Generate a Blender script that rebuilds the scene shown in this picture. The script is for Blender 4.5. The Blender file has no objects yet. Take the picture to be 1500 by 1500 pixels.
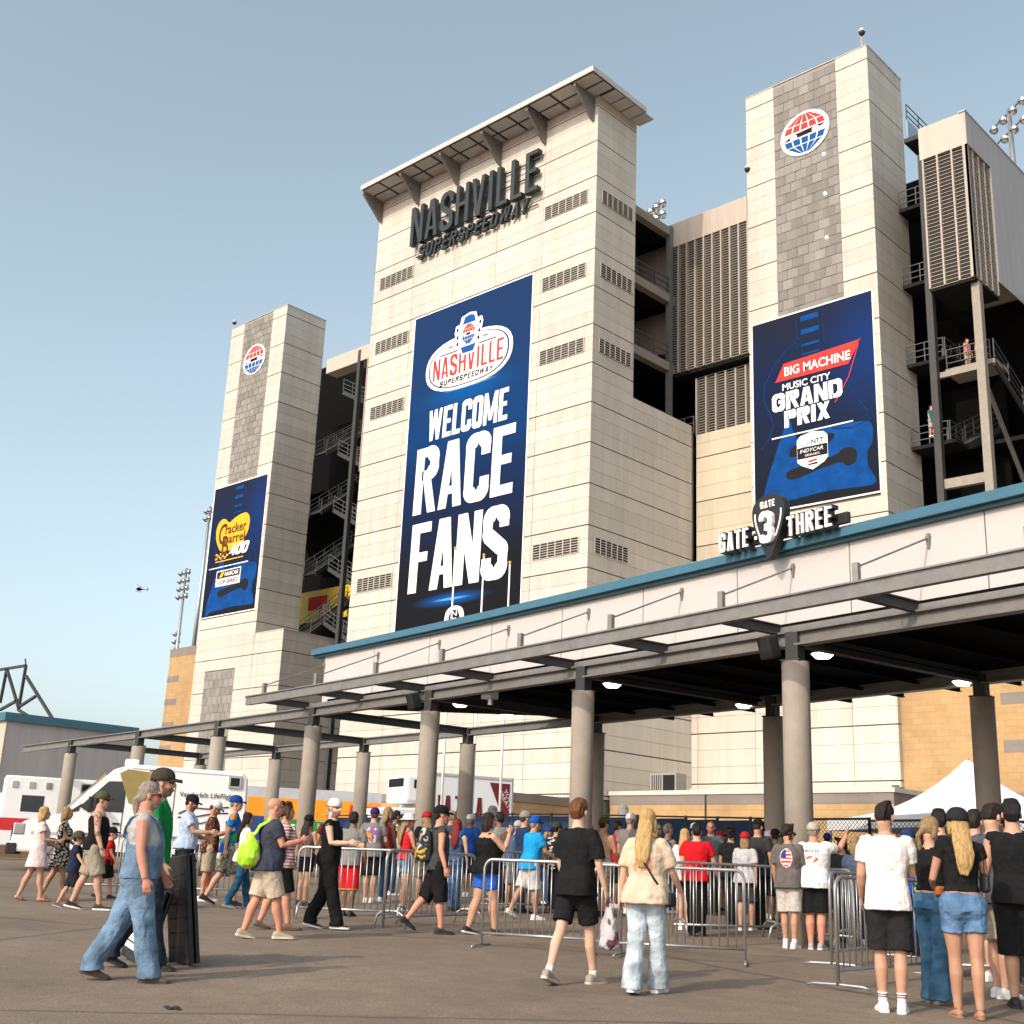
import bpy, bmesh, math, random
import numpy as np
from mathutils import Matrix, Vector, noise as mnoise
random.seed(7); np.random.seed(7)
scene = bpy.context.scene
COL = scene.collection
# ------------------------------------------------------------------ camera
CAM = np.array([0.0, 0.0, 1.4]); FPX = 1804.93
def cam_rot(a, b, c):
    ca, sa, cb, sb, cc, sc = math.cos(a), math.sin(a), math.cos(b), math.sin(b), math.cos(c), math.sin(c)
    fwd = np.array([sa*cb, ca*cb, sb]); right = np.array([ca, -sa, 0.]); up = np.cross(right, fwd)
    return np.array([cc*right + sc*up, -(-sc*right + cc*up), fwd])
YAW = math.radians(-43.6435)
RC = cam_rot(YAW, math.radians(16.1925), math.radians(2.3951))
cd = bpy.data.cameras.new('camera'); cam = bpy.data.objects.new('camera', cd); COL.objects.link(cam)
cd.sensor_width = 36; cd.lens = FPX/1500*36; cd.clip_end = 4000; cd.clip_start = .05
M = Matrix.Identity(4)
for i in range(3):
    M[i][0] = RC[0][i]; M[i][1] = -RC[1][i]; M[i][2] = -RC[2][i]; M[i][3] = CAM[i]
cam.matrix_world = M; scene.camera = cam
FWD = np.array([math.sin(YAW), math.cos(YAW)]); RGT = np.array([math.cos(YAW), -math.sin(YAW)])
# ------------------------------------------------------------------ sky, sun, exposure
SUN_EL = math.radians(33); sx, sy = .05, -1.0
n_ = math.hypot(sx, sy); sx /= n_; sy /= n_
world = bpy.data.worlds.new('World'); scene.world = world; world.use_nodes = True
wn = world.node_tree.nodes; wl = world.node_tree.links
bg = wn['Background']; sky = wn.new('ShaderNodeTexSky'); sky.sky_type = 'NISHITA'; sky.sun_disc = False
sky.sun_elevation = SUN_EL; sky.sun_rotation = math.atan2(sx, sy) % (2*math.pi)
sky.air_density = 1.0; sky.dust_density = 3.2; sky.ozone_density = 1.0; sky.altitude = 100
hs = wn.new('ShaderNodeHueSaturation'); hs.inputs['Hue'].default_value = .47; hs.inputs['Saturation'].default_value = .62; hs.inputs['Value'].default_value = 1.56
wl.new(sky.outputs[0], hs.inputs['Color']); wl.new(hs.outputs[0], bg.inputs['Color']); bg.inputs['Strength'].default_value = .15
sd = bpy.data.lights.new('sun', 'SUN'); sd.energy = 2.7; sd.angle = math.radians(.6); sd.color = (1, .875, .71)
sun = bpy.data.objects.new('sun', sd); COL.objects.link(sun)
S = Vector((sx*math.cos(SUN_EL), sy*math.cos(SUN_EL), math.sin(SUN_EL)))
sun.rotation_euler = S.to_track_quat('Z', 'Y').to_euler(); sun.location = (-60, -60, 80)
scene.view_settings.view_transform = 'Standard'; scene.view_settings.look = 'None'
scene.view_settings.exposure = 0.06; scene.view_settings.gamma = 1.0
# ------------------------------------------------------------------ pixel helpers (1500 px photograph)
def ray(x, y): return RC.T @ np.array([(x-750)/FPX, (y-750)/FPX, 1.])
def onY(x, y, Y): d = ray(x, y); return CAM + d*(Y/d[1])
def onX(x, y, X): d = ray(x, y); return CAM + d*(X/d[0])
def onZ(x, y, z): d = ray(x, y); return CAM + d*((z-1.4)/d[2])
SLOPE = .027
def onG(x, y):
    d = ray(x, y); return CAM + d*(-1.4/(d[2]-SLOPE*(d[0]*FWD[0]+d[1]*FWD[1])))
def ground_z(x, y):
    d = x*FWD[0]+y*FWD[1]
    return SLOPE*min(d, 38) if d > -40 else SLOPE*-40
def proj(p):
    q = RC @ (np.array(p, float)-CAM); return q[0]/q[2]*FPX+750, q[1]/q[2]*FPX+750
# ------------------------------------------------------------------ materials
MATS = {}
def newmat(name):
    m = bpy.data.materials.new(name); m.use_nodes = True; MATS[name] = m
    return m, m.node_tree.nodes, m.node_tree.links, m.node_tree.nodes['Principled BSDF']
def mat(name, col, rough=.7, metal=0, var=.12, scale=3.0, bump=0, bscale=40, stretch=(1, 1, 1), spec=.4, dirt=0, dirtcol=(.12, .1, .08), dscale=.6):
    m, N, L, B = newmat(name)
    tc = N.new('ShaderNodeTexCoord'); mp = N.new('ShaderNodeMapping'); mp.inputs['Scale'].default_value = stretch
    L.new(tc.outputs['Object'], mp.inputs[0])
    nz = N.new('ShaderNodeTexNoise'); nz.inputs['Scale'].default_value = scale; nz.inputs['Detail'].default_value = 6; nz.inputs['Roughness'].default_value = .65
    L.new(mp.outputs[0], nz.inputs['Vector'])
    oi = N.new('ShaderNodeObjectInfo')
    mr = N.new('ShaderNodeMapRange'); mr.inputs[1].default_value = .25; mr.inputs[2].default_value = .75
    mr.inputs[3].default_value = 1-var; mr.inputs[4].default_value = 1+var
    L.new(nz.outputs[0], mr.inputs[0])
    mx = N.new('ShaderNodeMix'); mx.data_type = 'RGBA'; mx.blend_type = 'MULTIPLY'; mx.inputs[0].default_value = 1
    mx.inputs[6].default_value = (*col, 1); L.new(mr.outputs[0], mx.inputs[7])
    out = mx.outputs[2]
    if dirt:
        n2 = N.new('ShaderNodeTexNoise'); n2.inputs['Scale'].default_value = dscale; n2.inputs['Detail'].default_value = 8; n2.inputs['Roughness'].default_value = .7
        L.new(mp.outputs[0], n2.inputs['Vector'])
        r2 = N.new('ShaderNodeMapRange'); r2.inputs[1].default_value = .5; r2.inputs[2].default_value = .78; r2.inputs[3].default_value = 0; r2.inputs[4].default_value = dirt
        L.new(n2.outputs[0], r2.inputs[0])
        m2 = N.new('ShaderNodeMix'); m2.data_type = 'RGBA'; L.new(r2.outputs[0], m2.inputs[0]); L.new(out, m2.inputs[6]); m2.inputs[7].default_value = (*dirtcol, 1)
        out = m2.outputs[2]
    L.new(out, B.inputs['Base Color'])
    B.inputs['Roughness'].default_value = rough; B.inputs['Metallic'].default_value = metal
    B.inputs['Specular IOR Level'].default_value = spec
    if bump:
        nb = N.new('ShaderNodeTexNoise'); nb.inputs['Scale'].default_value = bscale; nb.inputs['Detail'].default_value = 5
        L.new(mp.outputs[0], nb.inputs['Vector'])
        bp = N.new('ShaderNodeBump'); bp.inputs['Strength'].default_value = bump; bp.inputs['Distance'].default_value = .02
        L.new(nb.outputs[0], bp.inputs['Height']); L.new(bp.outputs[0], B.inputs['Normal'])
    return m
def attr_mat(name, rough=.8, spec=.3, nscale=14, var=.1, bump=0, bscale=60, stretch=(1, 1, 1), sss=0):
    m, N, L, B = newmat(name)
    at = N.new('ShaderNodeAttribute'); at.attribute_name = 'Col'
    tc = N.new('ShaderNodeTexCoord'); mp = N.new('ShaderNodeMapping'); mp.inputs['Scale'].default_value = stretch
    L.new(tc.outputs['Object'], mp.inputs[0])
    nz = N.new('ShaderNodeTexNoise'); nz.inputs['Scale'].default_value = nscale; nz.inputs['Detail'].default_value = 5
    L.new(mp.outputs[0], nz.inputs['Vector'])
    mr = N.new('ShaderNodeMapRange'); mr.inputs[1].default_value = .25; mr.inputs[2].default_value = .75; mr.inputs[3].default_value = 1-var; mr.inputs[4].default_value = 1+var
    L.new(nz.outputs[0], mr.inputs[0])
    mx = N.new('ShaderNodeMix'); mx.data_type = 'RGBA'; mx.blend_type = 'MULTIPLY'; mx.inputs[0].default_value = 1
    L.new(at.outputs['Color'], mx.inputs[6]); L.new(mr.outputs[0], mx.inputs[7]); L.new(mx.outputs[2], B.inputs['Base Color'])
    B.inputs['Roughness'].default_value = rough; B.inputs['Specular IOR Level'].default_value = spec
    if bump:
        nb = N.new('ShaderNodeTexNoise'); nb.inputs['Scale'].default_value = bscale; nb.inputs['Detail'].default_value = 4
        L.new(mp.outputs[0], nb.inputs['Vector'])
        bp = N.new('ShaderNodeBump'); bp.inputs['Strength'].default_value = bump; bp.inputs['Distance'].default_value = .02
        L.new(nb.outputs[0], bp.inputs['Height']); L.new(bp.outputs[0], B.inputs['Normal'])
    if sss:
        B.inputs['Subsurface Weight'].default_value = sss; B.inputs['Subsurface Radius'].default_value = (.02, .008, .004)
    return m
def panel_mat(name, col, var, rough=.65):
    # painted precast panels: tone differs a little from panel to panel, faint vertical rain streaks
    m, N, L, B = newmat(name)
    oi = N.new('ShaderNodeObjectInfo'); tc = N.new('ShaderNodeTexCoord')
    ge = N.new('ShaderNodeNewGeometry')
    mp = N.new('ShaderNodeMapping'); mp.inputs['Scale'].default_value = (1.6, 1.6, .12); L.new(ge.outputs['Position'], mp.inputs[0])
    nz = N.new('ShaderNodeTexNoise'); nz.inputs['Scale'].default_value = 1.0; nz.inputs['Detail'].default_value = 7; nz.inputs['Roughness'].default_value = .7; L.new(mp.outputs[0], nz.inputs['Vector'])
    r1 = N.new('ShaderNodeMapRange'); r1.inputs[3].default_value = 1-var; r1.inputs[4].default_value = 1+var; L.new(oi.outputs['Random'], r1.inputs[0])
    r2 = N.new('ShaderNodeMapRange'); r2.inputs[1].default_value = .3; r2.inputs[2].default_value = .75; r2.inputs[3].default_value = 1.06; r2.inputs[4].default_value = .80; L.new(nz.outputs[0], r2.inputs[0])
    mu = N.new('ShaderNodeMath'); mu.operation = 'MULTIPLY'; L.new(r1.outputs[0], mu.inputs[0]); L.new(r2.outputs[0], mu.inputs[1])
    mx = N.new('ShaderNodeMix'); mx.data_type = 'RGBA'; mx.blend_type = 'MULTIPLY'; mx.inputs[0].default_value = 1
    mx.inputs[6].default_value = (*col, 1); L.new(mu.outputs[0], mx.inputs[7]); L.new(mx.outputs[2], B.inputs['Base Color'])
    B.inputs['Roughness'].default_value = rough; B.inputs['Specular IOR Level'].default_value = .25
    return m
panel_mat('panel', (.545, .505, .435), .06)
panel_mat('panel_warm', (.53, .465, .35), .065)
panel_mat('wall_plain', (.50, .43, .36), .0)
panel_mat('wall_grey', (.42, .40, .39), .0)
panel_mat('block', (.25, .235, .212), .18, .9)
mat('joint', (.16, .14, .11), .9, var=.2)
mat('block_joint', (.29, .272, .245), .9)
mat('white_fascia', (.475, .455, .435), .6, var=.05, scale=1.2, stretch=(1, 1, .3), dirt=.12, dscale=1.2, dirtcol=(.3, .26, .22))
mat('teal', (.045, .135, .195), .45, var=.08)
mat('teal_dark', (.03, .09, .12), .5)
mat('steel', (.215, .205, .19), .5, .35, var=.18, scale=4, dirt=.25, dirtcol=(.1, .07, .05))
mat('steel_dark', (.042, .042, .041), .65, .1, var=.15)
mat('galv', (.42, .42, .41), .38, .75, var=.15, scale=8)
mat('rail_shade', (.085, .085, .083), .6, .1)  # galvanised grey darkened, the shade around the stairs is put into it
mat('concrete', (.29, .255, .21), .85, var=.12, scale=3, bump=.25, bscale=30, dirt=.35, dirtcol=(.22, .18, .14), dscale=1.3)
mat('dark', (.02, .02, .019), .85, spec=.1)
mat('deep_shade', (.006, .006, .006), .95, spec=.05)  # near-black: shade under roof and seating is put into the colour
mat('louver', (.36, .315, .265), .55, var=.06)
mat('louver_back', (.03, .028, .025), .9)
mat('letter_dark', (.022, .03, .034), .5, var=.15)
mat('letter_white', (.82, .80, .77), .55, var=.03)
mat('print_white', (.80, .78, .76), .75, spec=.08, var=.02)
mat('print_red', (.62, .05, .045), .75, spec=.08, var=.03)
mat('print_blue', (.01, .085, .27), .75, spec=.08, var=.05)
mat('print_navy', (.008, .03, .11), .75, spec=.08)
mat('print_black', (.016, .016, .018), .75, spec=.08)
mat('print_gold', (.80, .40, .03), .75, spec=.08)
mat('print_brown', (.10, .035, .015), .75, spec=.08)
mat('guitar_blue', (.004, .055, .22), .75, spec=.08, var=.35, scale=1.3)
mat('guitar_line', (.004, .03, .12), .75, spec=.08, var=.3)
mat('black_paint', (.015, .015, .016), .45)
mat('rubber', (.02, .02, .02), .8)
mat('van_white', (.78, .78, .77), .25, var=.02, spec=.5)
mat('van_grey', (.45, .46, .48), .3)
mat('red_paint', (.55, .03, .03), .3)
mat('orange_paint', (.85, .30, .02), .35, var=.15, scale=1)
mat('green_paint', (.05, .22, .03), .4, var=.3, scale=3)
mat('blue_paint', (.02, .06, .2), .4)
mat('chrome', (.6, .6, .6), .15, 1)
mat('glass', (.02, .025, .03), .06, var=0, spec=.8)
mat('screen_blue', (.012, .035, .085), .8, var=.2, scale=2)
mat('screen_pale', (.30, .42, .55), .7, var=.1)
mat('tent_white', (.86, .86, .87), .5, var=.02)
mat('yellow_sign', (.8, .55, .02), .5)
mat('gold_paint', (.28, .22, .07), .4)
mat('maroon', (.16, .012, .02), .45)
mat('ac_grey', (.27, .25, .23), .6)
mat('speaker_black', (.02, .02, .02), .6)
def brick_mat(name, c1, c2, mortar, sc=1.0):
    m, N, L, B = newmat(name)
    ge = N.new('ShaderNodeNewGeometry'); sp = N.new('ShaderNodeSeparateXYZ'); L.new(ge.outputs['Position'], sp.inputs[0])
    ad = N.new('ShaderNodeMath'); ad.operation = 'ADD'; L.new(sp.outputs[0], ad.inputs[0]); L.new(sp.outputs[1], ad.inputs[1])
    cb = N.new('ShaderNodeCombineXYZ'); L.new(ad.outputs[0], cb.inputs[0]); L.new(sp.outputs[2], cb.inputs[1])
    br = N.new('ShaderNodeTexBrick'); br.inputs['Scale'].default_value = sc; br.inputs['Color1'].default_value = (*c1, 1); br.inputs['Color2'].default_value = (*c2, 1); br.inputs['Mortar'].default_value = (*mortar, 1)
    br.inputs['Mortar Size'].default_value = .012; br.inputs['Brick Width'].default_value = .6; br.inputs['Row Height'].default_value = .3; br.inputs['Bias'].default_value = -.3
    L.new(cb.outputs[0], br.inputs['Vector'])
    nz = N.new('ShaderNodeTexNoise'); nz.inputs['Scale'].default_value = .35; nz.inputs['Detail'].default_value = 8; nz.inputs['Roughness'].default_value = .7; L.new(ge.outputs['Position'], nz.inputs['Vector'])
    r2 = N.new('ShaderNodeMapRange'); r2.inputs[1].default_value = .3; r2.inputs[2].default_value = .75; r2.inputs[3].default_value = 1.12; r2.inputs[4].default_value = .72; L.new(nz.outputs[0], r2.inputs[0])
    mx = N.new('ShaderNodeMix'); mx.data_type = 'RGBA'; mx.blend_type = 'MULTIPLY'; mx.inputs[0].default_value = 1
    L.new(br.outputs[0], mx.inputs[6]); L.new(r2.outputs[0], mx.inputs[7]); L.new(mx.outputs[2], B.inputs['Base Color'])
    B.inputs['Roughness'].default_value = .9
    bp = N.new('ShaderNodeBump'); bp.inputs['Strength'].default_value = .4; bp.inputs['Distance'].default_value = .02; bp.invert = True
    L.new(br.outputs['Fac'], bp.inputs['Height']); L.new(bp.outputs[0], B.inputs['Normal'])
    return m
brick_mat('brick', (.44, .285, .13), (.385, .24, .105), (.34, .235, .135))
brick_mat('brick_grey', (.22, .19, .165), (.20, .17, .15), (.2, .18, .15))
def asphalt():
    m, N, L, B = newmat('asphalt')
    ge = N.new('ShaderNodeNewGeometry')
    a = N.new('ShaderNodeTexNoise'); a.inputs['Scale'].default_value = .22; a.inputs['Detail'].default_value = 9; a.inputs['Roughness'].default_value = .68; L.new(ge.outputs['Position'], a.inputs['Vector'])
    b = N.new('ShaderNodeTexNoise'); b.inputs['Scale'].default_value = 55; b.inputs['Detail'].default_value = 4; L.new(ge.outputs['Position'], b.inputs['Vector'])
    cr = N.new('ShaderNodeValToRGB'); cr.color_ramp.elements[0].position = .3; cr.color_ramp.elements[0].color = (.128, .098, .072, 1); cr.color_ramp.elements[1].position = .72; cr.color_ramp.elements[1].color = (.235, .182, .134, 1)
    L.new(a.outputs[0], cr.inputs[0])
    mr = N.new('ShaderNodeMapRange'); mr.inputs[1].default_value = .3; mr.inputs[2].default_value = .7; mr.inputs[3].default_value = .62; mr.inputs[4].default_value = 1.38; L.new(b.outputs[0], mr.inputs[0])
    mx = N.new('ShaderNodeMix'); mx.data_type = 'RGBA'; mx.blend_type = 'MULTIPLY'; mx.inputs[0].default_value = 1; L.new(cr.outputs[0], mx.inputs[6]); L.new(mr.outputs[0], mx.inputs[7])
    a2 = N.new('ShaderNodeTexNoise'); a2.inputs['Scale'].default_value = 2.6; a2.inputs['Detail'].default_value = 8; a2.inputs['Roughness'].default_value = .75; L.new(ge.outputs['Position'], a2.inputs['Vector'])
    ra = N.new('ShaderNodeMapRange'); ra.inputs[1].default_value = .3; ra.inputs[2].default_value = .7; ra.inputs[3].default_value = .82; ra.inputs[4].default_value = 1.16; L.new(a2.outputs[0], ra.inputs[0])
    mm = N.new('ShaderNodeMix'); mm.data_type = 'RGBA'; mm.blend_type = 'MULTIPLY'; mm.inputs[0].default_value = 1; L.new(mx.outputs[2], mm.inputs[6]); L.new(ra.outputs[0], mm.inputs[7]); mx = mm
    # oil spots and gum
    v = N.new('ShaderNodeTexVoronoi'); v.inputs['Scale'].default_value = 1.3; L.new(ge.outputs['Position'], v.inputs['Vector'])
    n3 = N.new('ShaderNodeTexNoise'); n3.inputs['Scale'].default_value = 4; L.new(ge.outputs['Position'], n3.inputs['Vector'])
    ad = N.new('ShaderNodeMath'); ad.operation = 'MULTIPLY_ADD'; ad.inputs[1].default_value = .25; L.new(n3.outputs[0], ad.inputs[0]); L.new(v.outputs['Distance'], ad.inputs[2])
    r3 = N.new('ShaderNodeMapRange'); r3.inputs[1].default_value = .14; r3.inputs[2].default_value = .2; r3.inputs[3].default_value = .6; r3.inputs[4].default_value = 0; L.new(ad.outputs[0], r3.inputs[0])
    m2 = N.new('ShaderNodeMix'); m2.data_type = 'RGBA'; L.new(r3.outputs[0], m2.inputs[0]); L.new(mx.outputs[2], m2.inputs[6]); m2.inputs[7].default_value = (.05, .042, .036, 1)
    # long crack lines
    v2 = N.new('ShaderNodeTexVoronoi'); v2.feature = 'DISTANCE_TO_EDGE'; v2.inputs['Scale'].default_value = .16
    n4 = N.new('ShaderNodeTexNoise'); n4.inputs['Scale'].default_value = 1.1; n4.inputs['Detail'].default_value = 6; L.new(ge.outputs['Position'], n4.inputs['Vector'])
    va = N.new('ShaderNodeMix'); va.data_type = 'VECTOR'; va.inputs[0].default_value = .16; L.new(ge.outputs['Position'], va.inputs[4]); L.new(n4.outputs['Color'], va.inputs[5])
    L.new(va.outputs[1], v2.inputs['Vector'])
    r4 = N.new('ShaderNodeMapRange'); r4.inputs[1].default_value = .0; r4.inputs[2].default_value = .009; r4.inputs[3].default_value = .7; r4.inputs[4].default_value = 0; L.new(v2.outputs['Distance'], r4.inputs[0])
    m3 = N.new('ShaderNodeMix'); m3.data_type = 'RGBA'; L.new(r4.outputs[0], m3.inputs[0]); L.new(m2.outputs[2], m3.inputs[6]); m3.inputs[7].default_value = (.05, .043, .037, 1)
    L.new(m3.outputs[2], B.inputs['Base Color']); B.inputs['Roughness'].default_value = .82; B.inputs['Specular IOR Level'].default_value = .3
    bp = N.new('ShaderNodeBump'); bp.inputs['Strength'].default_value = .35; bp.inputs['Distance'].default_value = .01; L.new(b.outputs[0], bp.inputs['Height']); L.new(bp.outputs[0], B.inputs['Normal'])
asphalt()
def emit(name, col, s):
    m, N, L, B = newmat(name); B.inputs['Emission Color'].default_value = (*col, 1); B.inputs['Emission Strength'].default_value = s; B.inputs['Base Color'].default_value = (*col, 1)
emit('lamp', (1, .9, .75), 6)
attr_mat('skin', .55, .35, 9, .10, sss=.08)
attr_mat('cloth', .95, .06, 11, .16, bump=.9, bscale=20)
attr_mat('hair', .6, .2, 130, .4, bump=.6, bscale=150, stretch=(1, 1, .10))
attr_mat('shoe', .6, .35, 14, .1)
# ------------------------------------------------------------------ mesh helpers
def link(name, me, m, parent=None, smooth=False):
    o = bpy.data.objects.new(name, me); COL.objects.link(o)
    if m is not None and len(me.materials) == 0: me.materials.append(MATS[m] if isinstance(m, str) else m)
    if parent is not None:
        o.parent = parent
        if parent in WP: o.matrix_parent_inverse = Matrix.Translation(-Vector(parent.location))
    if smooth: me.shade_smooth()
    return o
WP = set()      # things whose parts are written in world coordinates
class MB:
    def __init__(s): s.v = []; s.f = []
    def add(s, vs, fs):
        k = len(s.v); s.v += [tuple(map(float, p)) for p in vs]; s.f += [tuple(i+k for i in q) for q in fs]; return s
    def box(s, x0, x1, y0, y1, z0, z1):
        return s.add([(x0, y0, z0), (x1, y0, z0), (x1, y1, z0), (x0, y1, z0), (x0, y0, z1), (x1, y0, z1), (x1, y1, z1), (x0, y1, z1)],
                     [(0, 3, 2, 1), (4, 5, 6, 7), (0, 1, 5, 4), (1, 2, 6, 5), (2, 3, 7, 6), (3, 0, 4, 7)])
    def bar(s, a, b, w, h=None, up=(0, 0, 1)):
        # rectangular bar from a to b: w across, h along 'up'
        h = h or w; a = Vector(a); b = Vector(b); d = (b-a).normalized(); u = Vector(up)
        if abs(d.dot(u)) > .95: u = Vector((0, 1, 0))
        r = d.cross(u).normalized(); u = r.cross(d).normalized()
        vs = [p+r*i*w/2+u*j*h/2 for p in (a, b) for i, j in ((-1, -1), (1, -1), (1, 1), (-1, 1))]
        return s.add(vs, [(3, 2, 1, 0), (4, 5, 6, 7), (0, 1, 5, 4), (1, 2, 6, 5), (2, 3, 7, 6), (3, 0, 4, 7)])
    def ibeam(s, a, b, w, h, t=.02):
        a = Vector(a); b = Vector(b); z = Vector((0, 0, 1))
        s.bar(a+z*(h/2-t/2), b+z*(h/2-t/2), w, t); s.bar(a-z*(h/2-t/2), b-z*(h/2-t/2), w, t); s.bar(a, b, t*1.2, h-2*t)
        return s
    def tube(s, pts, r, n=8, cap=True):
        pts = [Vector(p) for p in pts]; rs = r if isinstance(r, (list, tuple)) else [r]*len(pts); k = len(s.v); prev = None
        for i, p in enumerate(pts):
            d = (pts[min(i+1, len(pts)-1)]-pts[max(i-1, 0)]).normalized()
            if prev is None: u = Vector((0, 0, 1)) if abs(d.z) < .9 else Vector((0, 1, 0))
            else: u = prev
            x = d.cross(u).normalized(); u = x.cross(d).normalized(); prev = u
            for j in range(n):
                a = 2*math.pi*j/n; s.v.append(tuple(p+(x*math.cos(a)+u*math.sin(a))*rs[i]))
        for i in range(len(pts)-1):
            for j in range(n):
                s.f.append((k+i*n+j, k+i*n+(j+1) % n, k+(i+1)*n+(j+1) % n, k+(i+1)*n+j))
        if cap:
            s.f.append(tuple(k+j for j in range(n-1, -1, -1))); s.f.append(tuple(k+(len(pts)-1)*n+j for j in range(n)))
        return s
    def rings(s, rr, n=16, cap=True):
        # rr: list of ring vertex lists with n points each
        k = len(s.v)
        for r in rr: s.v += [tuple(map(float, p)) for p in r]
        for i in range(len(rr)-1):
            for j in range(n): s.f.append((k+i*n+j, k+i*n+(j+1) % n, k+(i+1)*n+(j+1) % n, k+(i+1)*n+j))
        if cap:
            s.f.append(tuple(k+j for j in range(n-1, -1, -1))); s.f.append(tuple(k+(len(rr)-1)*n+j for j in range(n)))
        return s
    def ball(s, c, r, n=12, m=8):
        c = np.array(c, float); r = np.array([r]*3 if np.isscalar(r) else r, float); rr = []
        for i in range(1, m):
            t = math.pi*i/m; rr.append([c+r*np.array((math.sin(t)*math.cos(2*math.pi*j/n), math.sin(t)*math.sin(2*math.pi*j/n), -math.cos(t))) for j in range(n)])
        return s.rings(rr, n)
    def prism(s, poly, d0, d1, fr):
        # polygon (u,v) list extruded from depth d0 to d1 in frame fr(u,v,d)->xyz
        n = len(poly)
        return s.add([fr(u, v, d0) for u, v in poly]+[fr(u, v, d1) for u, v in poly],
                     [tuple(range(n)), tuple(range(2*n-1, n-1, -1))]+[(i, i+n, (i+1) % n+n, (i+1) % n) for i in range(n)])
    def mesh(s, name):
        me = bpy.data.meshes.new(name); me.from_pydata(s.v, [], s.f); me.update(); return me
    def build(s, name, m, parent=None, smooth=False, bevel=0):
        me = s.mesh(name)
        if bevel:
            bm = bmesh.new(); bm.from_mesh(me); bmesh.ops.bevel(bm, geom=[e for e in bm.edges if e.calc_face_angle(0) > .6], offset=bevel, segments=2, affect='EDGES', profile=.6); bm.to_mesh(me); bm.free()
        return link(name, me, m, parent, smooth)
def fixn(o):
    bm = bmesh.new(); bm.from_mesh(o.data); bmesh.ops.recalc_face_normals(bm, faces=bm.faces); bm.to_mesh(o.data); bm.free(); return o
def tag(o, label=None, cat=None, group=None, kind=None):
    if label: o['label'] = label
    if cat: o['category'] = cat
    if group: o['group'] = group
    if kind: o['kind'] = kind
    return o
def thing(name, loc, label, cat, group=None, rz=0):
    o = bpy.data.objects.new(name, None); COL.objects.link(o); o.location = loc; o.rotation_euler = (0, 0, rz); o.empty_display_size = .3
    return tag(o, label, cat, group)
def wthing(*a, **k):
    o = thing(*a, **k); WP.add(o); return o
# a front frame: u along +X, v up, d towards the viewer (-Y)
def FF(Y): return lambda u, v, d: (u, Y-d, v)
# a side frame: u along +Y, v up, d towards +X
def FX(X): return lambda u, v, d: (X+d, u, v)
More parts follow.
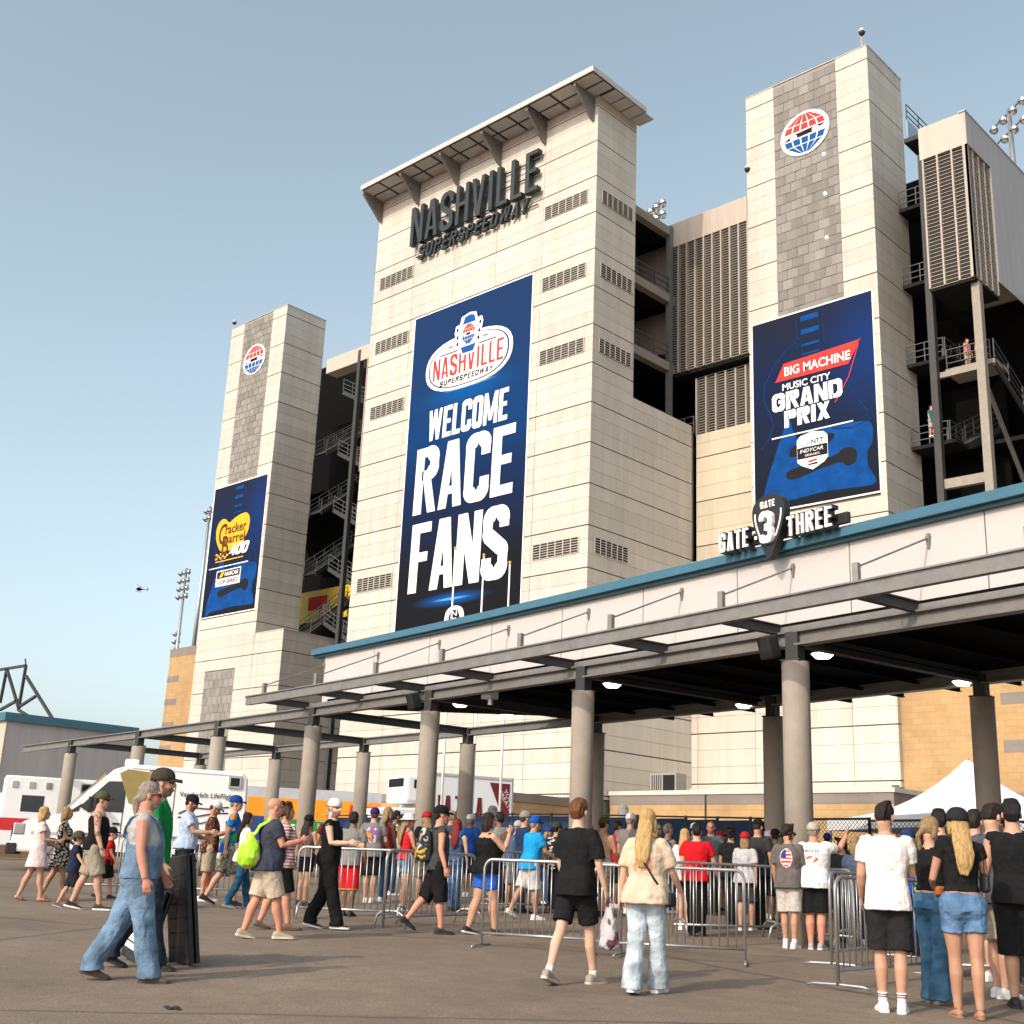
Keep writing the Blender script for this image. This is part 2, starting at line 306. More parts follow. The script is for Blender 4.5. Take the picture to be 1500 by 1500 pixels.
# ------------------------------------------------------------------ stroke lettering
def arc(cx, cy, rx, ry, a0, a1, n=7):
    return [(cx+rx*math.cos(math.radians(a0+(a1-a0)*i/n)), cy+ry*math.sin(math.radians(a0+(a1-a0)*i/n))) for i in range(n+1)]
def glyph(ch, w, h, t, tv=None):
    """strokes of one letter inside w x h; returns list of polygons. t = stem width, tv = horizontal bar width"""
    tv = tv or t*.85; P = []; r = min(w*.42, h*.22, (w-t)/2*.98)
    def rect(x0, y0, x1, y1): P.append([(x0, y0), (x1, y0), (x1, y1), (x0, y1)])
    def slant(x0, y0, x1, y1, tt=None):
        q = (tt or t); P.append([(x0-q/2, y0), (x0+q/2, y0), (x1+q/2, y1), (x1-q/2, y1)])
    def path(pts, closed=False):
        n = len(pts); L_ = []; R_ = []
        for i, p in enumerate(pts):
            a = pts[i-1] if (i or closed) else p; b = pts[(i+1) % n] if (i < n-1 or closed) else p
            dx, dy = b[0]-a[0], b[1]-a[1]; l = math.hypot(dx, dy) or 1; nx, ny = -dy/l, dx/l
            k = (t*abs(nx)+tv*abs(ny))/2
            L_.append((p[0]+nx*k, p[1]+ny*k)); R_.append((p[0]-nx*k, p[1]-ny*k))
        for i in range(n if closed else n-1):
            j = (i+1) % n; P.append([R_[i], R_[j], L_[j], L_[i]])
    x0, x1, y0, y1, xm, ym = t/2, w-t/2, tv/2, h-tv/2, w/2, h/2
    c = ch.upper()
    def O(): return [(x1, y0+r)]+[(x1, y1-r)]+arc(x1-r, y1-r, r, r, 0, 90)+arc(x0+r, y1-r, r, r, 90, 180)+arc(x0+r, y0+r, r, r, 180, 270)+arc(x1-r, y0+r, r, r, 270, 360)
    if c == 'N': rect(0, 0, t*.92, h); rect(w-t*.92, 0, w, h); slant(t*.55, h, w-t*.55, 0, t*1.02)
    elif c == 'A': slant(t*.5, 0, xm-t*.18, h, t*.95); slant(w-t*.5, 0, xm+t*.18, h, t*.95); rect(w*.24, h*.2, w*.76, h*.2+tv*.8)
    elif c == 'V': slant(xm-t*.15, 0, t*.5, h, t*.95); slant(xm+t*.15, 0, w-t*.5, h, t*.95)
    elif c == 'W':
        for a, b in ((w*.27, t*.45), (w*.27, xm), (w*.73, xm), (w*.73, w-t*.45)): slant(a, 0, b, h, t*.78)
    elif c == 'M': rect(0, 0, t*.85, h); rect(w-t*.85, 0, w, h); slant(t*.5, h, xm, h*.12, t*.8); slant(w-t*.5, h, xm, h*.12, t*.8)
    elif c == 'H': rect(0, 0, t, h); rect(w-t, 0, w, h); rect(t*.9, ym-tv/2, w-t*.9, ym+tv/2)
    elif c == 'I': rect(xm-t/2, 0, xm+t/2, h)
    elif c == 'L': rect(0, 0, t, h); rect(t*.9, 0, w, tv)
    elif c in 'EF':
        rect(0, 0, t, h); rect(t*.9, h-tv, w, h); rect(t*.9, ym-tv*.42, w*.88, ym+tv*.5)
        if c == 'E': rect(t*.9, 0, w, tv)
    elif c == 'T': rect(xm-t/2, 0, xm+t/2, h-tv*.9); rect(0, h-tv, w, h)
    elif c == 'O' or c == '0': path(O(), True)
    elif c == 'Q': path(O(), True); slant(w*.6, h*.25, w*.95, 0, t*.7)
    elif c in 'CG':
        path([(x1, h*.66), (x1, y1-r)]+arc(x1-r, y1-r, r, r, 0, 90)+arc(x0+r, y1-r, r, r, 90, 180)+arc(x0+r, y0+r, r, r, 180, 270)+arc(x1-r, y0+r, r, r, 270, 360)+[(x1, h*(.34 if c == 'C' else .46))])
        if c == 'G': rect(xm, h*.42, w, h*.42+tv*.85)
    elif c == 'S':
        r2 = min(w*.42, h*.2, (w-t)/2*.98); yc = ym
        path([(x1, h*.70), (x1, y1-r2)]+arc(x1-r2, y1-r2, r2, r2, 0, 90)+arc(x0+r2, y1-r2, r2, r2, 90, 180)+[(x0, h*.69)]+arc(x0+r2, h*.68, r2, r2*.9, 180, 232, 4)+arc(x1-r2, h*.33, r2, r2*.9, 52, 0, 4)+[(x1, y0+r2)]+arc(x1-r2, y0+r2, r2, r2, 0, -90)+arc(x0+r2, y0+r2, r2, r2, 270, 180)+[(x0, h*.30)])
    elif c == 'U': path([(x0, h), (x0, y0+r)]+arc(x0+r, y0+r, r, r, 180, 270)+arc(x1-r, y0+r, r, r, 270, 360)+[(x1, h)])
    elif c in 'PRB':
        rect(0, 0, t, h); hb = h*.5; r3 = min(r, (hb-tv)/2*.98)
        path([(t*.8, y1), (x1-r3, y1)]+arc(x1-r3, y1-r3, r3, r3, 90, 0)+arc(x1-r3, h-hb+tv/2+r3, r3, r3, 0, -90)+[(t*.8, h-hb+tv/2)])
        if c == 'R': slant(w-t*.5, 0, xm+t*.1, hb, t*.95)
        if c == 'B': path([(t*.8, h-hb), (x1-r3, h-hb)]+arc(x1-r3, hb-r3, r3, r3, 90, 0)+arc(x1-r3, y0+r3, r3, r3, 0, -90)+[(t*.8, y0)])
    elif c == 'D': rect(0, 0, t, h); path([(t*.8, y1), (x1-r, y1)]+arc(x1-r, y1-r, r, r, 90, 0)+arc(x1-r, y0+r, r, r, 0, -90)+[(t*.8, y0)])
    elif c == 'Y': rect(xm-t/2, 0, xm+t/2, h*.45); slant(xm, h*.4, t*.5, h, t*.95); slant(xm, h*.4, w-t*.5, h, t*.95)
    elif c == 'X': slant(t*.5, 0, w-t*.5, h); slant(w-t*.5, 0, t*.5, h)
    elif c == 'K': rect(0, 0, t, h); slant(t*.9, h*.42, w-t*.5, h); slant(w-t*.5, 0, w*.42, h*.55)
    elif c == 'Z': rect(0, h-tv, w, h); rect(0, 0, w, tv); slant(t*.6, tv*.9, w-t*.6, h-tv*.9)
    elif c == '3':
        r4 = min(w*.42, h*.21, (w-t)/2*.98)
        path([(x0, h*.72), (x0, y1-r4)]+arc(x0+r4, y1-r4, r4, r4, 180, 90)+arc(x1-r4, y1-r4, r4, r4, 90, 0)+[(x1, h*.62), (x1-t*.2, h*.55), (w*.42, ym)])
        path([(w*.42, ym), (x1-t*.2, h*.45), (x1, h*.38)]+[(x1, y0+r4)]+arc(x1-r4, y0+r4, r4, r4, 0, -90)+arc(x0+r4, y0+r4, r4, r4, 270, 180)+[(x0, h*.28)])
    elif c == '4': slant(t*.5, h*.3, w*.6, h, t*.9); rect(0, h*.2, w, h*.2+tv); rect(w*.58, 0, w*.58+t, h*.62)
    elif c == '-': rect(0, ym-tv/2, w, ym+tv/2)
    return P
WID = {'I': .45, 'M': 1.35, 'W': 1.45, 'E': .88, 'F': .85, 'L': .82, ' ': .5, '-': .6}
def letters(name, text, fr, u0, v0, W, H, t, m, parent, d0, d1, gap=.14, shear=0, tv=None, curve=None):
    """a word in strokes: bottom-left (u0,v0), total width W, height H. One mesh object per word, or per letter for thick letters"""
    tot = sum(WID.get(c, 1.) for c in text)+gap*(len(text)-1); s = W/tot; x = 0; objs = []
    mb = MB()
    for c in text:
        w = WID.get(c, 1.)*s; tt = min(t, w*.5) if c != 'I' else min(t, w)
        for i, poly in enumerate(glyph(c, w, H, tt, tv)):
            a = sum(poly[k][0]*poly[(k+1) % len(poly)][1]-poly[(k+1) % len(poly)][0]*poly[k][1] for k in range(len(poly)))
            if a < 0: poly = poly[::-1]
            q = []
            for (px, py) in poly:
                uu = u0+x+px+shear*py; vv = v0+py
                if curve: vv += curve(x+px)
                q.append((uu, vv))
            e = .0018*(i % 9); mb.prism(q, d0, d1+e, fr)
        x += w+gap*s
    return fixn(mb.build(name, m, parent))
def textobj(name, body, fr, u, v, W, H, m, parent, d, off=.0, shear=0, align='LEFT', thick=.004):
    """built-in font, scaled to width W and cap height H, flattened on the frame"""
    cu = bpy.data.curves.new(name, 'FONT'); cu.body = body; cu.size = 1; cu.offset = off; cu.shear = shear; cu.resolution_u = 3; cu.extrude = 0
    o = bpy.data.objects.new(name, cu); COL.objects.link(o)
    dg = bpy.context.evaluated_depsgraph_get(); me = bpy.data.meshes.new_from_object(o.evaluated_get(dg)); COL.objects.unlink(o); bpy.data.objects.remove(o)
    n = len(me.vertices); co = np.empty(n*3); me.vertices.foreach_get('co', co); co = co.reshape(-1, 3)
    mn, mx = co.min(0), co.max(0); out = np.empty_like(co)
    for i in range(n):
        uu = u+(co[i, 0]-mn[0])/(mx[0]-mn[0])*W; vv = v+(co[i, 1]-mn[1])/(mx[1]-mn[1])*H
        out[i] = fr(uu, vv, d)
    me.vertices.foreach_set('co', out.ravel()); me.update(); me.materials.clear()
    return link(name, me, m, parent)
def flat(name, polys, fr, d, m, parent):
    mb = MB()
    for p in polys: mb.prism(p, d-.012, d, fr)
    return fixn(mb.build(name, m, parent))
def ell(cu, cv, ru, rv, n=32, a0=0, a1=360):
    return [(cu+ru*math.cos(math.radians(a0+(a1-a0)*i/n)), cv+rv*math.sin(math.radians(a0+(a1-a0)*i/n))) for i in range(n + (0 if a1-a0 == 360 else 1))]
def smooth_poly(pts, k=4):
    n = len(pts); out = []
    for i in range(n):
        p0, p1, p2, p3 = pts[i-1], pts[i], pts[(i+1) % n], pts[(i+2) % n]
        for j in range(k):
            t = j/k
            out.append(tuple(.5*((2*p1[a])+(-p0[a]+p2[a])*t+(2*p0[a]-5*p1[a]+4*p2[a]-p3[a])*t*t+(-p0[a]+3*p1[a]-3*p2[a]+p3[a])*t**3) for a in (0, 1)))
    return out
def ribbon(pts, w):
    L_, R_ = [], []
    for i, p in enumerate(pts):
        a = pts[max(i-1, 0)]; b = pts[min(i+1, len(pts)-1)]; dx, dy = b[0]-a[0], b[1]-a[1]; l = math.hypot(dx, dy) or 1
        L_.append((p[0]-dy/l*w/2, p[1]+dx/l*w/2)); R_.append((p[0]+dy/l*w/2, p[1]-dx/l*w/2))
    return [[R_[i], R_[i+1], L_[i+1], L_[i]] for i in range(len(pts)-1)]
# ================================================================== ground
def build_ground():
    mb = MB(); ds = [-260, -40, 0, 38, 60, 140, 600]; lat = [-600, -80, 0, 80, 600]; n = len(lat)
    for d in ds:
        for l in lat:
            p = FWD*d+RGT*l; z = SLOPE*max(-40, min(d, 38)); mb.v.append((p[0], p[1], z))
    for i in range(len(ds)-1):
        for j in range(n-1): mb.f.append((i*n+j, i*n+j+1, (i+1)*n+j+1, (i+1)*n+j))
    tag(fixn(mb.build('ground', 'asphalt')), kind='structure')
build_ground()
YC, YR, XC = 48.0, 57.33, -40.2
PCACHE = {}
def panel_obj(parent, axis, plane, u0, u1, v0, v1, m, d=.07, name='panel'):
    w, h = u1-u0, v1-v0; key = (axis, round(w, 3), round(h, 3), m, d)
    if key not in PCACHE:
        mb = MB(); e = min(.012, w*.1)
        if axis == 'F': mb.box(-w/2, w/2, -d, 0, -h/2, h/2)
        else: mb.box(0, d, -w/2, w/2, -h/2, h/2)
        me = mb.mesh(name); me.materials.append(MATS[m]); PCACHE[key] = me
    o = link(name, PCACHE[key], None, parent)
    o.location = ((u0+u1)/2, plane, (v0+v1)/2) if axis == 'F' else (plane, (u0+u1)/2, (v0+v1)/2)
    return o
def panels(parent, axis, plane, u0, u1, z0, z1, zref, major, m='panel', seams=(), skip=(), backing=None, sub=3, d=.07):
    """rows of panels: a deep joint every 'major' metres, fine joints between; real boxes in front of a dark backing sheet"""
    k0 = math.floor((z0-zref)/major*sub); k1 = math.ceil((z1-zref)/major*sub); us = [u0]+[s for s in seams if u0 < s < u1]+[u1]
    for k in range(k0, k1):
        a = zref+k*major/sub; b = a+major/sub
        ga = .034 if k % sub == 0 else .008; gb = .034 if (k+1) % sub == 0 else .008
        a2, b2 = max(a+ga, z0), min(b-gb, z1)
        if b2-a2 < .05: continue
        for i in range(len(us)-1):
            p0 = us[i]+(.012 if i else 0); p1 = us[i+1]-(.012 if i < len(us)-2 else 0); segs = [(p0, p1)]
            for (s0, s1, t0, t1) in skip:
                if a2 >= t0-.3 and b2 <= t1+.3:
                    ns = []
                    for q0, q1 in segs:
                        if s0 >= q1 or s1 <= q0: ns.append((q0, q1)); continue
                        if s0-q0 > .06: ns.append((q0, s0))
                        if q1-s1 > .06: ns.append((s1, q1))
                    segs = ns
            for q0, q1 in segs: panel_obj(parent, axis, plane, q0, q1, a2, b2, m, d)
VC = {}
def vent(parent, axis, plane, u0, u1, z0, z1, cols=6, rows=6):
    """a wall vent: frame, dark back and slats"""
    f = FF(plane) if axis == 'F' else FX(plane); d = .09
    mb = MB(); mb.prism([(u0, z0), (u1, z0), (u1, z1), (u0, z1)], d-.01, d+.012, f); o = fixn(mb.build('vent', 'louver_back', parent))
    mb = MB()
    for i in range(rows+1):
        z = z0+(z1-z0)*i/rows; mb.prism([(u0-.03, z-.014), (u1+.03, z-.014), (u1+.03, z+.014), (u0-.03, z+.014)], d+.012, d+.028, f)
    for i in range(cols+1):
        u = u0+(u1-u0)*i/cols; mb.prism([(u-.025, z0), (u+.025, z0), (u+.025, z1), (u-.025, z1)], d+.014, d+.04, f)
    fixn(mb.build('slats', 'panel', o))
def louver_wall(parent, axis, plane, u0, u1, z0, z1, pitch_u, pitch_z, depth=.25, name='louver_wall'):
    f = FF(plane) if axis == 'F' else FX(plane)
    mb = MB(); mb.prism([(u0, z0), (u1, z0), (u1, z1), (u0, z1)], -.05, 0, f); o = fixn(mb.build(name, 'louver_back', parent))
    n = max(1, round((u1-u0)/pitch_u))
    for i in range(n+1):
        u = u0+(u1-u0)*i/n; MB().prism([(u-.05, z0), (u+.05, z0), (u+.05, z1), (u-.05, z1)], .002, depth, f).build('mullion', 'louver', o)
    mb = MB(); k = round((z1-z0)/pitch_z)
    for i in range(k+1):
        z = z0+(z1-z0)*i/k
        mb.prism([(u0, z-.014), (u1, z-.014), (u1, z+.013), (u0, z+.013)], depth-.055, depth-.03, f)
    tag(fixn(mb.build('slats', 'louver', o)), kind='stuff')
    return o
def solid(parent, name, x0, x1, y0, y1, z0, z1, m): return MB().box(x0, x1, y0, y1, z0, z1).build(name, m, parent)
def blocks(parent, plane, u0, u1, z0, z1, cols, rh, seedv, seam=True):
    """strip of split-face concrete blocks of mixed tones, every one its own piece"""
    rs = random.Random(seedv); rows = int((z1-z0)/rh); cw = (u1-u0)/cols
    solid(parent, 'block_bed', u0, u1, plane-.045, plane+.02, z0, z1, 'block_joint')
    for r in range(rows):
        off = cw*.5 if r % 2 else 0; us = [u0]+[u0+off+cw*i for i in range(0 if off else 1, cols+1) if u0+.05 < u0+off+cw*i < u1-.05]+[u1]
        for i in range(len(us)-1):
            o = panel_obj(parent, 'F', plane, us[i]+.02, us[i+1]-.02, z0+r*rh+.02, z0+(r+1)*rh-.02, 'block', d=rs.choice((.07, .078, .085)), name='block')
# ------------------------------------------------------------------ shared emblem: red and blue globe with car band
def globe(parent, fr, cu, cv, ru, rv, d, name='globe_emblem', border=.09):
    base = flat(name, [ell(cu, cv, ru, rv, 40)], fr, d, 'print_white', parent)
    k = 1-border
    def cap(a0, a1, cut, sgn):
        # cells of the latitude/longitude grid, white gaps between
        cells = []; nl = 5; r1 = [.98, .60, .16]
        for i in range(nl):
            for j in range(2):
                q = []
                xs = (-1+2*i/nl+.035, -1+2*(i+1)/nl-.035); ys = ((.20, .50), (.55, .97))[j]
                for (tx, ty) in ((xs[0], ys[0]), (xs[0], ys[1]), (xs[1], ys[1]), (xs[1], ys[0])):
                    x = tx*math.sqrt(max(0, 1-ty*ty))*(.97); q.append((cu+ru*k*x, cv+sgn*rv*k*ty))
                cells.append(q if sgn < 0 else q[::-1])
        return cells
    flat('red_cells', cap(0, 0, 0, 1), fr, d+.012, 'print_red', base); flat('blue_cells', cap(0, 0, 0, -1), fr, d+.012, 'print_blue', base)
    flat('car_band', [[(cu-ru*.88, cv-rv*.12), (cu+ru*.30, cv-rv*.10), (cu+ru*.88, cv+rv*.12), (cu+ru*.5, cv+rv*.13), (cu-ru*.5, cv+rv*.08)]], fr, d+.014, 'print_black', base)
    for e_ in (-1, 1): flat('wheel_disc', [ell(cu+e_*ru*.45, cv-rv*(.04-e_*.02), ru*.15, rv*.13, 14)], fr, d+.03, 'print_white', base)
    return base
# ================================================================== centre tower
def grad_mat(name, stops, zlo, zhi, glow=()):
    """flat print: colour runs with height on the banner, with soft light streaks printed on it"""
    m, N, L, B = newmat(name); ge = N.new('ShaderNodeNewGeometry'); sp = N.new('ShaderNodeSeparateXYZ'); L.new(ge.outputs['Position'], sp.inputs[0])
    mr = N.new('ShaderNodeMapRange'); mr.inputs[1].default_value = zlo; mr.inputs[2].default_value = zhi; L.new(sp.outputs[2], mr.inputs[0])
    cr = N.new('ShaderNodeValToRGB'); L.new(mr.outputs[0], cr.inputs[0]); e = cr.color_ramp.elements
    e[0].position, e[0].color = stops[0][0], (*stops[0][1], 1); e[1].position, e[1].color = stops[-1][0], (*stops[-1][1], 1)
    for p, c in stops[1:-1]: x = e.new(p); x.color = (*c, 1)
    out = cr.outputs[0]
    for (cx, cz, rx, rz, c) in glow:
        a = N.new('ShaderNodeVectorMath'); a.operation = 'SUBTRACT'; L.new(ge.outputs['Position'], a.inputs[0]); a.inputs[1].default_value = (cx, 0, cz)
        b = N.new('ShaderNodeVectorMath'); b.operation = 'MULTIPLY'; L.new(a.outputs[0], b.inputs[0]); b.inputs[1].default_value = (1/rx, 0, 1/rz)
        l = N.new('ShaderNodeVectorMath'); l.operation = 'LENGTH'; L.new(b.outputs[0], l.inputs[0])
        r = N.new('ShaderNodeMapRange'); r.interpolation_type = 'SMOOTHSTEP'; r.inputs[1].default_value = 0; r.inputs[2].default_value = 1; r.inputs[3].default_value = 1; r.inputs[4].default_value = 0; L.new(l.outputs['Value'], r.inputs[0])
        m2 = N.new('ShaderNodeMix'); m2.data_type = 'RGBA'; L.new(r.outputs[0], m2.inputs[0]); L.new(out, m2.inputs[6]); m2.inputs[7].default_value = (*c, 1); out = m2.outputs[2]
    L.new(out, B.inputs['Base Color']); B.inputs['Roughness'].default_value = .75; B.inputs['Specular IOR Level'].default_value = .06
grad_mat('welcome_print', [(0, (.009, .009, .010)), (.2, (.009, .010, .014)), (.45, (.006, .02, .07)), (.6, (.004, .036, .13)), (.75, (.008, .034, .11)), (1, (.010, .032, .10))], 14, 35,
         [(-49.8, 29.0, 5.2, 1.3, (.002, .07, .25)), (-49.6, 29.25, 2.6, .13, (.25, .5, .75)), (-50.2, 16.2, 3.6, .5, (.004, .08, .30)), (-50.2, 16.2, 1.9, .1, (.1, .4, .8))])
def center_tower():
    T = wthing('stadium_tower', (-49.8, YC, 1.0), 'wide beige panelled tower with dark 3D lettering and tall blue welcome banner', 'tower')
    xl = -59.4; ztop = 45.3
    solid(T, 'wall', xl+.02, XC-.02, YC+.01, 51.55, 1, ztop, 'joint')
    solid(T, 'rear_wall', xl+1, XC-.02, 51.55, 57.6, 1, 27.05, 'joint')
    zref, mj = 37.50, 2.31; seams = (-55.45, -51.66, -47.95, -44.17)
    panels(T, 'F', YC, xl, XC, 5, 44.6, zref, mj, seams=seams, skip=[(-54.9, -44.77, 14.2, 35.2)])
    panels(T, 'X', XC, YC-.07, 51.6, 27.3, 44.6, zref, mj)
    panels(T, 'X', XC, YC-.07, 57.3, 5, 27.3, zref, mj)
    panels(T, 'F', YC, xl, XC, 44.62, ztop-.05, 44.6, .95, m='wall_plain', seams=(-54.6, -49.8, -45), sub=1)
    panels(T, 'X', XC, YC-.07, 51.6, 44.62, ztop-.05, 44.6, .95, m='wall_plain', sub=1)
    for z in (38.7, 34.05, 29.45, 18.02):
        vent(T, 'F', YC, -58.75, -55.55, z-.42, z+.42); vent(T, 'F', YC, -44.0, -40.75, z-.42, z+.42); vent(T, 'X', XC, 48.45, 51.3, z-.42, z+.42)
    # sloping roof with soffit panels and brackets
    y0, y1, xa, xb = 46.0, 50.95, -59.2, -38.95; za, zb = 45.13, 45.0
    rf = MB(); rf.add([(xa, y0, za+.05), (xb, y0, za+.05), (xb, y1, zb+.05), (xa, y1, zb+.05), (xa, y0, za+.28), (xb, y0, za+.28), (xb, y1, zb+.28), (xa, y1, zb+.28)],
                      [(0, 3, 2, 1), (4, 5, 6, 7), (0, 1, 5, 4), (1, 2, 6, 5), (2, 3, 7, 6), (3, 0, 4, 7)])
    R_ = rf.build('roof', 'steel_dark', T)
    solid(R_, 'fascia', xa-.04, xb+.04, y0-.06, y0-.002, za+.0, za+.34, 'white_fascia')
    fx = MB(); fx.add([(xb+.001, y0, za), (xb+.06, y0, za), (xb+.06, y1, zb), (xb+.001, y1, zb), (xb+.001, y0, za+.33), (xb+.06, y0, za+.33), (xb+.06, y1, zb+.33), (xb+.001, y1, zb+.33)],
                      [(0, 3, 2, 1), (4, 5, 6, 7), (0, 1, 5, 4), (1, 2, 6, 5), (2, 3, 7, 6), (3, 0, 4, 7)]); fx.build('fascia', 'white_fascia', R_)
    n = 12
    for i in range(n):
        a = xa+(xb-xa)*i/n+.1; b = xa+(xb-xa)*(i+1)/n-.1
        for (q0, q1) in ((y0+.12, y0+.95), (y0+1.1, YC-.12)):
            h0 = za+(zb-za)*(q0-y0)/(y1-y0); h1 = za+(zb-za)*(q1-y0)/(y1-y0)
            MB().add([(a, q0, h0), (b, q0, h0), (b, q1, h1), (a, q1, h1), (a, q0, h0+.045), (b, q0, h0+.045), (b, q1, h1+.045), (a, q1, h1+.045)], [(0, 3, 2, 1), (4, 5, 6, 7), (0, 1, 5, 4), (1, 2, 6, 5), (2, 3, 7, 6), (3, 0, 4, 7)]).build('soffit_panel', 'white_fascia', R_)
    for i in range(4):
        q0 = YC+.1+i*.95; q1 = q0+.85; a, b = XC+.1, xb-.05
        h0 = za+(zb-za)*(q0-y0)/(y1-y0); h1 = za+(zb-za)*(q1-y0)/(y1-y0)
        MB().add([(a, q0, h0), (b, q0, h0), (b, q1, h1), (a, q1, h1), (a, q0, h0+.045), (b, q0, h0+.045), (b, q1, h1+.045), (a, q1, h1+.045)], [(0, 3, 2, 1), (4, 5, 6, 7), (0, 1, 5, 4), (1, 2, 6, 5), (2, 3, 7, 6), (3, 0, 4, 7)]).build('soffit_panel', 'white_fascia', R_)
    for i in range(6):
        x = -59.15+i*(18.7/5)
        fixn(MB().prism([(YC-.072, 43.5), (YC-.072, 45.1), (y0+.12, 45.12), (y0+.12, 44.9), (YC-.28, 43.5)], x-.08, x+.08, lambda u, v, d: (d, u, v)).build('bracket', 'steel', T))
    # dark raised lettering
    W = letters('nashville_lettering', 'NASHVILLE', FF(YC), -55.45, 40.25, 11.2, 2.75, .31, 'letter_dark', T, .25, .62, gap=.22)
    letters('superspeedway_lettering', 'SUPERSPEEDWAY', FF(YC), -54.85, 39.15, 9.6, .92, .15, 'letter_dark', T, .2, .42, gap=.3, shear=.22)
    mb = MB()
    for z in (40.6, 41.6, 42.6, 39.5): mb.box(-55.2, -44.5, YC-.24, YC-.17, z-.03, z+.03)
    mb.build('lettering_rail', 'letter_dark', T)
    for i in range(9): pass
    # welcome banner
    B_ = wthing('wall_banner', (-49.84, YC-.1, 14.3), 'tall blue and black banner reading WELCOME RACE FANS below an oval badge', 'banner')
    f = FF(YC); d = .13
    solid(B_, 'border', -54.98, -44.69, YC-.115, YC-.075, 14.2, 35.12, 'print_white'); solid(B_, 'cloth', -54.88, -44.79, YC-.13, YC-.12, 14.25, 35.02, 'welcome_print')
    # badge: egg-shaped oval, outline, letters
    def egg(k):
        pts = []
        for a in range(0, 360, 12):
            c, s = math.cos(math.radians(a)), math.sin(math.radians(a)); x = abs(c)**.72*math.copysign(1, c); y = abs(s)**.85*math.copysign(1, s)
            pts.append((-49.85+x*3.72*k+ (0 if k == 1 else 0), 30.95+y*(1.78 if s > 0 else 1.75)*(k if k == 1 else k-.03)))
        return pts
    e1 = flat('badge', [egg(1)], f, d+.02, 'print_white', B_); flat('badge_line', [egg(.925)], f, d+.034, 'print_navy', e1); flat('badge_field', [egg(.895)], f, d+.048, 'print_white', e1)
    letters('badge_name', 'NASHVILLE', f, -52.85, 30.2, 6.0, 1.38, .17, 'print_red', e1, d+.048, d+.062, gap=.24)
    bw_ = letters('badge_word', 'SUPERSPEEDWAY', f, -52.2, 29.68, 4.5, .34, .07, 'print_black', e1, d+.048, d+.062, gap=.35, shear=.18); tag(bw_, kind='stuff')
    flat('badge_rule', [[(-52.3, 31.72), (-50.75, 31.72), (-50.75, 31.79), (-52.3, 31.79)], [(-48.95, 31.72), (-47.5, 31.72), (-47.5, 31.79), (-48.95, 31.79)], [(-51.6, 32.1), (-51.2, 32.1), (-51.2, 32.17), (-51.6, 32.17)], [(-48.6, 32.1), (-48.2, 32.1), (-48.2, 32.17), (-48.6, 32.17)]], f, d+.062, 'print_navy', e1)
    gh = [(-50.75, 32.0), (-51.1, 32.9), (-51.0, 33.4), (-50.65, 33.45), (-50.55, 33.9), (-49.85, 34.05), (-49.3, 33.95), (-49.15, 33.5), (-48.8, 33.55), (-48.65, 33.2), (-48.75, 32.7), (-49.0, 32.0), (-49.3, 31.3), (-50.4, 31.3)]
    hd = flat('guitar_head', [gh], f, d+.064, 'print_white', e1)
    flat('guitar_head_blue', [[(-50.4, 33.35), (-49.3, 33.35), (-49.45, 33.8), (-49.85, 33.9), (-50.25, 33.8)], [(-50.3, 31.42), (-49.4, 31.42), (-49.2, 31.85), (-50.5, 31.85)]], f, d+.076, 'print_blue', hd)
    flat('tuning_pegs', [ell(u, v, .09, .13, 10) for u, v in ((-50.85, 33.1), (-50.82, 32.6), (-50.8, 32.15), (-48.9, 33.15), (-48.95, 32.6), (-49.0, 32.15))], f, d+.076, 'print_navy', hd)
    globe(e1, f, -49.85, 32.62, .62, .72, d+.08, 'badge_globe', .06)
    letters('word_welcome', 'WELCOME', f, -53.05, 26.3, 6.7, 2.0, .31, 'print_white', B_, d, d+.02, gap=.12, shear=.03, tv=.3)
    letters('word_race', 'RACE', f, -53.95, 21.75, 8.25, 4.2, .72, 'print_white', B_, d, d+.02, gap=.09, tv=.62, shear=.02)
    letters('word_fans', 'FANS', f, -53.95, 16.9, 8.05, 4.25, .72, 'print_white', B_, d, d+.02, gap=.07, tv=.62, shear=.02)
    hs = flat('small_head_emblem', [smooth_poly([(-50.55, 14.3), (-50.65, 15.0), (-50.5, 15.5), (-50.1, 15.72), (-49.6, 15.72), (-49.2, 15.5), (-49.05, 15.0), (-49.15, 14.3)], 3)], f, d+.012, 'print_white', B_)
    flat('small_head_field', [[(-50.25, 14.3), (-50.3, 15.1), (-50.1, 15.5), (-49.6, 15.5), (-49.4, 15.1), (-49.45, 14.3)]], f, d+.024, 'print_black', hs)
    for i, c in enumerate('NSS'): letters('small_head_letter', c, f, -50.08, 15.15-i*.42, .46, .3, .09, 'print_white', hs, d+.024, d+.034)
    # three flag poles stand in front of the banner
center_tower()
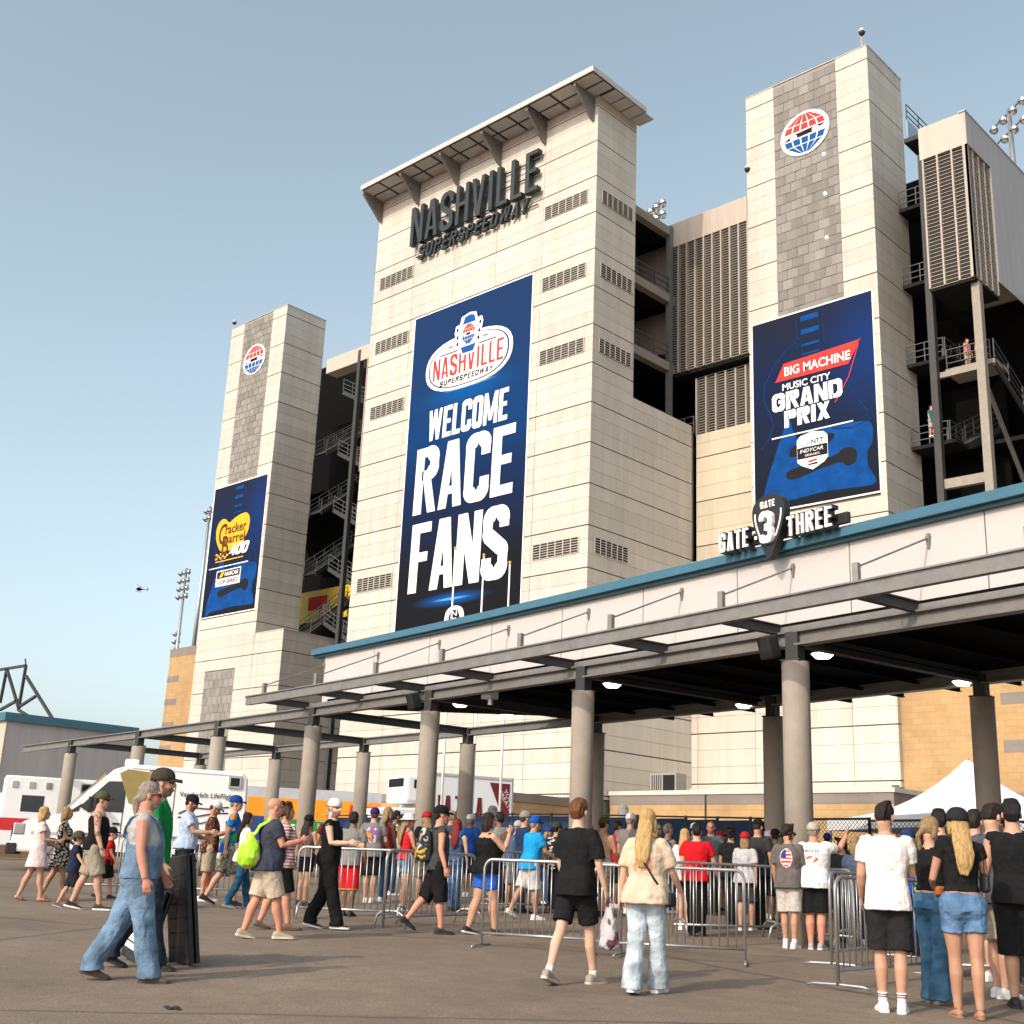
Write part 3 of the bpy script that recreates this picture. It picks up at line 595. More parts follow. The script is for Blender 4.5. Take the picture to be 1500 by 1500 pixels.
# ================================================================== corner towers
def guitar_banner(parent, name, label, f, u0, u1, v0, v1, plane):
    B_ = wthing(name, ((u0+u1)/2, plane-.1, v0), label, 'banner')
    w, h = u1-u0, v1-v0; P = lambda x, y: (u0+w*x, v0+h*y)
    solid(B_, 'border', u0-.1, u1+.1, plane-.115, plane-.075, v0-.1, v1+.1, 'print_white'); solid(B_, 'cloth', u0, u1, plane-.13, plane-.12, v0, v1, 'guitar_print')
    d = .135
    flat('guitar_body', [smooth_poly([P(*q) for q in ((.07, .02), (.09, .12), (.17, .26), (.27, .42), (.31, .44), (.34, .37), (.40, .335), (.62, .36), (.84, .355), (.955, .335), (.96, .24), (.92, .2), (.92, .13), (.955, .085), (.95, .035), (.6, .045), (.35, .035), (.17, .03), (.10, .005))], 3)], f, d, 'guitar_blue', B_)
    for pk in ([smooth_poly([P(*q) for q in ((.27, .155), (.30, .185), (.5, .20), (.68, .215), (.72, .235), (.80, .235), (.84, .20), (.82, .16), (.76, .15), (.70, .175), (.5, .155), (.33, .135))], 3), smooth_poly([P(*q) for q in ((.3, .255), (.33, .30), (.5, .33), (.66, .325), (.64, .29), (.5, .27), (.4, .25))], 3)]): flat('pickup', [pk], f, d+.013, 'print_black', B_)
    L_ = [P(*q) for q in ((.42, .86), (.30, .82), (.18, .74), (.10, .66), (.09, .58), (.14, .50), (.17, .43), (.13, .37), (.06, .32))]
    R2 = [P(*q) for q in ((.86, .76), (.90, .68), (.83, .60), (.80, .54), (.86, .47), (.93, .40), (.94, .35), (.80, .33), (.65, .35))]
    for rb in (ribbon(L_, .09), ribbon(R2, .08), ribbon([P(.385, .98), P(.385, .80)], .05), ribbon([P(.60, .98), P(.615, .80)], .05)): flat('guitar_outline', rb, f, d+.002, 'guitar_line', B_)
    for y, hh in ((.945, .028), (.875, .026), (.81, .014), (.765, .008)): flat('fret', [[P(.42, y), P(.57, y), P(.57, y+hh), P(.42, y+hh)]], f, d+.004, 'guitar_blue', B_)
    return B_, P, d
grad_mat('guitar_print', [(0, (.011, .013, .018)), (.35, (.010, .016, .035)), (.7, (.009, .018, .055)), (1, (.014, .018, .034))], 21, 32.5, [(-28.6, 29.5, 3.6, 5.5, (.008, .028, .12)), (-83.4, 29.5, 3.6, 5.5, (.008, .028, .12))])
def corner_tower(x0, x1, label, side):
    T = wthing('stadium_tower', ((x0+x1)/2, YR, 1.0), label, 'tower')
    zt, zr, mj = 48.0, 47.12, 2.72; yb = 61.5; st0, st1 = x0+1.96, x1-1.95
    solid(T, 'wall', x0+.02, x1-.02, YR+.01, yb, 1, zt-.02, 'joint')
    bu0, bu1 = x0+.27, x1-.3
    panels(T, 'F', YR, x0, x1, 18.9, zr, zr, mj, skip=[(st0, st1, 32.2, 60), (bu0, bu1, 21.0, 32.6)], sub=3)
    panels(T, 'F', YR, x0, x1, zr+.035, zt, zr, 5, skip=[(st0, st1, 32.2, 60)], sub=1)
    panels(T, 'X', x1, YR-.07, yb, 6, zr, zr, mj); panels(T, 'X', x1, YR-.07, yb, zr+.035, zt, zr, 5, sub=1)
    blocks(T, YR, st0, st1, 32.3, zt-.02, 6, .62, int(abs(x0)*10))
    solid(T, 'coping', x0-.03, x1+.1, YR-.1, yb+.03, zt+.0, zt+.06, 'wall_plain')
    globe(T, FF(YR), (st0+st1)/2, 43.9, 1.62, 1.45, .14)
    f = FF(YR)
    if side == 'R':
        # wide base to the left of the tower
        solid(T, 'base_wall', XC+.05, x1-.02, YR+.02, yb+2, 1, 18.85, 'joint')
        panels(T, 'F', YR, XC+.08, -28.4+.45, 6.1, 18.9, zr, mj, seams=(-39.7, -36.0, -30.3))
        solid(T, 'base_ledge', XC+.06, -28.3, YR-.25, YR+.02, 5.75, 6.08, 'panel')
        for z in (42.0, 39.4, 36.6): MB().ball((st1-.9, YR-.14, z), .08).build('lamp', 'lamp', T)
        B_, P, d = guitar_banner(T, 'wall_banner', 'dark blue guitar banner with red strip and large white GRAND PRIX words', f, bu0, bu1, 21.08, 32.5, YR)
        h = 11.42; w = bu1-bu0
        sl = lambda x: 0
        flat('red_strip', [[P(.195, .655), P(.80, .655), P(.905, .765), P(.27, .745)]], f, d+.03, 'print_red', B_)
        flat('red_strip_edge', ribbon([P(.90, .77), P(.80, .59), P(.685, .475)], .05), f, d+.03, 'print_red', B_)
        textobj('strip_words', 'BIG MACHINE', f, *P(.275, .676), w*.545, h*.048, 'print_white', B_, d+.046, off=.025)
        textobj('city_words', 'MUSIC CITY', f, *P(.255, .602), w*.40, h*.036, 'print_white', B_, d+.03, off=.02)
        letters('word_grand', 'GRAND', f, *P(.165, .50), w*.58, h*.093, .27, 'print_white', B_, d+.01, d+.03, gap=.08, tv=.24)
        letters('word_prix', 'PRIX', f, *P(.265, .405), w*.375, h*.088, .28, 'print_white', B_, d+.01, d+.03, gap=.08, tv=.24)
        flat('rule', [[P(.155, .36), P(.82, .36), P(.82, .367), P(.155, .367)]], f, d+.03, 'print_white', B_)
        sh = [P(*q) for q in ((.365, .325), (.395, .345), (.49, .358), (.585, .345), (.615, .325), (.615, .215), (.585, .195), (.49, .165), (.395, .195), (.365, .215))]
        s = flat('series_shield', [sh], f, d+.03, 'print_white', B_)
        flat('shield_band', [[P(.368, .228), P(.612, .228), P(.612, .284), P(.368, .284)]], f, d+.044, 'print_black', s)
        textobj('shield_name', 'INDYCAR', f, *P(.39, .256), w*.19, h*.018, 'print_white', s, d+.058, off=.004, shear=.2)
        textobj('shield_word', 'SERIES', f, *P(.43, .236), w*.12, h*.010, 'print_white', s, d+.058)
        textobj('shield_sponsor', 'NTT', f, *P(.485, .293), w*.10, h*.024, 'print_black', s, d+.044, off=.02)
        flat('shield_ring', [ell(*P(.43, .302), w*.035, h*.02, 18)], f, d+.044, 'screen_pale', s); flat('shield_ring_hole', [ell(*P(.43, .303), w*.02, h*.012, 14)], f, d+.058, 'print_white', s)
        flat('shield_flag', [[P(.455, .212), P(.525, .218), P(.525, .207), P(.455, .203)]], f, d+.044, 'print_red', s); flat('shield_car', [[P(.455, .196), P(.53, .2), P(.53, .19), P(.455, .19)]], f, d+.044, 'print_black', s)
    else:
        xr = -78.95
        solid(T, 'base_wall', x0+.05, xr-.02, YR+.02, 63.6, 1, 18.85, 'joint')
        panels(T, 'F', YR, x0, xr, 5, 18.9, zr, mj, seams=(-86,), skip=[(-89.3, -85.0, 7.0, 16.2)])
        panels(T, 'X', xr, YR-.07, 63.6, 5, 18.9, zr, mj)
        solid(T, 'base_coping', x1+.1, xr+.1, YR-.1, 63.6, 18.86, 18.93, 'panel')
        blocks(T, YR, -89.3, -85.0, 8.0, 16.2, 6, .68, 5)
        B_, P, d = guitar_banner(T, 'wall_banner', 'dark blue guitar banner with yellow and brown 400 race logo', f, bu0, bu1, 21.0, 32.5, YR)
        h = 11.5; w = bu1-bu0
        lg = flat('gold_shape', [smooth_poly([P(*q) for q in ((.20, .52), (.13, .60), (.13, .69), (.20, .735), (.28, .735), (.36, .70), (.46, .725), (.60, .745), (.70, .735), (.755, .68), (.74, .60), (.69, .55), (.66, .50), (.40, .48), (.27, .485))], 4)], f, d+.03, 'print_gold', B_)
        textobj('logo_upper', 'racker', f, *P(.305, .61), w*.40, h*.075, 'print_brown', lg, d+.046, off=.02)
        textobj('logo_lower', 'arrel', f, *P(.385, .535), w*.31, h*.07, 'print_brown', lg, d+.046, off=.02)
        textobj('logo_initial', 'C', f, *P(.185, .535), w*.15, h*.165, 'print_brown', lg, d+.046, off=.015); textobj('logo_initial', 'B', f, *P(.27, .455), w*.125, h*.145, 'print_brown', lg, d+.05, off=.015)
        letters('race_number', '400', f, *P(.42, .435), w*.34, h*.085, .3, 'print_white', lg, d+.035, d+.06, gap=.06, tv=.22, shear=.35)
        ck = []
        for i in range(6):
            for j in range(3):
                if (i+j) % 2 == 0: ck.append([P(.16+.042*i, .425+.016*j), P(.20+.042*i, .425+.016*j), P(.20+.042*i, .441+.016*j), P(.16+.042*i, .441+.016*j)])
        flat('checkers', ck, f, d+.03, 'print_gold', lg); flat('logo_rule', [[P(.17, .405), P(.70, .405), P(.70, .413), P(.17, .413)]], f, d+.03, 'print_gold', lg)
        flat('rule', [[P(.06, .36), P(.80, .36), P(.80, .367), P(.06, .367)]], f, d+.03, 'print_white', B_)
        s = flat('series_plate', [[P(.22, .215), P(.68, .215), P(.68, .335), P(.22, .335)]], f, d+.03, 'print_white', B_)
        flat('plate_band', [[P(.235, .275), P(.665, .275), P(.665, .327), P(.235, .327)]], f, d+.044, 'print_black', s); flat('plate_bars', [[P(.28, .283), P(.34, .283), P(.38, .32), P(.32, .32)]], f, d+.058, 'print_gold', s)
        textobj('plate_name', 'NASCAR', f, *P(.38, .285), w*.26, h*.032, 'print_white', s, d+.058, off=.03, shear=.3); textobj('plate_word', 'CUP SERIES', f, *P(.27, .23), w*.36, h*.03, 'print_black', s, d+.044, off=.02, shear=.2)
    return T
corner_tower(-36.02, -27.94, 'right beige tower with grey block strip above the dark guitar race banner', 'R')
corner_tower(-91.0, -82.75, 'narrow leftmost beige tower with grey block strip and yellow logo banner', 'L')
# ================================================================== grandstand behind the towers
def railing(mb, a, b, h=1.07, n=None, r=.03):
    a = Vector(a); b = Vector(b); L_ = (b-a).length; n = n or max(1, round(L_/1.5)); z = Vector((0, 0, 1))
    for k in (h, h*.62, h*.28): mb.bar(a+z*k, b+z*k, r*1.5)
    for i in range(n+1): p = a.lerp(b, i/n); mb.bar(p, p+z*h, r*1.8)
def stair(parent, a, b, wdir, width=1.5, rails=True):
    """one straight flight from a up to b: stringers, treads, two railings"""
    a = Vector(a); b = Vector(b); w = Vector(wdir)*width; n = max(4, int(abs(b.z-a.z)/.19)); mb = MB()
    mb.bar(a, b, .08, .34); mb.bar(a+w, b+w, .08, .34)
    o = mb.build('stair_flight', 'steel_dark', parent); tr = MB()
    for i in range(n):
        p = a.lerp(b, (i+.5)/n); q = p+w; dirn = (b-a); dirn.z = 0; dirn.normalize(); tr.bar(p, q, .28, .05, up=(0, 0, 1))
    tr.build('treads', 'steel_dark', o); rl = MB(); railing(rl, a+Vector((0, 0, .15)), b+Vector((0, 0, .15))); railing(rl, a+w+Vector((0, 0, .15)), b+w+Vector((0, 0, .15))); rl.build('handrail', 'rail_shade', o)
    return o
def grandstand():
    G = wthing('grandstand', (-55, 64, 1.0), 'beige grandstand block with louvred walls and open dark steel stairs behind the towers', 'grandstand')
    xe = -22.5; yf = 57.25; zt = 41.25
    # upper storey, its shaded end wall runs away to the right
    solid(G, 'upper_wall', -80.5, xe-.02, 67.5, 92, 33.0, zt, 'wall_plain')
    solid(G, 'upper_wall', -58, -36.3, yf+.9, 67.5, 33.0, zt, 'wall_plain'); solid(G, 'upper_wall', -25.1, xe-.02, yf+3.1, 67.5, 33.0, zt, 'wall_plain')
    solid(G, 'upper_wall', -70.6, -58, 59.2, 67.5, 33.0, zt, 'wall_plain'); solid(G, 'shade_backing', -36.5, -25.2, 67.2, 67.45, 1, 44.6, 'deep_shade'); solid(G, 'shade_backing', -101, -60, 70.2, 70.45, 6, 49.3, 'deep_shade'); solid(G, 'upper_wall', -76.6, -59.3, 57.45, 58.6, 40.0, 41.25, 'wall_plain'); solid(G, 'stair_parapet', -27.7, -27.62, 61.6, 66.5, 44.0, 45.2, 'screen_pale'); rp = MB(); railing(rp, (-27.66, 61.6, 45.2), (-27.66, 66.5, 45.2)); rp.build('railing', 'rail_shade', G); solid(G, 'stair_parapet', -27.9, -25.6, 61.6, 66.5, 43.7, 43.98, 'steel_dark')  # near-black backing sheets added behind the stairs, standing in for deep shade
    solid(G, 'end_wall', xe-.015, xe+.04, yf+3.0, 92, 32.4, zt, 'wall_grey')
    solid(G, 'end_wall', xe-.015, xe+.04, yf-.01, yf+3.0, 39.3, zt, 'wall_grey')
    solid(G, 'roof_edge', xe-.3, xe+.07, yf-.06, 92, zt, zt+.1, 'wall_grey')
    # right louvred box
    solid(G, 'box_wall', -25.1, xe-.02, yf, yf+3.1, 39.3, zt, 'wall_plain')
    louver_wall(G, 'F', yf+.25, -24.95, xe-.05, 31.6, 39.3, .8, .22); louver_wall(G, 'X', xe-.25, yf+.05, yf+3.0, 31.6, 39.3, .75, .22)
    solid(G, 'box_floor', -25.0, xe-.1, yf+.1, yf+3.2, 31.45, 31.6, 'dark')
    # middle louvred box between the centre and right towers
    solid(G, 'box_wall', -41.75, -36.05, yf, yf+.9, 39.6, zt, 'wall_plain')
    louver_wall(G, 'F', yf+.25, -41.75, -36.05, 31.0, 39.6, .66, .17)
    louver_wall(G, 'F', yf+.95, -40.25, -36.05, 26.9, 30.6, .66, .17)
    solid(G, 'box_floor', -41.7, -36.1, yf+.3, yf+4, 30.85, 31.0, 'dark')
    solid(G, 'infill_wall', -40.18, -36.05, yf+.62, yf+1.2, 5, 26.85, 'joint'); panels(G, 'F', yf+.6, -40.12, -36.03, 18.9, 26.85, 47.12, 2.72, m='panel_warm')
    # open floors beside the centre tower, looking in from the right
    x = -41.75
    for z in (40.6, 35.95, 31.35, 26.9):
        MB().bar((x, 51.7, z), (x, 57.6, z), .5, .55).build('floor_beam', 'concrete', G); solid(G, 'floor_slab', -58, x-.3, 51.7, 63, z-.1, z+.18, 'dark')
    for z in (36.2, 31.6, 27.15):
        mb = MB(); railing(mb, (x+.2, 51.7, z), (x+.2, 57.3, z), n=3, r=.035); mb.build('railing', 'rail_shade', G)
    mb = MB(); railing(mb, (-41.6, 57.7, 27.0), (-40.25, 57.7, 27.0), n=2); mb.build('railing', 'rail_shade', G)
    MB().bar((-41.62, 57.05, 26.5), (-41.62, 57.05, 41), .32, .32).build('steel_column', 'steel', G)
    solid(G, 'inner_wall', -58.5, -58.2, 51.7, 63, 20, 41, 'dark')  # floors and inner wall coloured dark for the shade inside
    # underside of the seating closes the view, its near-black colour stands for shade
    mb = MB(); mb.add([(-91, 64, 32.9), (xe+26, 64, 32.9), (xe+26, 96, 2), (-75, 96, 2), (-75, 70, 27.1), (-91, 70, 27.1)], [(0, 1, 2, 3, 4, 5)]); mb.build('seating_underside', 'deep_shade', G)
    for z in (20.2, 25.8):
        solid(G, 'concourse_floor', -78, -20.0, 66, 80, z-.25, z, 'dark')
    # right stair: columns, landings, flights between tower side and the box
    cols = [(-25.05, 58.3), (-22.65, 58.0)]
    MB().bar((-25.25, 57.9, 1), (-25.25, 57.9, 40), .36, .36).build('steel_column', 'steel_dark', G)
    MB().bar((-22.75, 57.9, 1), (-22.75, 57.9, 31.5), .42, .42).build('steel_column', 'concrete', G)
    MB().bar((-22.75, 66.5, 1), (-22.75, 66.5, 33), .42, .42).build('steel_column', 'steel_dark', G)
    for z in (38.6, 33.8, 29.0, 24.2, 19.6):
        lb = MB(); lb.box(-27.8, -25.3, 60.2, 61.8, z-.2, z); L_ = lb.build('landing', 'dark', G)  # landing coloured dark to carry the shade of the stair
        r = MB(); railing(r, (-27.8, 60.2, z), (-25.7, 60.2, z), n=2); railing(r, (-25.6, 60.2, z), (-25.6, 61.8, z), n=1); r.build('railing', 'rail_shade', L_)
        stair(G, (-25.5, 61.9, z), (-25.5, 66.7, z+2.4), (-1, 0, 0), 1.0)
    lb = MB(); lb.box(-25.1, -22.5, 58.9, 60.6, 27.35, 27.6); L_ = lb.build('landing', 'concrete', G); MB().bar((-25.2, 58.2, 27.0), (-22.9, 58.2, 27.0), .2, .3).build('floor_beam', 'concrete', G)
    r = MB(); railing(r, (-25.0, 58.9, 27.6), (-22.7, 58.9, 27.6), n=2); railing(r, (-22.5, 58.9, 27.6), (-22.5, 66, 24.6), n=4); r.build('railing', 'rail_shade', L_)
    MB().bar((-22.5, 58.9, 27.3), (-22.5, 66, 24.3), .1, .35).build('stair_flight', 'steel_dark', G)
    MB().bar((-25.2, 58.0, 21.0), (-22.9, 58.0, 21.0), .3, .5).build('floor_beam', 'concrete', G)
    MB().bar((-22.75, 58.2, 26), (-22.75, 66.3, 18), .18).build('brace', 'steel', G); MB().bar((-22.75, 66.3, 23.6), (-22.75, 58.2, 17.2), .22).build('brace', 'steel', G)
    # left stair between the left tower and the centre tower
    for z in (38.6, 33.4, 28.2, 23.2): stair(G, (-80.6, 60.0, z-4.3), (-82.2, 66.0, z), (1, 0, 0), 1.6)
    for k, z in enumerate((40.0, 34.5, 29.5, 24.5, 20.0)):
        st = stair(G, (-72.3, 61.0, z-3.4), (-78.7, 61.0, z), (0, 1, 0), 1.4)
        lb = MB(); lb.box(-72.3, -69.6, 60.9, 63.5, z-3.7, z-3.5); L_ = lb.build('landing', 'steel_dark', G); r = MB(); railing(r, (-72.3, 60.9, z-3.5), (-69.6, 60.9, z-3.5), n=2); r.build('railing', 'rail_shade', L_)
    MB().bar((-72.4, 57.6, 1), (-72.4, 57.6, 41.0), .34, .34).build('steel_column', 'steel_dark', G)
    MB().bar((-72.4, 57.6, 41.0), (-79.8, 63.5, 43.0), .16, .3).build('floor_beam', 'steel_dark', G)
    louver_wall(G, 'F', 57.45, -71.0, -68.0, 30.4, 39.9, .66, .17)
    for z in (36, 31, 26): MB().ball((-74.5, 66, z), .12).build('lamp', 'lamp', G)
    a = onY(447, 905, 66); b = onY(516, 855, 66); solid(G, 'yellow_board', a[0]-3, b[0]+.5, 66, 66.2, a[2]-.5, b[2], 'yellow_sign'); c = onY(462, 868, 65.9); solid(G, 'red_board', c[0]-.9, c[0]+1.6, 65.9, 65.98, a[2]+.6, b[2]-.6, 'print_red')
    q = onY(500, 893, 65.9); textobj('board_word', 'en', FF(65.9), q[0], q[2], 1.7, 1.1, 'print_black', G, .03, off=.03); q = onY(473, 902, 65.9); textobj('board_word', 'RT', FF(65.9), q[0], q[2], 1.4, 1.0, 'print_white', G, .12, off=.03)
    # top platform at the left end with its mast
    lb = MB(); lb.box(-100.2, -92.0, 65, 66.6, 24.4, 24.8); L_ = lb.build('top_platform', 'steel_dark', G); r = MB(); railing(r, (-100.2, 65, 24.8), (-92, 65, 24.8)); r.build('railing', 'rail_shade', L_)
    MB().bar((-94.2, 66, 1), (-94.2, 66, 24.5), .6, .6).build('steel_column', 'steel_dark', G)
grandstand()
# ------------------------------------------------------------------ brick blocks
def brick_block(name, x0, x1, y0, y1, zt, label, strips=()):
    T = wthing(name, ((x0+x1)/2, y0, .9), label, 'building')
    solid(T, 'wall', x0, x1, y0, y1, .6, zt-.75, 'brick'); solid(T, 'cap_course', x0-.02, x1+.02, y0-.02, y1, zt-.75, zt, 'brick_grey')
    for (a, b, z) in strips: solid(T, 'grey_band', a, b, y0-.012, y0+.05, z-.27, z+.27, 'brick_grey')
    return T
brick_block('brick_block', -96.1, -91.03, 57.9, 64, 18.9, 'tall tan brick wall block at the left end of the grandstand', [(-96.12, -94.3, z) for z in (16.2, 14.2, 12.2, 10.2, 8.2)])
b_ = brick_block('brick_block', -28.28, -20.9, 57.6, 72, 18.9, 'tan brick wall block with short grey bands behind the white tent', [(-22.9, -20.88, z) for z in (12.2, 10.0, 7.8)])
solid(b_, 'grey_band', -28.29, -20.88, 57.585, 57.7, 5.1, 5.7, 'brick_grey')
def low_building():
    T = wthing('low_building', (-33, 50, .9), 'low tan brick building with pale coping in front of the towers', 'building')
    solid(T, 'wall', -40.0, -24.7, 50, 57.0, .6, 4.75, 'brick'); solid(T, 'grey_course', -40.02, -24.68, 49.985, 57.0, 4.75, 5.22, 'brick_grey'); solid(T, 'coping', -40.05, -24.6, 49.93, 57.0, 5.22, 5.42, 'panel')
    solid(T, 'side_wall', -52, -40.4, 43.0, 47.7, .6, 4.5, 'brick'); solid(T, 'side_coping', -52, -40.35, 42.95, 47.75, 4.5, 4.9, 'brick_grey')
    MB().bar((-34.2, 49.95, 1), (-34.2, 49.95, 5.2), .06, .06).build('drain_pipe', 'steel_dark', T)
low_building()
def ac_unit(x, y, z, w, label):
    T = wthing('air_conditioner', (x, y, z), label, 'air conditioner', 'roof air conditioners')
    MB().box(x-w/2, x+w/2, y-.45, y+.45, z, z+.95).build('casing', 'ac_grey', T, bevel=.03)
    for i in range(5): xx = x-w/2+.12+i*(w*.42)/5; MB().box(xx, xx+.05, y-.475, y-.452, z+.12, z+.85).build('grille_bar', 'steel_dark', T)
    MB().box(x+.02, x+w/2-.08, y-.47, y-.451, z+.1, z+.85).build('grille', 'dark', T)
ac_unit(-37.5, 51.5, 5.42, 1.6, 'grey roof air conditioner on the low brick building beside the shaded tower wall')
ac_unit(-47.4, 46.3, 4.9, 1.4, 'grey roof air conditioner above the white box truck, nearer the column')
ac_unit(-50.6, 45.6, 4.9, 1.5, 'grey roof air conditioner above the white box truck, farther left')
# ================================================================== gate canopy on concrete columns
CPX = [(1165, 970), (857, 1013), (632, 1043), (460, 1064), (322, 1080), (205, 1093), (104, 1104)]
HC = 4.73
CC = [np.array(onZ(x, y, HC)[:2]) for x, y in CPX]
CC = [CC[0]*1.0]+[CC[i]*.5+(CC[i-1]+CC[i+1])*.25 for i in range(1, 6)]+[CC[6]]
CC = [CC[0]+(CC[0]-CC[1])*np.array([1.0, 1.06])*k for k in (2, 1)]+CC      # two more to the right, outside the frame
def cline(t, off=0.0):
    """point on the curved column line; t counts columns (0 = rightmost built), off > 0 is away from the viewer"""
    t = max(0, min(len(CC)-1.0001, t)) if t <= len(CC)-1 else t
    i = min(int(t), len(CC)-2); f = t-i; p = CC[i]*(1-f)+CC[i+1]*f
    a = CC[max(i-1, 0)]; b = CC[min(i+2, len(CC)-1)]; d = b-a; d = d/np.linalg.norm(d)
    return p+off*np.array([d[1]*1.0, -d[0]])*1.0
def cp(t, off, z): p = cline(t, off); return (p[0], p[1], z)
def run(name, t0, t1, off, z0, z1, th, m, parent, steps=None, zf=None):
    """a curved strip of solid along the column line: thickness th in depth, from z0 to z1"""
    n = steps or max(2, int((t1-t0)*3)); mb = MB(); rr = []
    for i in range(n+1):
        t = t0+(t1-t0)*i/n; a = cp(t, off-th/2, 0); b = cp(t, off+th/2, 0)
        rr.append([(a[0], a[1], z0), (b[0], b[1], z0), (b[0], b[1], z1), (a[0], a[1], z1)])
    mb.rings(rr, 4); return fixn(mb.build(name, m, parent))
def i_run(name, t0, t1, off, z, w, h, m, parent, n):
    mb = MB()
    for k in range(n):
        a = cp(t0+(t1-t0)*k/n, off, z); b = cp(t0+(t1-t0)*(k+1)/n, off, z); mb.ibeam(a, b, w, h, .03)
    return mb.build(name, m, parent)
def canopy():
    K = wthing('gate_canopy', (*CC[2], ground_z(*CC[2])), 'long gate canopy with white fascia, blue edge and round concrete columns', 'canopy')
    OB, DB = 5.0, 6.4
    zb = 5.1
    # concrete columns: front row and back row, steel stub on each
    def column(p, r):
        g = ground_z(*p)-.05; n = 24
        mb = MB(); mb.tube([(p[0], p[1], g), (p[0], p[1], HC-.02), (p[0], p[1], HC)], [r, r, r-.015], n); o = mb.build('column', 'concrete', K, smooth=False)
        for f in o.data.polygons: f.use_smooth = len(f.vertices) == 4
        MB().box(p[0]-.11, p[0]+.11, p[1]-.11, p[1]+.11, HC, zb+.1).build('steel_stub', 'steel_dark', o); MB().box(p[0]-.17, p[0]+.17, p[1]-.17, p[1]+.17, HC, HC+.03).build('base_plate', 'steel_dark', o)
        return o
    for i in range(1, 9): column(cline(i), .215)
    for i in range(2, 9):
        if i == 3: column(cline(2.95, OB), .215)
        else: column(cline(i, OB), .215)
    # main beams
    for i in range(0, 8): i_run('beam', i+.0, i+1.0, 0, zb, .2, .24, 'steel', K, 1); i_run('beam', i, i+1, OB, zb-.02, .2, .22, 'steel', K, 1)
    for i in range(1, 9): MB().ibeam(cp(i, .12, zb-.01), cp(i, OB-.1, zb-.01), .16, .2, .025).build('cross_beam', 'steel_dark', K)
    # left tail of the pergola beam
    e = CC[-1]+(CC[-1]-CC[-2])*.85; MB().ibeam(cp(8, 0, zb), (e[0], e[1], zb), .2, .24, .03).build('beam', 'steel', K)
    # roof slab, coloured near-black to hold the shade beneath it
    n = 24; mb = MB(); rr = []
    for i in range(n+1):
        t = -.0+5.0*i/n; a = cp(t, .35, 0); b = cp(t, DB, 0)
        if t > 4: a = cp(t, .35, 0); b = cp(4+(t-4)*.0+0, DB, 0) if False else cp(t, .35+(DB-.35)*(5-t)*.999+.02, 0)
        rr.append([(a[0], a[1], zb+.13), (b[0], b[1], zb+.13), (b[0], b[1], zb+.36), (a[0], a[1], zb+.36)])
    mb.rings(rr, 4); fixn(mb.build('roof_deck', 'deep_shade', K))
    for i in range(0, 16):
        t = i*.25; MB().ibeam(cp(t, .45, zb+.06), cp(t, DB-.1, zb+.06), .08, .12, .015).build('purlin', 'deep_shade', K)  # purlins share the near-black colour that stands for the shade
    # white fascia wall built of sheets, blue coping in two steps
    fe = 5.06
    for i in range(11):
        a, b = fe*i/11, fe*(i+1)/11; run('fascia_sheet', a+.002, b-.002, .42, zb+.16, 6.60, .1, 'white_fascia', K, 2)
    run('coping', 0, fe+.08, .38, 6.60, 6.66, .22, 'teal_dark', K); run('coping', 0, fe+.08, .34, 6.66, 6.80, .32, 'teal', K); run('coping', 0, fe+.06, .38, 6.80, 6.84, .26, 'teal', K)
    p0, p1 = cp(fe, .42, 0), cp(fe, 3.4, 0)
    # outer trellis beam with arms and tie rods
    zo = 5.3; oo = -1.32
    run('outer_beam', 0, 5.22, oo, zo-.10, zo+.10, .12, 'steel', K)
    run('outer_flange', 0, 5.22, oo, zo+.10, zo+.125, .2, 'steel', K)
    for i in range(0, 11):
        t = i*.5+.06
        if t > 5.2: t = 5.19
        MB().ibeam(cp(t, oo+.06, zo-.02), cp(t, .0, zb+.18), .1, .17, .02).build('arm', 'steel_dark', K)
        if i % 1 == 0:
            a = Vector(cp(t+.0, oo, zo+.12)); b = Vector(cp(t+.0, .36, 6.38))
            o = MB().tube([a+Vector((0, 0, .22)), b], .016, 6).build('tie_rod', 'steel', K); MB().bar(a, a+Vector((0, 0, .28)), .09, .09).build('rod_post', 'steel', o); MB().tube([b+Vector((0, 0, -.16)), b+Vector((0, 0, .02)), b+Vector((0, 0, .07))], [.02, .05, .03], 6).build('rod_anchor', 'steel', o)
    run('edge_beam', 0, 5.05, .05, zb+.13, zb+.22, .1, 'steel', K)
    # round downlights under the deck
    for (x, y) in ((897, 996), (1205, 951), (1090, 1027), (1410, 992), (668, 1028), (785, 1070)):
        p = onZ(x, y, zb+.02)
        if x == 785: p = np.array([*cline(4.2, 3.0), zb])
        if x == 668: p = np.array([*cline(4.05, 1.0), zb])
        o = MB().tube([(p[0], p[1], zb+.13), (p[0], p[1], zb-.06)], [.12, .21], 14).build('downlight', 'steel', K); MB().tube([(p[0], p[1], zb-.061), (p[0], p[1], zb-.13)], [.19, .12], 14).build('lens', 'lamp', o)
    # loudspeakers on two columns, pole-top box
    for i in (2, 4):
        p = cline(i, -.38); d = CC[i+1]-CC[i-1]; o = MB().box(-.13, .13, -.11, .12, -.2, .16).build('loudspeaker', 'speaker_black', K, bevel=.03); o.location = (p[0]-.26, p[1]+.12, zb-.12); o.rotation_euler = (.3, 0, math.atan2(d[1], d[0])+math.pi)
    p = onZ(718, 1008, zb+.02); MB().box(p[0]-.15, p[0]+.15, p[1]-.12, p[1]+.12, zb-.22, zb+.12).build('camera_box', 'white_fascia', K, bevel=.02); MB().tube([(p[0]+.03, p[1], zb-.34), (p[0]+.03, p[1], zb-.2)], .06, 10).build('camera_dome', 'galv', K)
canopy()
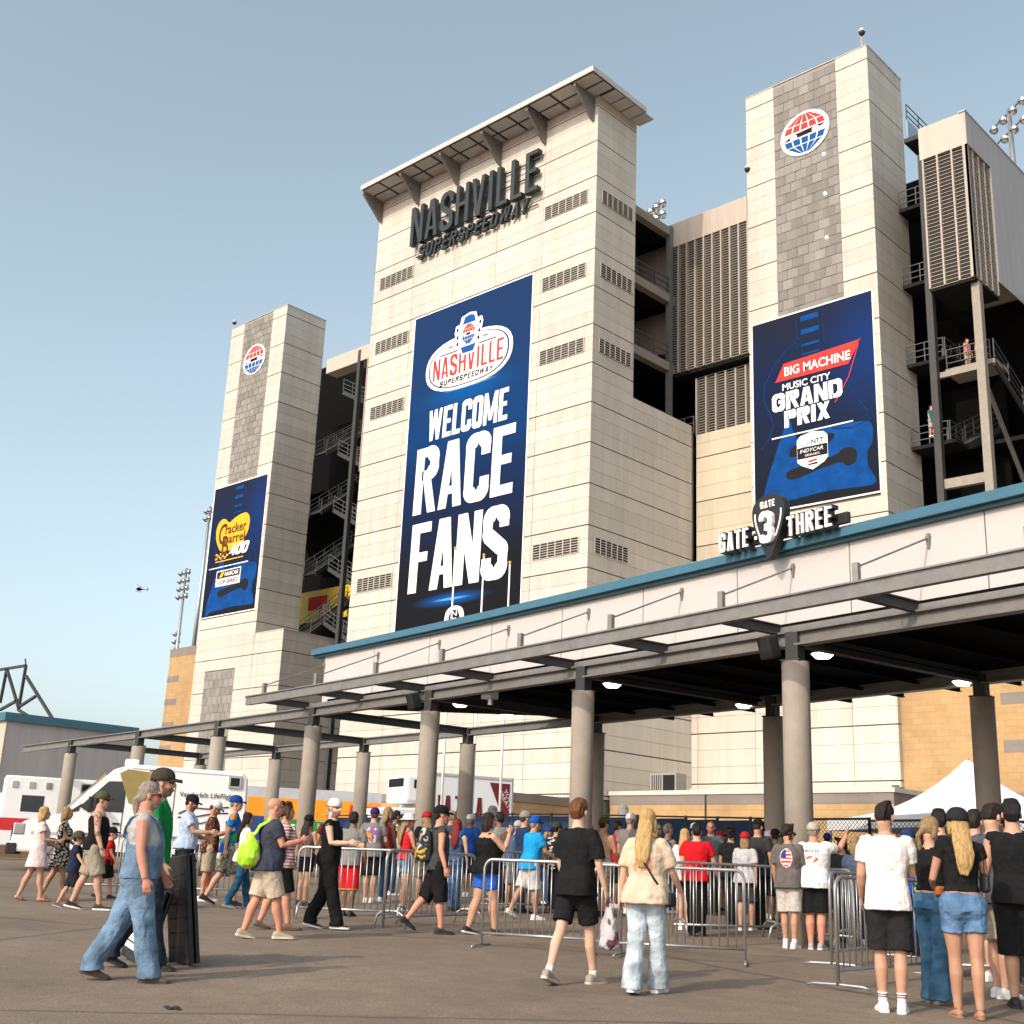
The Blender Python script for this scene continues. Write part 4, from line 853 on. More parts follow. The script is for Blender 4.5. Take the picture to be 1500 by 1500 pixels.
# ------------------------------------------------------------------ gate sign standing on the canopy edge
def gate_sign():
    c = onZ(1137, 785, 6.9); 
    # curve direction at this place
    i = 2; d = CC[1]-CC[3]; d = d/np.linalg.norm(d); nrm = np.array([d[1], -d[0]])
    if nrm @ c[:2] > 0: nrm = -nrm
    t = 2.09; b = cline(t, .10); z0 = 6.55
    fr = lambda u, v, dd: (b[0]+d[0]*u+nrm[0]*dd, b[1]+d[1]*u+nrm[1]*dd, z0+v)
    T = wthing('gate_sign', (b[0], b[1], 6.6), 'black guitar pick sign with white 3 between raised words GATE THREE', 'sign')
    pick = smooth_poly([(0, -.06), (-.15, .16), (-.29, .45), (-.36, .74), (-.31, .93), (-.15, 1.03), (0, 1.05), (.15, 1.03), (.31, .93), (.36, .74), (.29, .45), (.15, .16)], 3)
    o = fixn(MB().prism(pick, 0, .14, fr).build('pick', 'black_paint', T))
    a = [(u*.80, .52+(v-.52)*.80) for u, v in pick]
    for sg in (-1, 1): flat('pick_line', ribbon(sorted([p for p in a if p[0]*sg > .14 and .28 < p[1] < .80], key=lambda p: p[1]), .026), fr, .152, 'letter_white', o)
    letters('small_word', 'GATE', fr, -.155, .82, .31, .12, .024, 'letter_white', o, .14, .152, gap=.25)
    letters('number', '3', fr, -.14, .20, .28, .54, .085, 'letter_white', o, .14, .21, tv=.085)
    fixn(MB().prism([(-1.22, .30), (1.5, .30), (1.5, .47), (-1.22, .47)], -.1, -.02, fr).build('back_bar', 'black_paint', T))
    for w, u, W in (('GATE', -1.12, .66), ('THREE', .40, .92)):
        letters('word_back', w, fr, u-.012, .225, W+.024, .37, .085, 'black_paint', T, -.02, .12, gap=.22); letters('word', w, fr, u, .24, W, .33, .05, 'letter_white', T, .12, .15, gap=.3)
    flat('dash', [[(-.42, .36), (-.36, .36), (-.36, .42), (-.42, .42)]], fr, .03, 'letter_white', T)
gate_sign()
# ------------------------------------------------------------------ flag poles
for k, (x, y, x2) in enumerate(((667, 805, 660), (709, 815, 706), (747, 826, 745))):
    p = onY(x, y, 30.0); z0 = ground_z(p[0], 30.0)
    T = wthing('flag_pole', (p[0], 30, z0), ('leftmost', 'middle', 'rightmost')[k]+' of three bare flag poles rising before the welcome banner', 'flag pole', 'flag poles')
    MB().tube([(p[0], 30, z0), (p[0], 30, p[2])], [.05, .028], 10).build('shaft', 'print_white', T, smooth=True); MB().ball((p[0], 30, p[2]+.05), .055).build('finial', 'print_gold', T, smooth=True); MB().tube([(p[0], 30, z0), (p[0], 30, z0+.12)], .16, 12).build('base', 'galv', T)
# ------------------------------------------------------------------ stadium light masts
def light_mast(base, top, rows, cols, label, wdir=(1, 0, 0), pitch=.85, rpitch=1.0, skip=0):
    T = wthing('light_mast', base, label, 'floodlight', 'stadium floodlights'); b = Vector(base); t = Vector(top); w = Vector(wdir)
    MB().tube([b, t], [.28, .16], 10).build('pole', 'galv', T, smooth=True)
    for r in range(rows):
        z = Vector((0, 0, -.25-r*rpitch)); a = MB().bar(t+z-w*(cols-1)/2*pitch, t+z+w*(cols-1)/2*pitch, .1).build('crossarm', 'steel', T)
        for c in range(cols):
            p = t+z+w*((c-(cols-1)/2)*pitch)+Vector((0, -.12, -.3)); mb = MB(); mb.tube([p+Vector((0, .12, .18)), p+Vector((0, .05, .1)), p, p+Vector((0, -.16, -.18))], [.05, .16, .27, .32], 10)
            mb.build('floodlight', 'chrome', T, smooth=True)
p = onY(1478, 165, 78); light_mast((p[0], 78, 40), (p[0], 78, p[2]+.3), 2, 4, 'floodlight mast above the shaded grey wall at the right edge', (.8, -.6, 0), 1.2, 1.5)
p = onY(960, 298, 64); light_mast((p[0], 64, 36), (p[0], 64, p[2]), 2, 4, 'floodlight mast peeking up behind the wide centre tower', (.9, -.3, 0), .8, .9)
p = onY(276, 832, 80); light_mast((p[0]-.6, 80, 1), (p[0]-.4, 80, p[2]), 4, 3, 'tall floodlight mast left of the leftmost tower', (1, 0, 0), .9, 1.0)
p = onY(308, 742, 76); light_mast((p[0]-.2, 76, 18), (p[0], 76, p[2]), 2, 2, 'thin mast with small lights beside the leftmost tower edge', (1, 0, 0), .8, .9)
p = onY(262, 922, 84); light_mast((p[0], 84, 1), (p[0], 84, p[2]), 3, 2, 'low floodlight cluster peeking above the tan brick wall', (1, 0, 0), .9, 1.0)
# ------------------------------------------------------------------ security cameras on towers
def dome_camera(p, label):
    T = wthing('security_camera', p, label, 'camera', 'tower security cameras'); p = Vector(p)
    MB().tube([p, p+Vector((0, -.1, .9)), p+Vector((.25, -.5, 1.1))], .045, 6).build('arm', 'white_fascia', T); o = MB().tube([p+Vector((.25, -.5, 1.08)), p+Vector((.25, -.5, .85))], [.12, .2], 10).build('housing', 'white_fascia', T); MB().ball(p+Vector((.25, -.5, .8)), .18).build('dome', 'speaker_black', T, smooth=True)
dome_camera((-28.3, YR+.3, 48.05), 'small dome camera on top of the right tower')
dome_camera((-90.7, YR+.2, 47.6), 'small dome camera at the top left of the leftmost tower')
dome_camera((-36.2, YR+.4, 42.2), 'dark dome camera on the left edge of the right tower')
# ------------------------------------------------------------------ helicopter far off in the sky
def helicopter():
    d = ray(204, 863); k = 620/np.linalg.norm(d); c = CAM+d*k
    T = thing('helicopter', c, 'small dark helicopter flying in the pale sky at left', 'helicopter', rz=YAW+math.radians(-28))
    mb = MB(); mb.rings([[(x, .0+ry*math.cos(a), z+rz*math.sin(a)) for a in np.linspace(0, 2*math.pi, 12, endpoint=False)] for x, ry, rz, z in ((-1.9, .15, .2, .25), (-1.2, .6, .6, .1), (0, .8, .85, 0), (1.0, .7, .75, -.1), (1.7, .4, .4, -.25), (1.9, .1, .1, -.3))], 12); mb.build('fuselage', 'dark', T, smooth=True)
    MB().tube([(-1.7, 0, .3), (-5.6, 0, .75)], [.25, .09], 8).build('tail_boom', 'dark', T); MB().prism([(-5.9, .4), (-5.3, .7), (-5.7, 1.9), (-6.1, 1.9)], -.05, .05, lambda u, v, q: (u, q, v)).build('tail_fin', 'dark', T)
    MB().tube([(0, 0, .8), (0, 0, 1.5)], .12, 8).build('mast', 'dark', T)
    for a in (20, 200): MB().bar((0, 0, 1.5), (4.6*math.cos(math.radians(a)), 4.6*math.sin(math.radians(a)), 1.55), .2, .05).build('rotor_blade', 'dark', T)
    for y in (-.75, .75): MB().tube([(-1.3, y, -1.25), (1.5, y, -1.25), (1.8, y, -1.1)], .06, 6).build('skid', 'dark', T); MB().tube([(.5, y*.7, -.6), (.5, y, -1.25)], .05, 6).build('skid_strut', 'dark', T)
helicopter()
# ------------------------------------------------------------------ low building at far left with roof truss
def left_building():
    T = wthing('low_building', (-62, 26, 1.0), 'low grey building with teal roof edge and brown base at far left', 'building')
    # a wall that runs away to the right
    a = onG(30, 1262); Y0 = 27.0
    A = onY(12, 1045, Y0); B = np.array([A[0]-1.0, 47.0, A[2]])
    z0 = A[2]; g = 1.0
    xw = A[0]
    ye = onX(195, 1100, xw)[1]
    solid(T, 'wall', xw-14, xw, Y0, ye, 3.0, z0-.35, 'wall_grey'); solid(T, 'brick_base', xw-14.02, xw+.02, Y0-.02, ye, .8, 3.0, 'brick'); solid(T, 'front_wall', xw-14, xw+.03, Y0-.03, Y0-.001, 3.02, z0-.35, 'wall_plain')
    solid(T, 'roof_edge', xw-14.1, xw+.18, Y0-.2, ye+.1, z0-.35, z0+.05, 'teal'); solid(T, 'awning', xw-9, xw+.6, Y0-2.2, Y0-.2, 3.0, 3.35, 'teal_dark')
    MB().tube([(xw+.6, Y0-1, 3.0), (xw+1.3, Y0-1, 2.9), (xw+1.3, Y0-1, .9)], .07, 8).build('downpipe', 'white_fascia', T)
    K = wthing('roof_truss', (xw-3, Y0+4, z0), 'black triangular steel roof truss standing on the far left building', 'truss')
    P = lambda x, y: onY(x, y, Y0+5)
    def L(a, b, w=.14): MB().bar(P(*a), P(*b), w).build('truss_bar', 'steel_dark', K)
    L((0, 981), (38, 975)); L((38, 975), (27, 1040)); L((10, 980), (0, 1030)); L((10, 980), (27, 1036)); L((38, 990), (80, 1058)); L((27, 1036), (52, 1020)); L((27, 1040), (40, 1048)); L((0, 1040), (27, 1025)); L((38, 975), (37, 965), .06)
left_building()
# ================================================================== fence with screens
def fence():
    A = onG(335, 1283); A = np.array([-35.5, 24.6]); 
    pts = [np.array(cline(t, 8.2)) for t in (7.2, 6, 5, 4, 3.4)]
    T = wthing('screened_fence', (*pts[2], ground_z(*pts[2])), 'dark blue screened fence in front of the trucks', 'fence')
    for a, b in zip(pts[:-1], pts[1:]):
        n = 3
        for i in range(n):
            p = a+(b-a)*i/n; q = a+(b-a)*(i+1)/n; g = ground_z(*p)
            MB().bar((p[0], p[1], g+1.02), (q[0], q[1], g+1.02), .03, 1.85).build('screen_sheet', 'screen_blue', T)
            MB().tube([(p[0], p[1], g), (p[0], p[1], g+2.05)], .04, 8).build('post', 'steel_dark', T)
        MB().tube([(a[0], a[1], ground_z(*a)+2.02), (b[0], b[1], ground_z(*b)+2.02)], .025, 6).build('top_rail', 'steel_dark', T)
    def chain(name, ts, off, label, h=2.0, m='screen_blue', split=1.35):
        P_ = [np.array(cline(t, off)) for t in ts]; K = wthing(name, (*P_[0], ground_z(*P_[0])), label, 'fence')
        for a, b in zip(P_[:-1], P_[1:]):
            g = ground_z(*((a+b)/2)); L_ = np.linalg.norm(b-a); d = (b-a)/L_
            MB().bar((a[0], a[1], g+split/2), (b[0], b[1], g+split/2), .02, split).build('screen_sheet', m, K)
            mb = MB(); s = .11; n = int(L_/s)
            z0, z1 = g+split, g+h; hh = z1-z0
            for i in range(-int(hh/s), n):
                for sg in (1, -1):
                    x0 = i*s; x1 = x0+hh
                    u0, u1 = max(0, x0), min(L_, x1)
                    if u1-u0 < .02: continue
                    za, zb2 = (z0+(u0-x0), z0+(u1-x0)) if sg > 0 else (z1-(u0-x0), z1-(u1-x0))
                    p = a+d*u0; q = a+d*u1; mb.bar((p[0], p[1], za), (q[0], q[1], zb2), .008)
            tag(mb.build('wire_mesh', 'steel_dark', K), kind='stuff')
            MB().tube([(a[0], a[1], g+h), (b[0], b[1], g+h)], .03, 6).build('top_rail', 'steel_dark', K)
            for p in (a, b): MB().tube([(p[0], p[1], g), (p[0], p[1], g+h+.03)], .04, 8).build('post', 'steel_dark', K)
        return K
    chain('chain_link_fence', (3.35, 3.0, 2.6, 2.25), 8.6, 'chain link fence with dark screen behind the queue under the canopy', 2.05, 'screen_blue')
    chain('chain_link_fence', (1.75, 1.4, 1.0), 7.2, 'chain link fence panel left of the white tent', 2.05, 'screen_blue')
    p, q = cline(2.2, 8.7), cline(1.2, 8.7); g = ground_z(*p)
    K = wthing('screen_panel', (*p, g), 'pale blue fence screen panel behind the dark column', 'screen')
    MB().bar((p[0], p[1], g+1.1), (q[0], q[1], g+1.1), .04, 2.1).build('screen_sheet', 'screen_pale', K); MB().bar((p[0], p[1]-.06, g+.62), ((p[0]+q[0])/2, (p[1]+q[1])/2-.06, g+.62), .04, 1.1).build('lower_sheet', 'blue_paint', K)
    for r in (p, q): MB().tube([(r[0], r[1], g), (r[0], r[1], g+2.2)], .04, 8).build('post', 'steel_dark', K)
fence()
for (x, y, lb) in ((722, 1179, 'round topped grey post beside the box truck'), (913, 1177, 'round topped grey post near the low brick wall')):
    p = cline(3.6 if x < 800 else 2.75, 9.4); d = ray(x, y); k = 36/math.hypot(d[0], d[1]); c = CAM+d*k; g = ground_z(c[0], c[1])
    T = wthing('bollard_post', (c[0], c[1], g), lb, 'post', 'round topped posts'); MB().tube([(c[0], c[1], g), (c[0], c[1], c[2]-.15)], .15, 12).build('shaft', 'ac_grey', T, smooth=True); MB().ball((c[0], c[1], c[2]-.16), .152, 12, 8).build('cap', 'ac_grey', T, smooth=True)
# ================================================================== vehicles
def wheel(parent, x, y, r=.36, w=.25, side=1):
    o = MB().tube([(x, y-w/2, r), (x, y+w/2, r)], r, 24).build('wheel', 'rubber', parent)
    yo = y+side*(w/2+.006); mb = MB(); mb.tube([(x, yo-side*.02, r), (x, yo, r)], [r*.64, r*.6], 20); mb.build('rim', 'chrome', o)
    for k in range(6): a = k*math.pi/3; MB().bar((x, yo+side*.008, r), (x+math.cos(a)*r*.55, yo+side*.008, r+math.sin(a)*r*.55), .05, .02).build('spoke', 'dark', o)
    return o
def side_prism(T, name, m, pts, y0, y1, bevel=0):
    o = fixn(MB().prism(pts, y0, y1, lambda u, v, d: (u, d, v)).build(name, m, T))
    if bevel:
        bm = bmesh.new(); bm.from_mesh(o.data); bmesh.ops.bevel(bm, geom=list(bm.edges), offset=bevel, segments=2, affect='EDGES', profile=.6); bm.to_mesh(o.data); bm.free(); o.data.shade_smooth()
        for p in o.data.polygons: p.use_smooth = p.area < .25
    return o
def life_van():
    a = onG(281, 1291); b = onG(30, 1287); c = (a+b)/2; d = b-a; ang = math.atan2(d[1], d[0])
    ang = math.atan2(-RGT[1]-.30*FWD[1], -RGT[0]-.30*FWD[0])
    a = a*np.array([1.13, 1.13, 1])
    # local: +x is the front, +y is the side away from / towards viewer
    T = thing('ambulance', (a[0], a[1], ground_z(a[0], a[1])), 'white van ambulance with gold stripe and LifeFlight lettering parked behind the barriers', 'ambulance', rz=ang)
    s = 1   # visible side
    off = .0
    X = lambda x: x      # rear wheel at x=0
    W = 2.06; ys = 0.95  # near side plane at y = +ys (front points left, viewer sees its left side)
    body = side_prism(T, 'body', 'van_white', [(-1.15, .42), (-1.2, 1.1), (-1.15, 2.55), (-1.0, 2.72), (1.9, 2.76), (2.35, 2.6), (3.0, 1.95), (3.45, 1.42), (4.35, 1.2), (4.62, 1.0), (4.68, .55), (4.55, .4)], -ys, ys, .07)
    for x in (0, 3.72):
        wheel(T, x, ys-.1, .36, .24, 1); wheel(T, x, -ys+.1, .36, .24, -1); MB().tube([(x, ys-.3, .36), (x, ys+.012, .36)], .43, 20).build('wheel_arch', 'rubber', T)
    e = ys+.012
    side_prism(T, 'door_window', 'glass', [(2.0, 1.5), (2.95, 1.5), (3.1, 1.6), (2.45, 2.28), (2.0, 2.3)], e-.02, e); side_prism(T, 'quarter_window', 'glass', [(3.12, 1.48), (3.4, 1.42), (3.05, 1.68)], e-.02, e)
    w = MB(); w.add([(2.5, -.82, 2.45), (2.5, .82, 2.45), (3.4, .86, 1.5), (3.4, -.86, 1.5)], [(0, 3, 2, 1)])
    for i, q in enumerate(w.v): w.v[i] = (q[0]+.06, q[1], q[2]+.05)
    w.build('windscreen', 'glass', T)
    side_prism(T, 'gold_stripe', 'gold_paint', [(1.15, 2.55), (2.0, 2.62), (2.2, 2.5), (1.9, 1.75), (1.05, 1.5)], e-.02, e+.006); side_prism(T, 'black_stripe', 'black_paint', [(.75, 1.5), (.9, 1.48), (1.45, 2.62), (1.3, 2.64)], e-.02, e+.008); side_prism(T, 'star_of_life', 'blue_paint', [(1.0, 1.22), (1.35, 1.22), (1.42, 1.45), (1.35, 1.68), (1.0, 1.68), (.93, 1.45)], e-.02, e+.01)
    for x in (-.8, 1.25):
        o = side_prism(T, 'scene_light', 'chrome', [(x-.17, 2.28), (x+.17, 2.28), (x+.17, 2.6), (x-.17, 2.6)], e, e+.05); side_prism(o, 'lens', 'dark', [(x-.12, 2.33), (x+.12, 2.33), (x+.12, 2.55), (x-.12, 2.55)], e+.05, e+.06)
    fr = lambda u, v, d: (-u, e+d, v)
    textobj('side_lettering', 'Vanderbilt LifeFlight', fr, -.62, 1.95, 1.45, .17, 'black_paint', T, .012, off=.01)
    wing = [smooth_poly([(-.5, 1.55), (-.1, 1.75), (.5, 1.7), (1.0, 1.78), (.5, 1.6), (0, 1.5)], 3)]
    flat('wing_line', ribbon([(-.6, 1.55), (-.25, 1.72), (.2, 1.7), (.7, 1.78)], .03)+ribbon([(-.6, 1.45), (-.1, 1.5), (.35, 1.6), (.7, 1.62)], .03)+ribbon([(-.5, 1.3), (0, 1.32), (.4, 1.45)], .025), fr, .012, 'black_paint', T)
    side_prism(T, 'rocker', 'rubber', [(.5, .38), (3.2, .38), (3.2, .5), (.5, .5)], e-.03, e)
    for x in (2.02, .75): side_prism(T, 'door_seam', 'rubber', [(x-.008, .5), (x+.008, .5), (x+.008, 2.3), (x-.008, 2.3)], e-.02, e+.001)
    MB().bar((2.85, ys, 1.5), (2.85, ys+.3, 1.6), .06).build('mirror_arm', 'rubber', T); MB().box(2.78, 2.9, ys+.25, ys+.45, 1.45, 1.85).build('mirror', 'rubber', T, bevel=.03)
    for x in (1.62, 2.15): side_prism(T, 'door_handle', 'rubber', [(x-.09, 1.18), (x+.09, 1.18), (x+.09, 1.23), (x-.09, 1.23)], e, e+.03)
    side_prism(T, 'belt_trim', 'van_grey', [(-1.1, .86), (4.2, .86), (4.2, .93), (-1.1, .93)], e-.02, e+.006); MB().box(-1.2, -1.13, ys-.2, ys+.005, 1.2, 1.7).build('tail_light', 'red_paint', T); side_prism(T, 'roof_gutter', 'van_grey', [(-1.0, 2.6), (1.9, 2.64), (1.9, 2.66), (-1.0, 2.62)], e-.06, e-.0)
    side_prism(T, 'fuel_flap', 'van_grey', [(1.55, .98), (1.75, .98), (1.75, 1.14), (1.55, 1.14)], e-.02, e+.004)
    # light bar
    lb = MB().box(1.75, 2.1, -.75, .75, 2.74, 2.9).build('light_bar', 'van_white', T, bevel=.03)
    for i in range(5): MB().box(2.1, 2.12, -.7+i*.29, -.5+i*.29, 2.77, 2.87).build('lens', 'chrome', lb)
    # nose
    g = MB(); g.box(4.62, 4.70, -.55, .55, .66, 1.02); g.build('grille', 'black_paint', T)
    for i in range(4): MB().box(4.70, 4.715, -.52, .52, .69+i*.085, .72+i*.085).build('grille_bar', 'chrome', T)
    for y in (-.8, .8): MB().box(4.35, 4.64, y-.14, y+.16, .82, 1.12).build('headlight', 'chrome', T, bevel=.03)
    MB().box(4.5, 4.76, -.98, .98, .34, .62).build('bumper', 'rubber', T, bevel=.04)
life_van()
def box_ambulance():
    p = onG(52, 1272); p = p*np.array([1.42, 1.42, 1]); ang = math.atan2(-RGT[1]-.42*FWD[1], -RGT[0]-.42*FWD[0])
    T = thing('ambulance', (p[0], p[1], ground_z(p[0], p[1])), 'white box ambulance with red stripe at the far left edge', 'ambulance', rz=ang)
    e = 1.12
    side_prism(T, 'module', 'van_white', [(-2.7, .5), (1.55, .5), (1.55, 3.05), (-2.7, 3.05)], -e, e, .06)
    side_prism(T, 'cab', 'van_white', [(1.5, .5), (3.9, .5), (3.95, 1.25), (2.9, 1.4), (2.35, 2.35), (1.5, 2.4)], -1.0, 1.0, .07); side_prism(T, 'cab_window', 'glass', [(1.75, 1.45), (2.7, 1.45), (2.25, 2.15), (1.75, 2.2)], .98, 1.012)
    side_prism(T, 'red_stripe', 'red_paint', [(-2.7, 1.05), (1.56, 1.05), (1.56, 1.5), (-2.7, 1.5)], e-.02, e+.008); MB().box(-2.715, -2.69, -e, e, 1.05, 1.5).build('red_stripe', 'red_paint', T)
    side_prism(T, 'side_window', 'glass', [(.1, 1.75), (.9, 1.75), (.9, 2.35), (.1, 2.35)], e-.02, e+.01)
    for x in (1.2, .6, 0, -.6): side_prism(T, 'marker_lamp', 'chrome', [(x-.1, 2.62), (x+.1, 2.62), (x+.1, 2.85), (x-.1, 2.85)], e, e+.04)
    for x in (-1.35, -2.3): o = side_prism(T, 'scene_light', 'chrome', [(x-.2, 2.55), (x+.2, 2.55), (x+.2, 2.9), (x-.2, 2.9)], e, e+.05); side_prism(o, 'lens', 'dark', [(x-.15, 2.6), (x+.15, 2.6), (x+.15, 2.85), (x-.15, 2.85)], e+.05, e+.06)
    side_prism(T, 'compartment_door', 'van_white', [(-2.4, .6), (-1.5, .6), (-1.5, 2.4), (-2.4, 2.4)], e+.009, e+.02)
    for x in (-1.3, 3.0): wheel(T, x, e-.15, .38, .26, 1); wheel(T, x, -e+.15, .38, .26, -1)
box_ambulance()
DT = FWD*math.cos(math.radians(61))+RGT*math.sin(math.radians(61)); DTA = math.atan2(DT[1], DT[0])
def box_truck():
    # lit side runs from px 628 to 748; local +x along the side to the right, +y away; viewer side at y = 0
    d = ray(626, 1200); k = 46/math.hypot(d[0], d[1]); p = CAM+d*k; g = ground_z(p[0], p[1])
    T = thing('box_truck', (p[0], p[1], g), 'white refrigerated box truck with dark red PIAZZA lettering', 'truck', rz=DTA)
    L_ = 4.1; zt = 3.75
    top = onY(628, 1133, p[1])[2]; zt = CAM[2]+(ray(628, 1133)*k)[2]-g
    # find length so that the right end meets px 748
    lo, hi = 1, 12
    for _ in range(40):
        L_ = (lo+hi)/2; q = proj((p[0]+DT[0]*L_, p[1]+DT[1]*L_, g+3))
        if q[0] < 749: lo = L_
        else: hi = L_
    MB().box(0, L_, 0, 2.5, 1.0, zt).build('box_body', 'van_white', T); MB().box(-.03, L_+.03, -.03, 2.53, zt, zt+.09).build('top_rail', 'van_grey', T); MB().box(-.03, L_+.03, -.03, 2.53, .92, 1.0).build('bottom_rail', 'van_grey', T)
    MB().box(-.06, -.0, -.04, .1, .92, zt+.1).build('corner_post', 'galv', T); MB().box(L_, L_+.06, -.04, .1, .92, zt+.1).build('corner_post', 'galv', T)
    f = lambda u, v, dd: (u, -dd-.003, v)
    s = L_/4.9
    letters('side_name', 'PIAZZA', f, -.1*s, zt-1.6, 3.3*s, .9, .12, 'maroon', T, .0, .012, gap=.42); textobj('side_words', 'SINCE 1953', f, 1.5*s, zt-2.0, 1.5*s, .14, 'maroon', T, .012)
    flat('corner_triangle', [[(3.55*s, zt-.12), (L_-.08, zt-.12), (L_-.08, zt-1.95)][::-1]], f, .012, 'maroon', T)
    for i, (w, r) in enumerate((('YOUR', .2), ('CREATION', 0))):
        c, s_ = math.cos(-.98), math.sin(-.98); fr = lambda u, v, dd, r=r: f(3.98*s+u*c-v*s_+r*.9, zt-.32+u*s_+v*c+r*.35, dd)
        textobj('triangle_words', w, fr, .1 if i else .18, 0, 1.25 if i else .7, .15, 'print_white', T, .024)
    # front with refrigeration unit over the cab, at the left end
    MB().box(-.75, -.02, .35, 2.15, zt-1.05, zt-.02).build('reefer_unit', 'van_white', T, bevel=.12); MB().box(-.45, -.2, .33, .345, zt-.5, zt-.2).build('reefer_vent', 'dark', T); MB().box(-.77, -.745, .6, 1.9, zt-.45, zt-.15).build('reefer_grille', 'dark', T, bevel=.01)
    side = [(-2.3, .6), (-2.3, 1.35), (-2.0, 1.9), (-1.7, 2.35), (-.3, 2.4), (-.3, .6)]
    side_prism(T, 'cab', 'van_white', side, .25, 2.25, .08); side_prism(T, 'cab_window', 'glass', [(-1.85, 1.55), (-.9, 1.55), (-.9, 2.15), (-1.55, 2.15)], .235, .25)
    for x in (-1.5, 2.6, 3.3): wheel(T, x, .25, .45, .28, -1); wheel(T, x, 2.2, .45, .28, 1)
    MB().box(-.3, L_, .8, 1.7, .6, .92).build('chassis', 'dark', T)
box_truck()
def food_trailer():
    d = ray(358, 1200); k = 53/math.hypot(d[0], d[1]); p = CAM+d*k; g = ground_z(p[0], p[1])
    D2 = FWD*math.cos(math.radians(75))+RGT*math.sin(math.radians(75)); ang = math.atan2(D2[1], D2[0])
    T = thing('food_trailer', (p[0], p[1], g), 'orange and green delivery trailer parked behind the columns', 'trailer', rz=ang)
    zt = CAM[2]+(ray(358, 1150)*k)[2]-g; L_ = 5.6
    MB().box(0, L_, 0, 2.5, 1.0, zt).build('box_body', 'van_grey', T)
    f = lambda u, v, dd: (u, -dd-.003, v)
    flat('orange_band', [[(.05, zt-1.15), (L_-.05, zt-1.3), (L_-.05, zt-.42), (.05, zt-.42)]], f, .012, 'orange_paint', T); flat('green_band', [[(1.2, zt-2.2), (L_-1.6, zt-2.2), (L_-1.6, zt-1.32), (1.2, zt-1.22)]], f, .012, 'green_paint', T); flat('dark_band', [[(.05, zt-2.2), (1.18, zt-2.2), (1.18, zt-1.2), (.05, zt-1.17)]], f, .012, 'blue_paint', T)
    flat('red_band', [[(L_-1.5, zt-2.2), (L_-.05, zt-2.2), (L_-.05, zt-.6), (L_-1.3, zt-.55)]], f, .024, 'red_paint', T)
    textobj('trailer_name', 'Sysco', f, 1.25, zt-1.85, 1.5, .55, 'print_white', T, .026, off=.02); textobj('trailer_words', 'heart of', f, 3.0, zt-1.55, .9, .2, 'print_white', T, .026); textobj('trailer_words', 'tomorrow', f, 3.0, zt-1.85, .9, .2, 'print_white', T, .026)
    for x in (.9, 1.9): wheel(T, x, .2, .48, .3, -1); wheel(T, x, 2.3, .48, .3, 1)
    MB().box(0, L_, .7, 1.8, .6, 1.0).build('chassis', 'dark', T)
food_trailer()
# ================================================================== white peaked tent
def tent():
    d = ray(1425, 1250); k = 33/math.hypot(d[0], d[1]); c = CAM+d*k; g = ground_z(c[0], c[1]); zp = CAM[2]+(ray(1425, 1107)*k)[2]; ze = CAM[2]+(ray(1425, 1203)*k)[2]
    T = wthing('event_tent', (c[0], c[1], g), 'white high peaked tent behind the people at the right', 'tent')
    h = 2.5; N_ = 10; mb = MB(); n = 4; ax = [np.array(RGT)*.97+np.array(FWD)*.25, None]; ax[1] = np.array([-ax[0][1], ax[0][0]])
    def P(a, r): return np.array(c[:2])+ax[0]*a[0]*r*h+ax[1]*a[1]*r*h
    cor = [(-1, -1), (1, -1), (1, 1), (-1, 1)]
    per = []
    for i in range(4):
        for j in range(6): f = j/6; per.append((cor[i][0]*(1-f)+cor[(i+1) % 4][0]*f, cor[i][1]*(1-f)+cor[(i+1) % 4][1]*f))
    rr = []
    for k2 in range(N_+1):
        r = 1-k2/N_*.985; z = ze+(zp-ze)*((1-r)**2.5*.82+(1-r)*.18)
        rr.append([(*P(a, r), z-.0) for a in per])
    mb.rings(rr, 24); o = mb.build('canopy', 'tent_white', T, smooth=True)
    mb = MB(); mb.rings([[(*P(a, 1.002), ze-.28+.0) for a in per], [(*P(a, 1.002), ze+.01) for a in per]], 24, cap=False); mb.build('valance', 'tent_white', T)
    for a in cor: p = P(a, .98); MB().tube([(p[0], p[1], g-.05), (p[0], p[1], ze)], .04, 8).build('leg', 'galv', T)
    MB().tube([(c[0], c[1], ze), (c[0], c[1], zp)], .05, 8).build('centre_pole', 'galv', T)
tent()
# ================================================================== crowd barriers
def barrier_mesh():
    B = {}; L_, H, r = 2.3, 1.08, .021; zb = .17
    mb = MB(); c = .13; pts = [(-L_/2, 0, .02), (-L_/2, 0, H-c)]+[(-L_/2+c-c*math.cos(a), 0, H-c+c*math.sin(a)) for a in np.linspace(.2, 1.4, 4)]+[(-L_/2+c, 0, H), (L_/2-c, 0, H)]+[(L_/2-c+c*math.sin(a), 0, H-c+c*math.cos(a)) for a in np.linspace(.2, 1.4, 4)]+[(L_/2, 0, H-c), (L_/2, 0, .02)]
    mb.tube(pts, r, 8); B['frame'] = mb.mesh('frame')
    mb = MB(); mb.tube([(-L_/2, 0, zb), (L_/2, 0, zb)], r*.9, 8); B['bottom_rail'] = mb.mesh('bottom_rail')
    mb = MB(); mb.tube([(0, 0, zb), (0, 0, H-.005)], .0085, 6); B['bar'] = mb.mesh('bar')
    mb = MB(); mb.tube([(0, -.34, .012), (0, -.26, .03), (0, 0, .035), (0, .26, .03), (0, .34, .012)], .016, 6); B['flat_foot'] = mb.mesh('flat_foot')
    mb = MB(); mb.tube([(0, -.26, .012), (0, -.2, .2), (0, -.1, .25), (0, .1, .25), (0, .2, .2), (0, .26, .012)], .019, 8); B['arch_foot'] = mb.mesh('arch_foot')
    for k in B.values(): k.materials.append(MATS['galv']); k.shade_smooth()
    return B
BM = barrier_mesh()
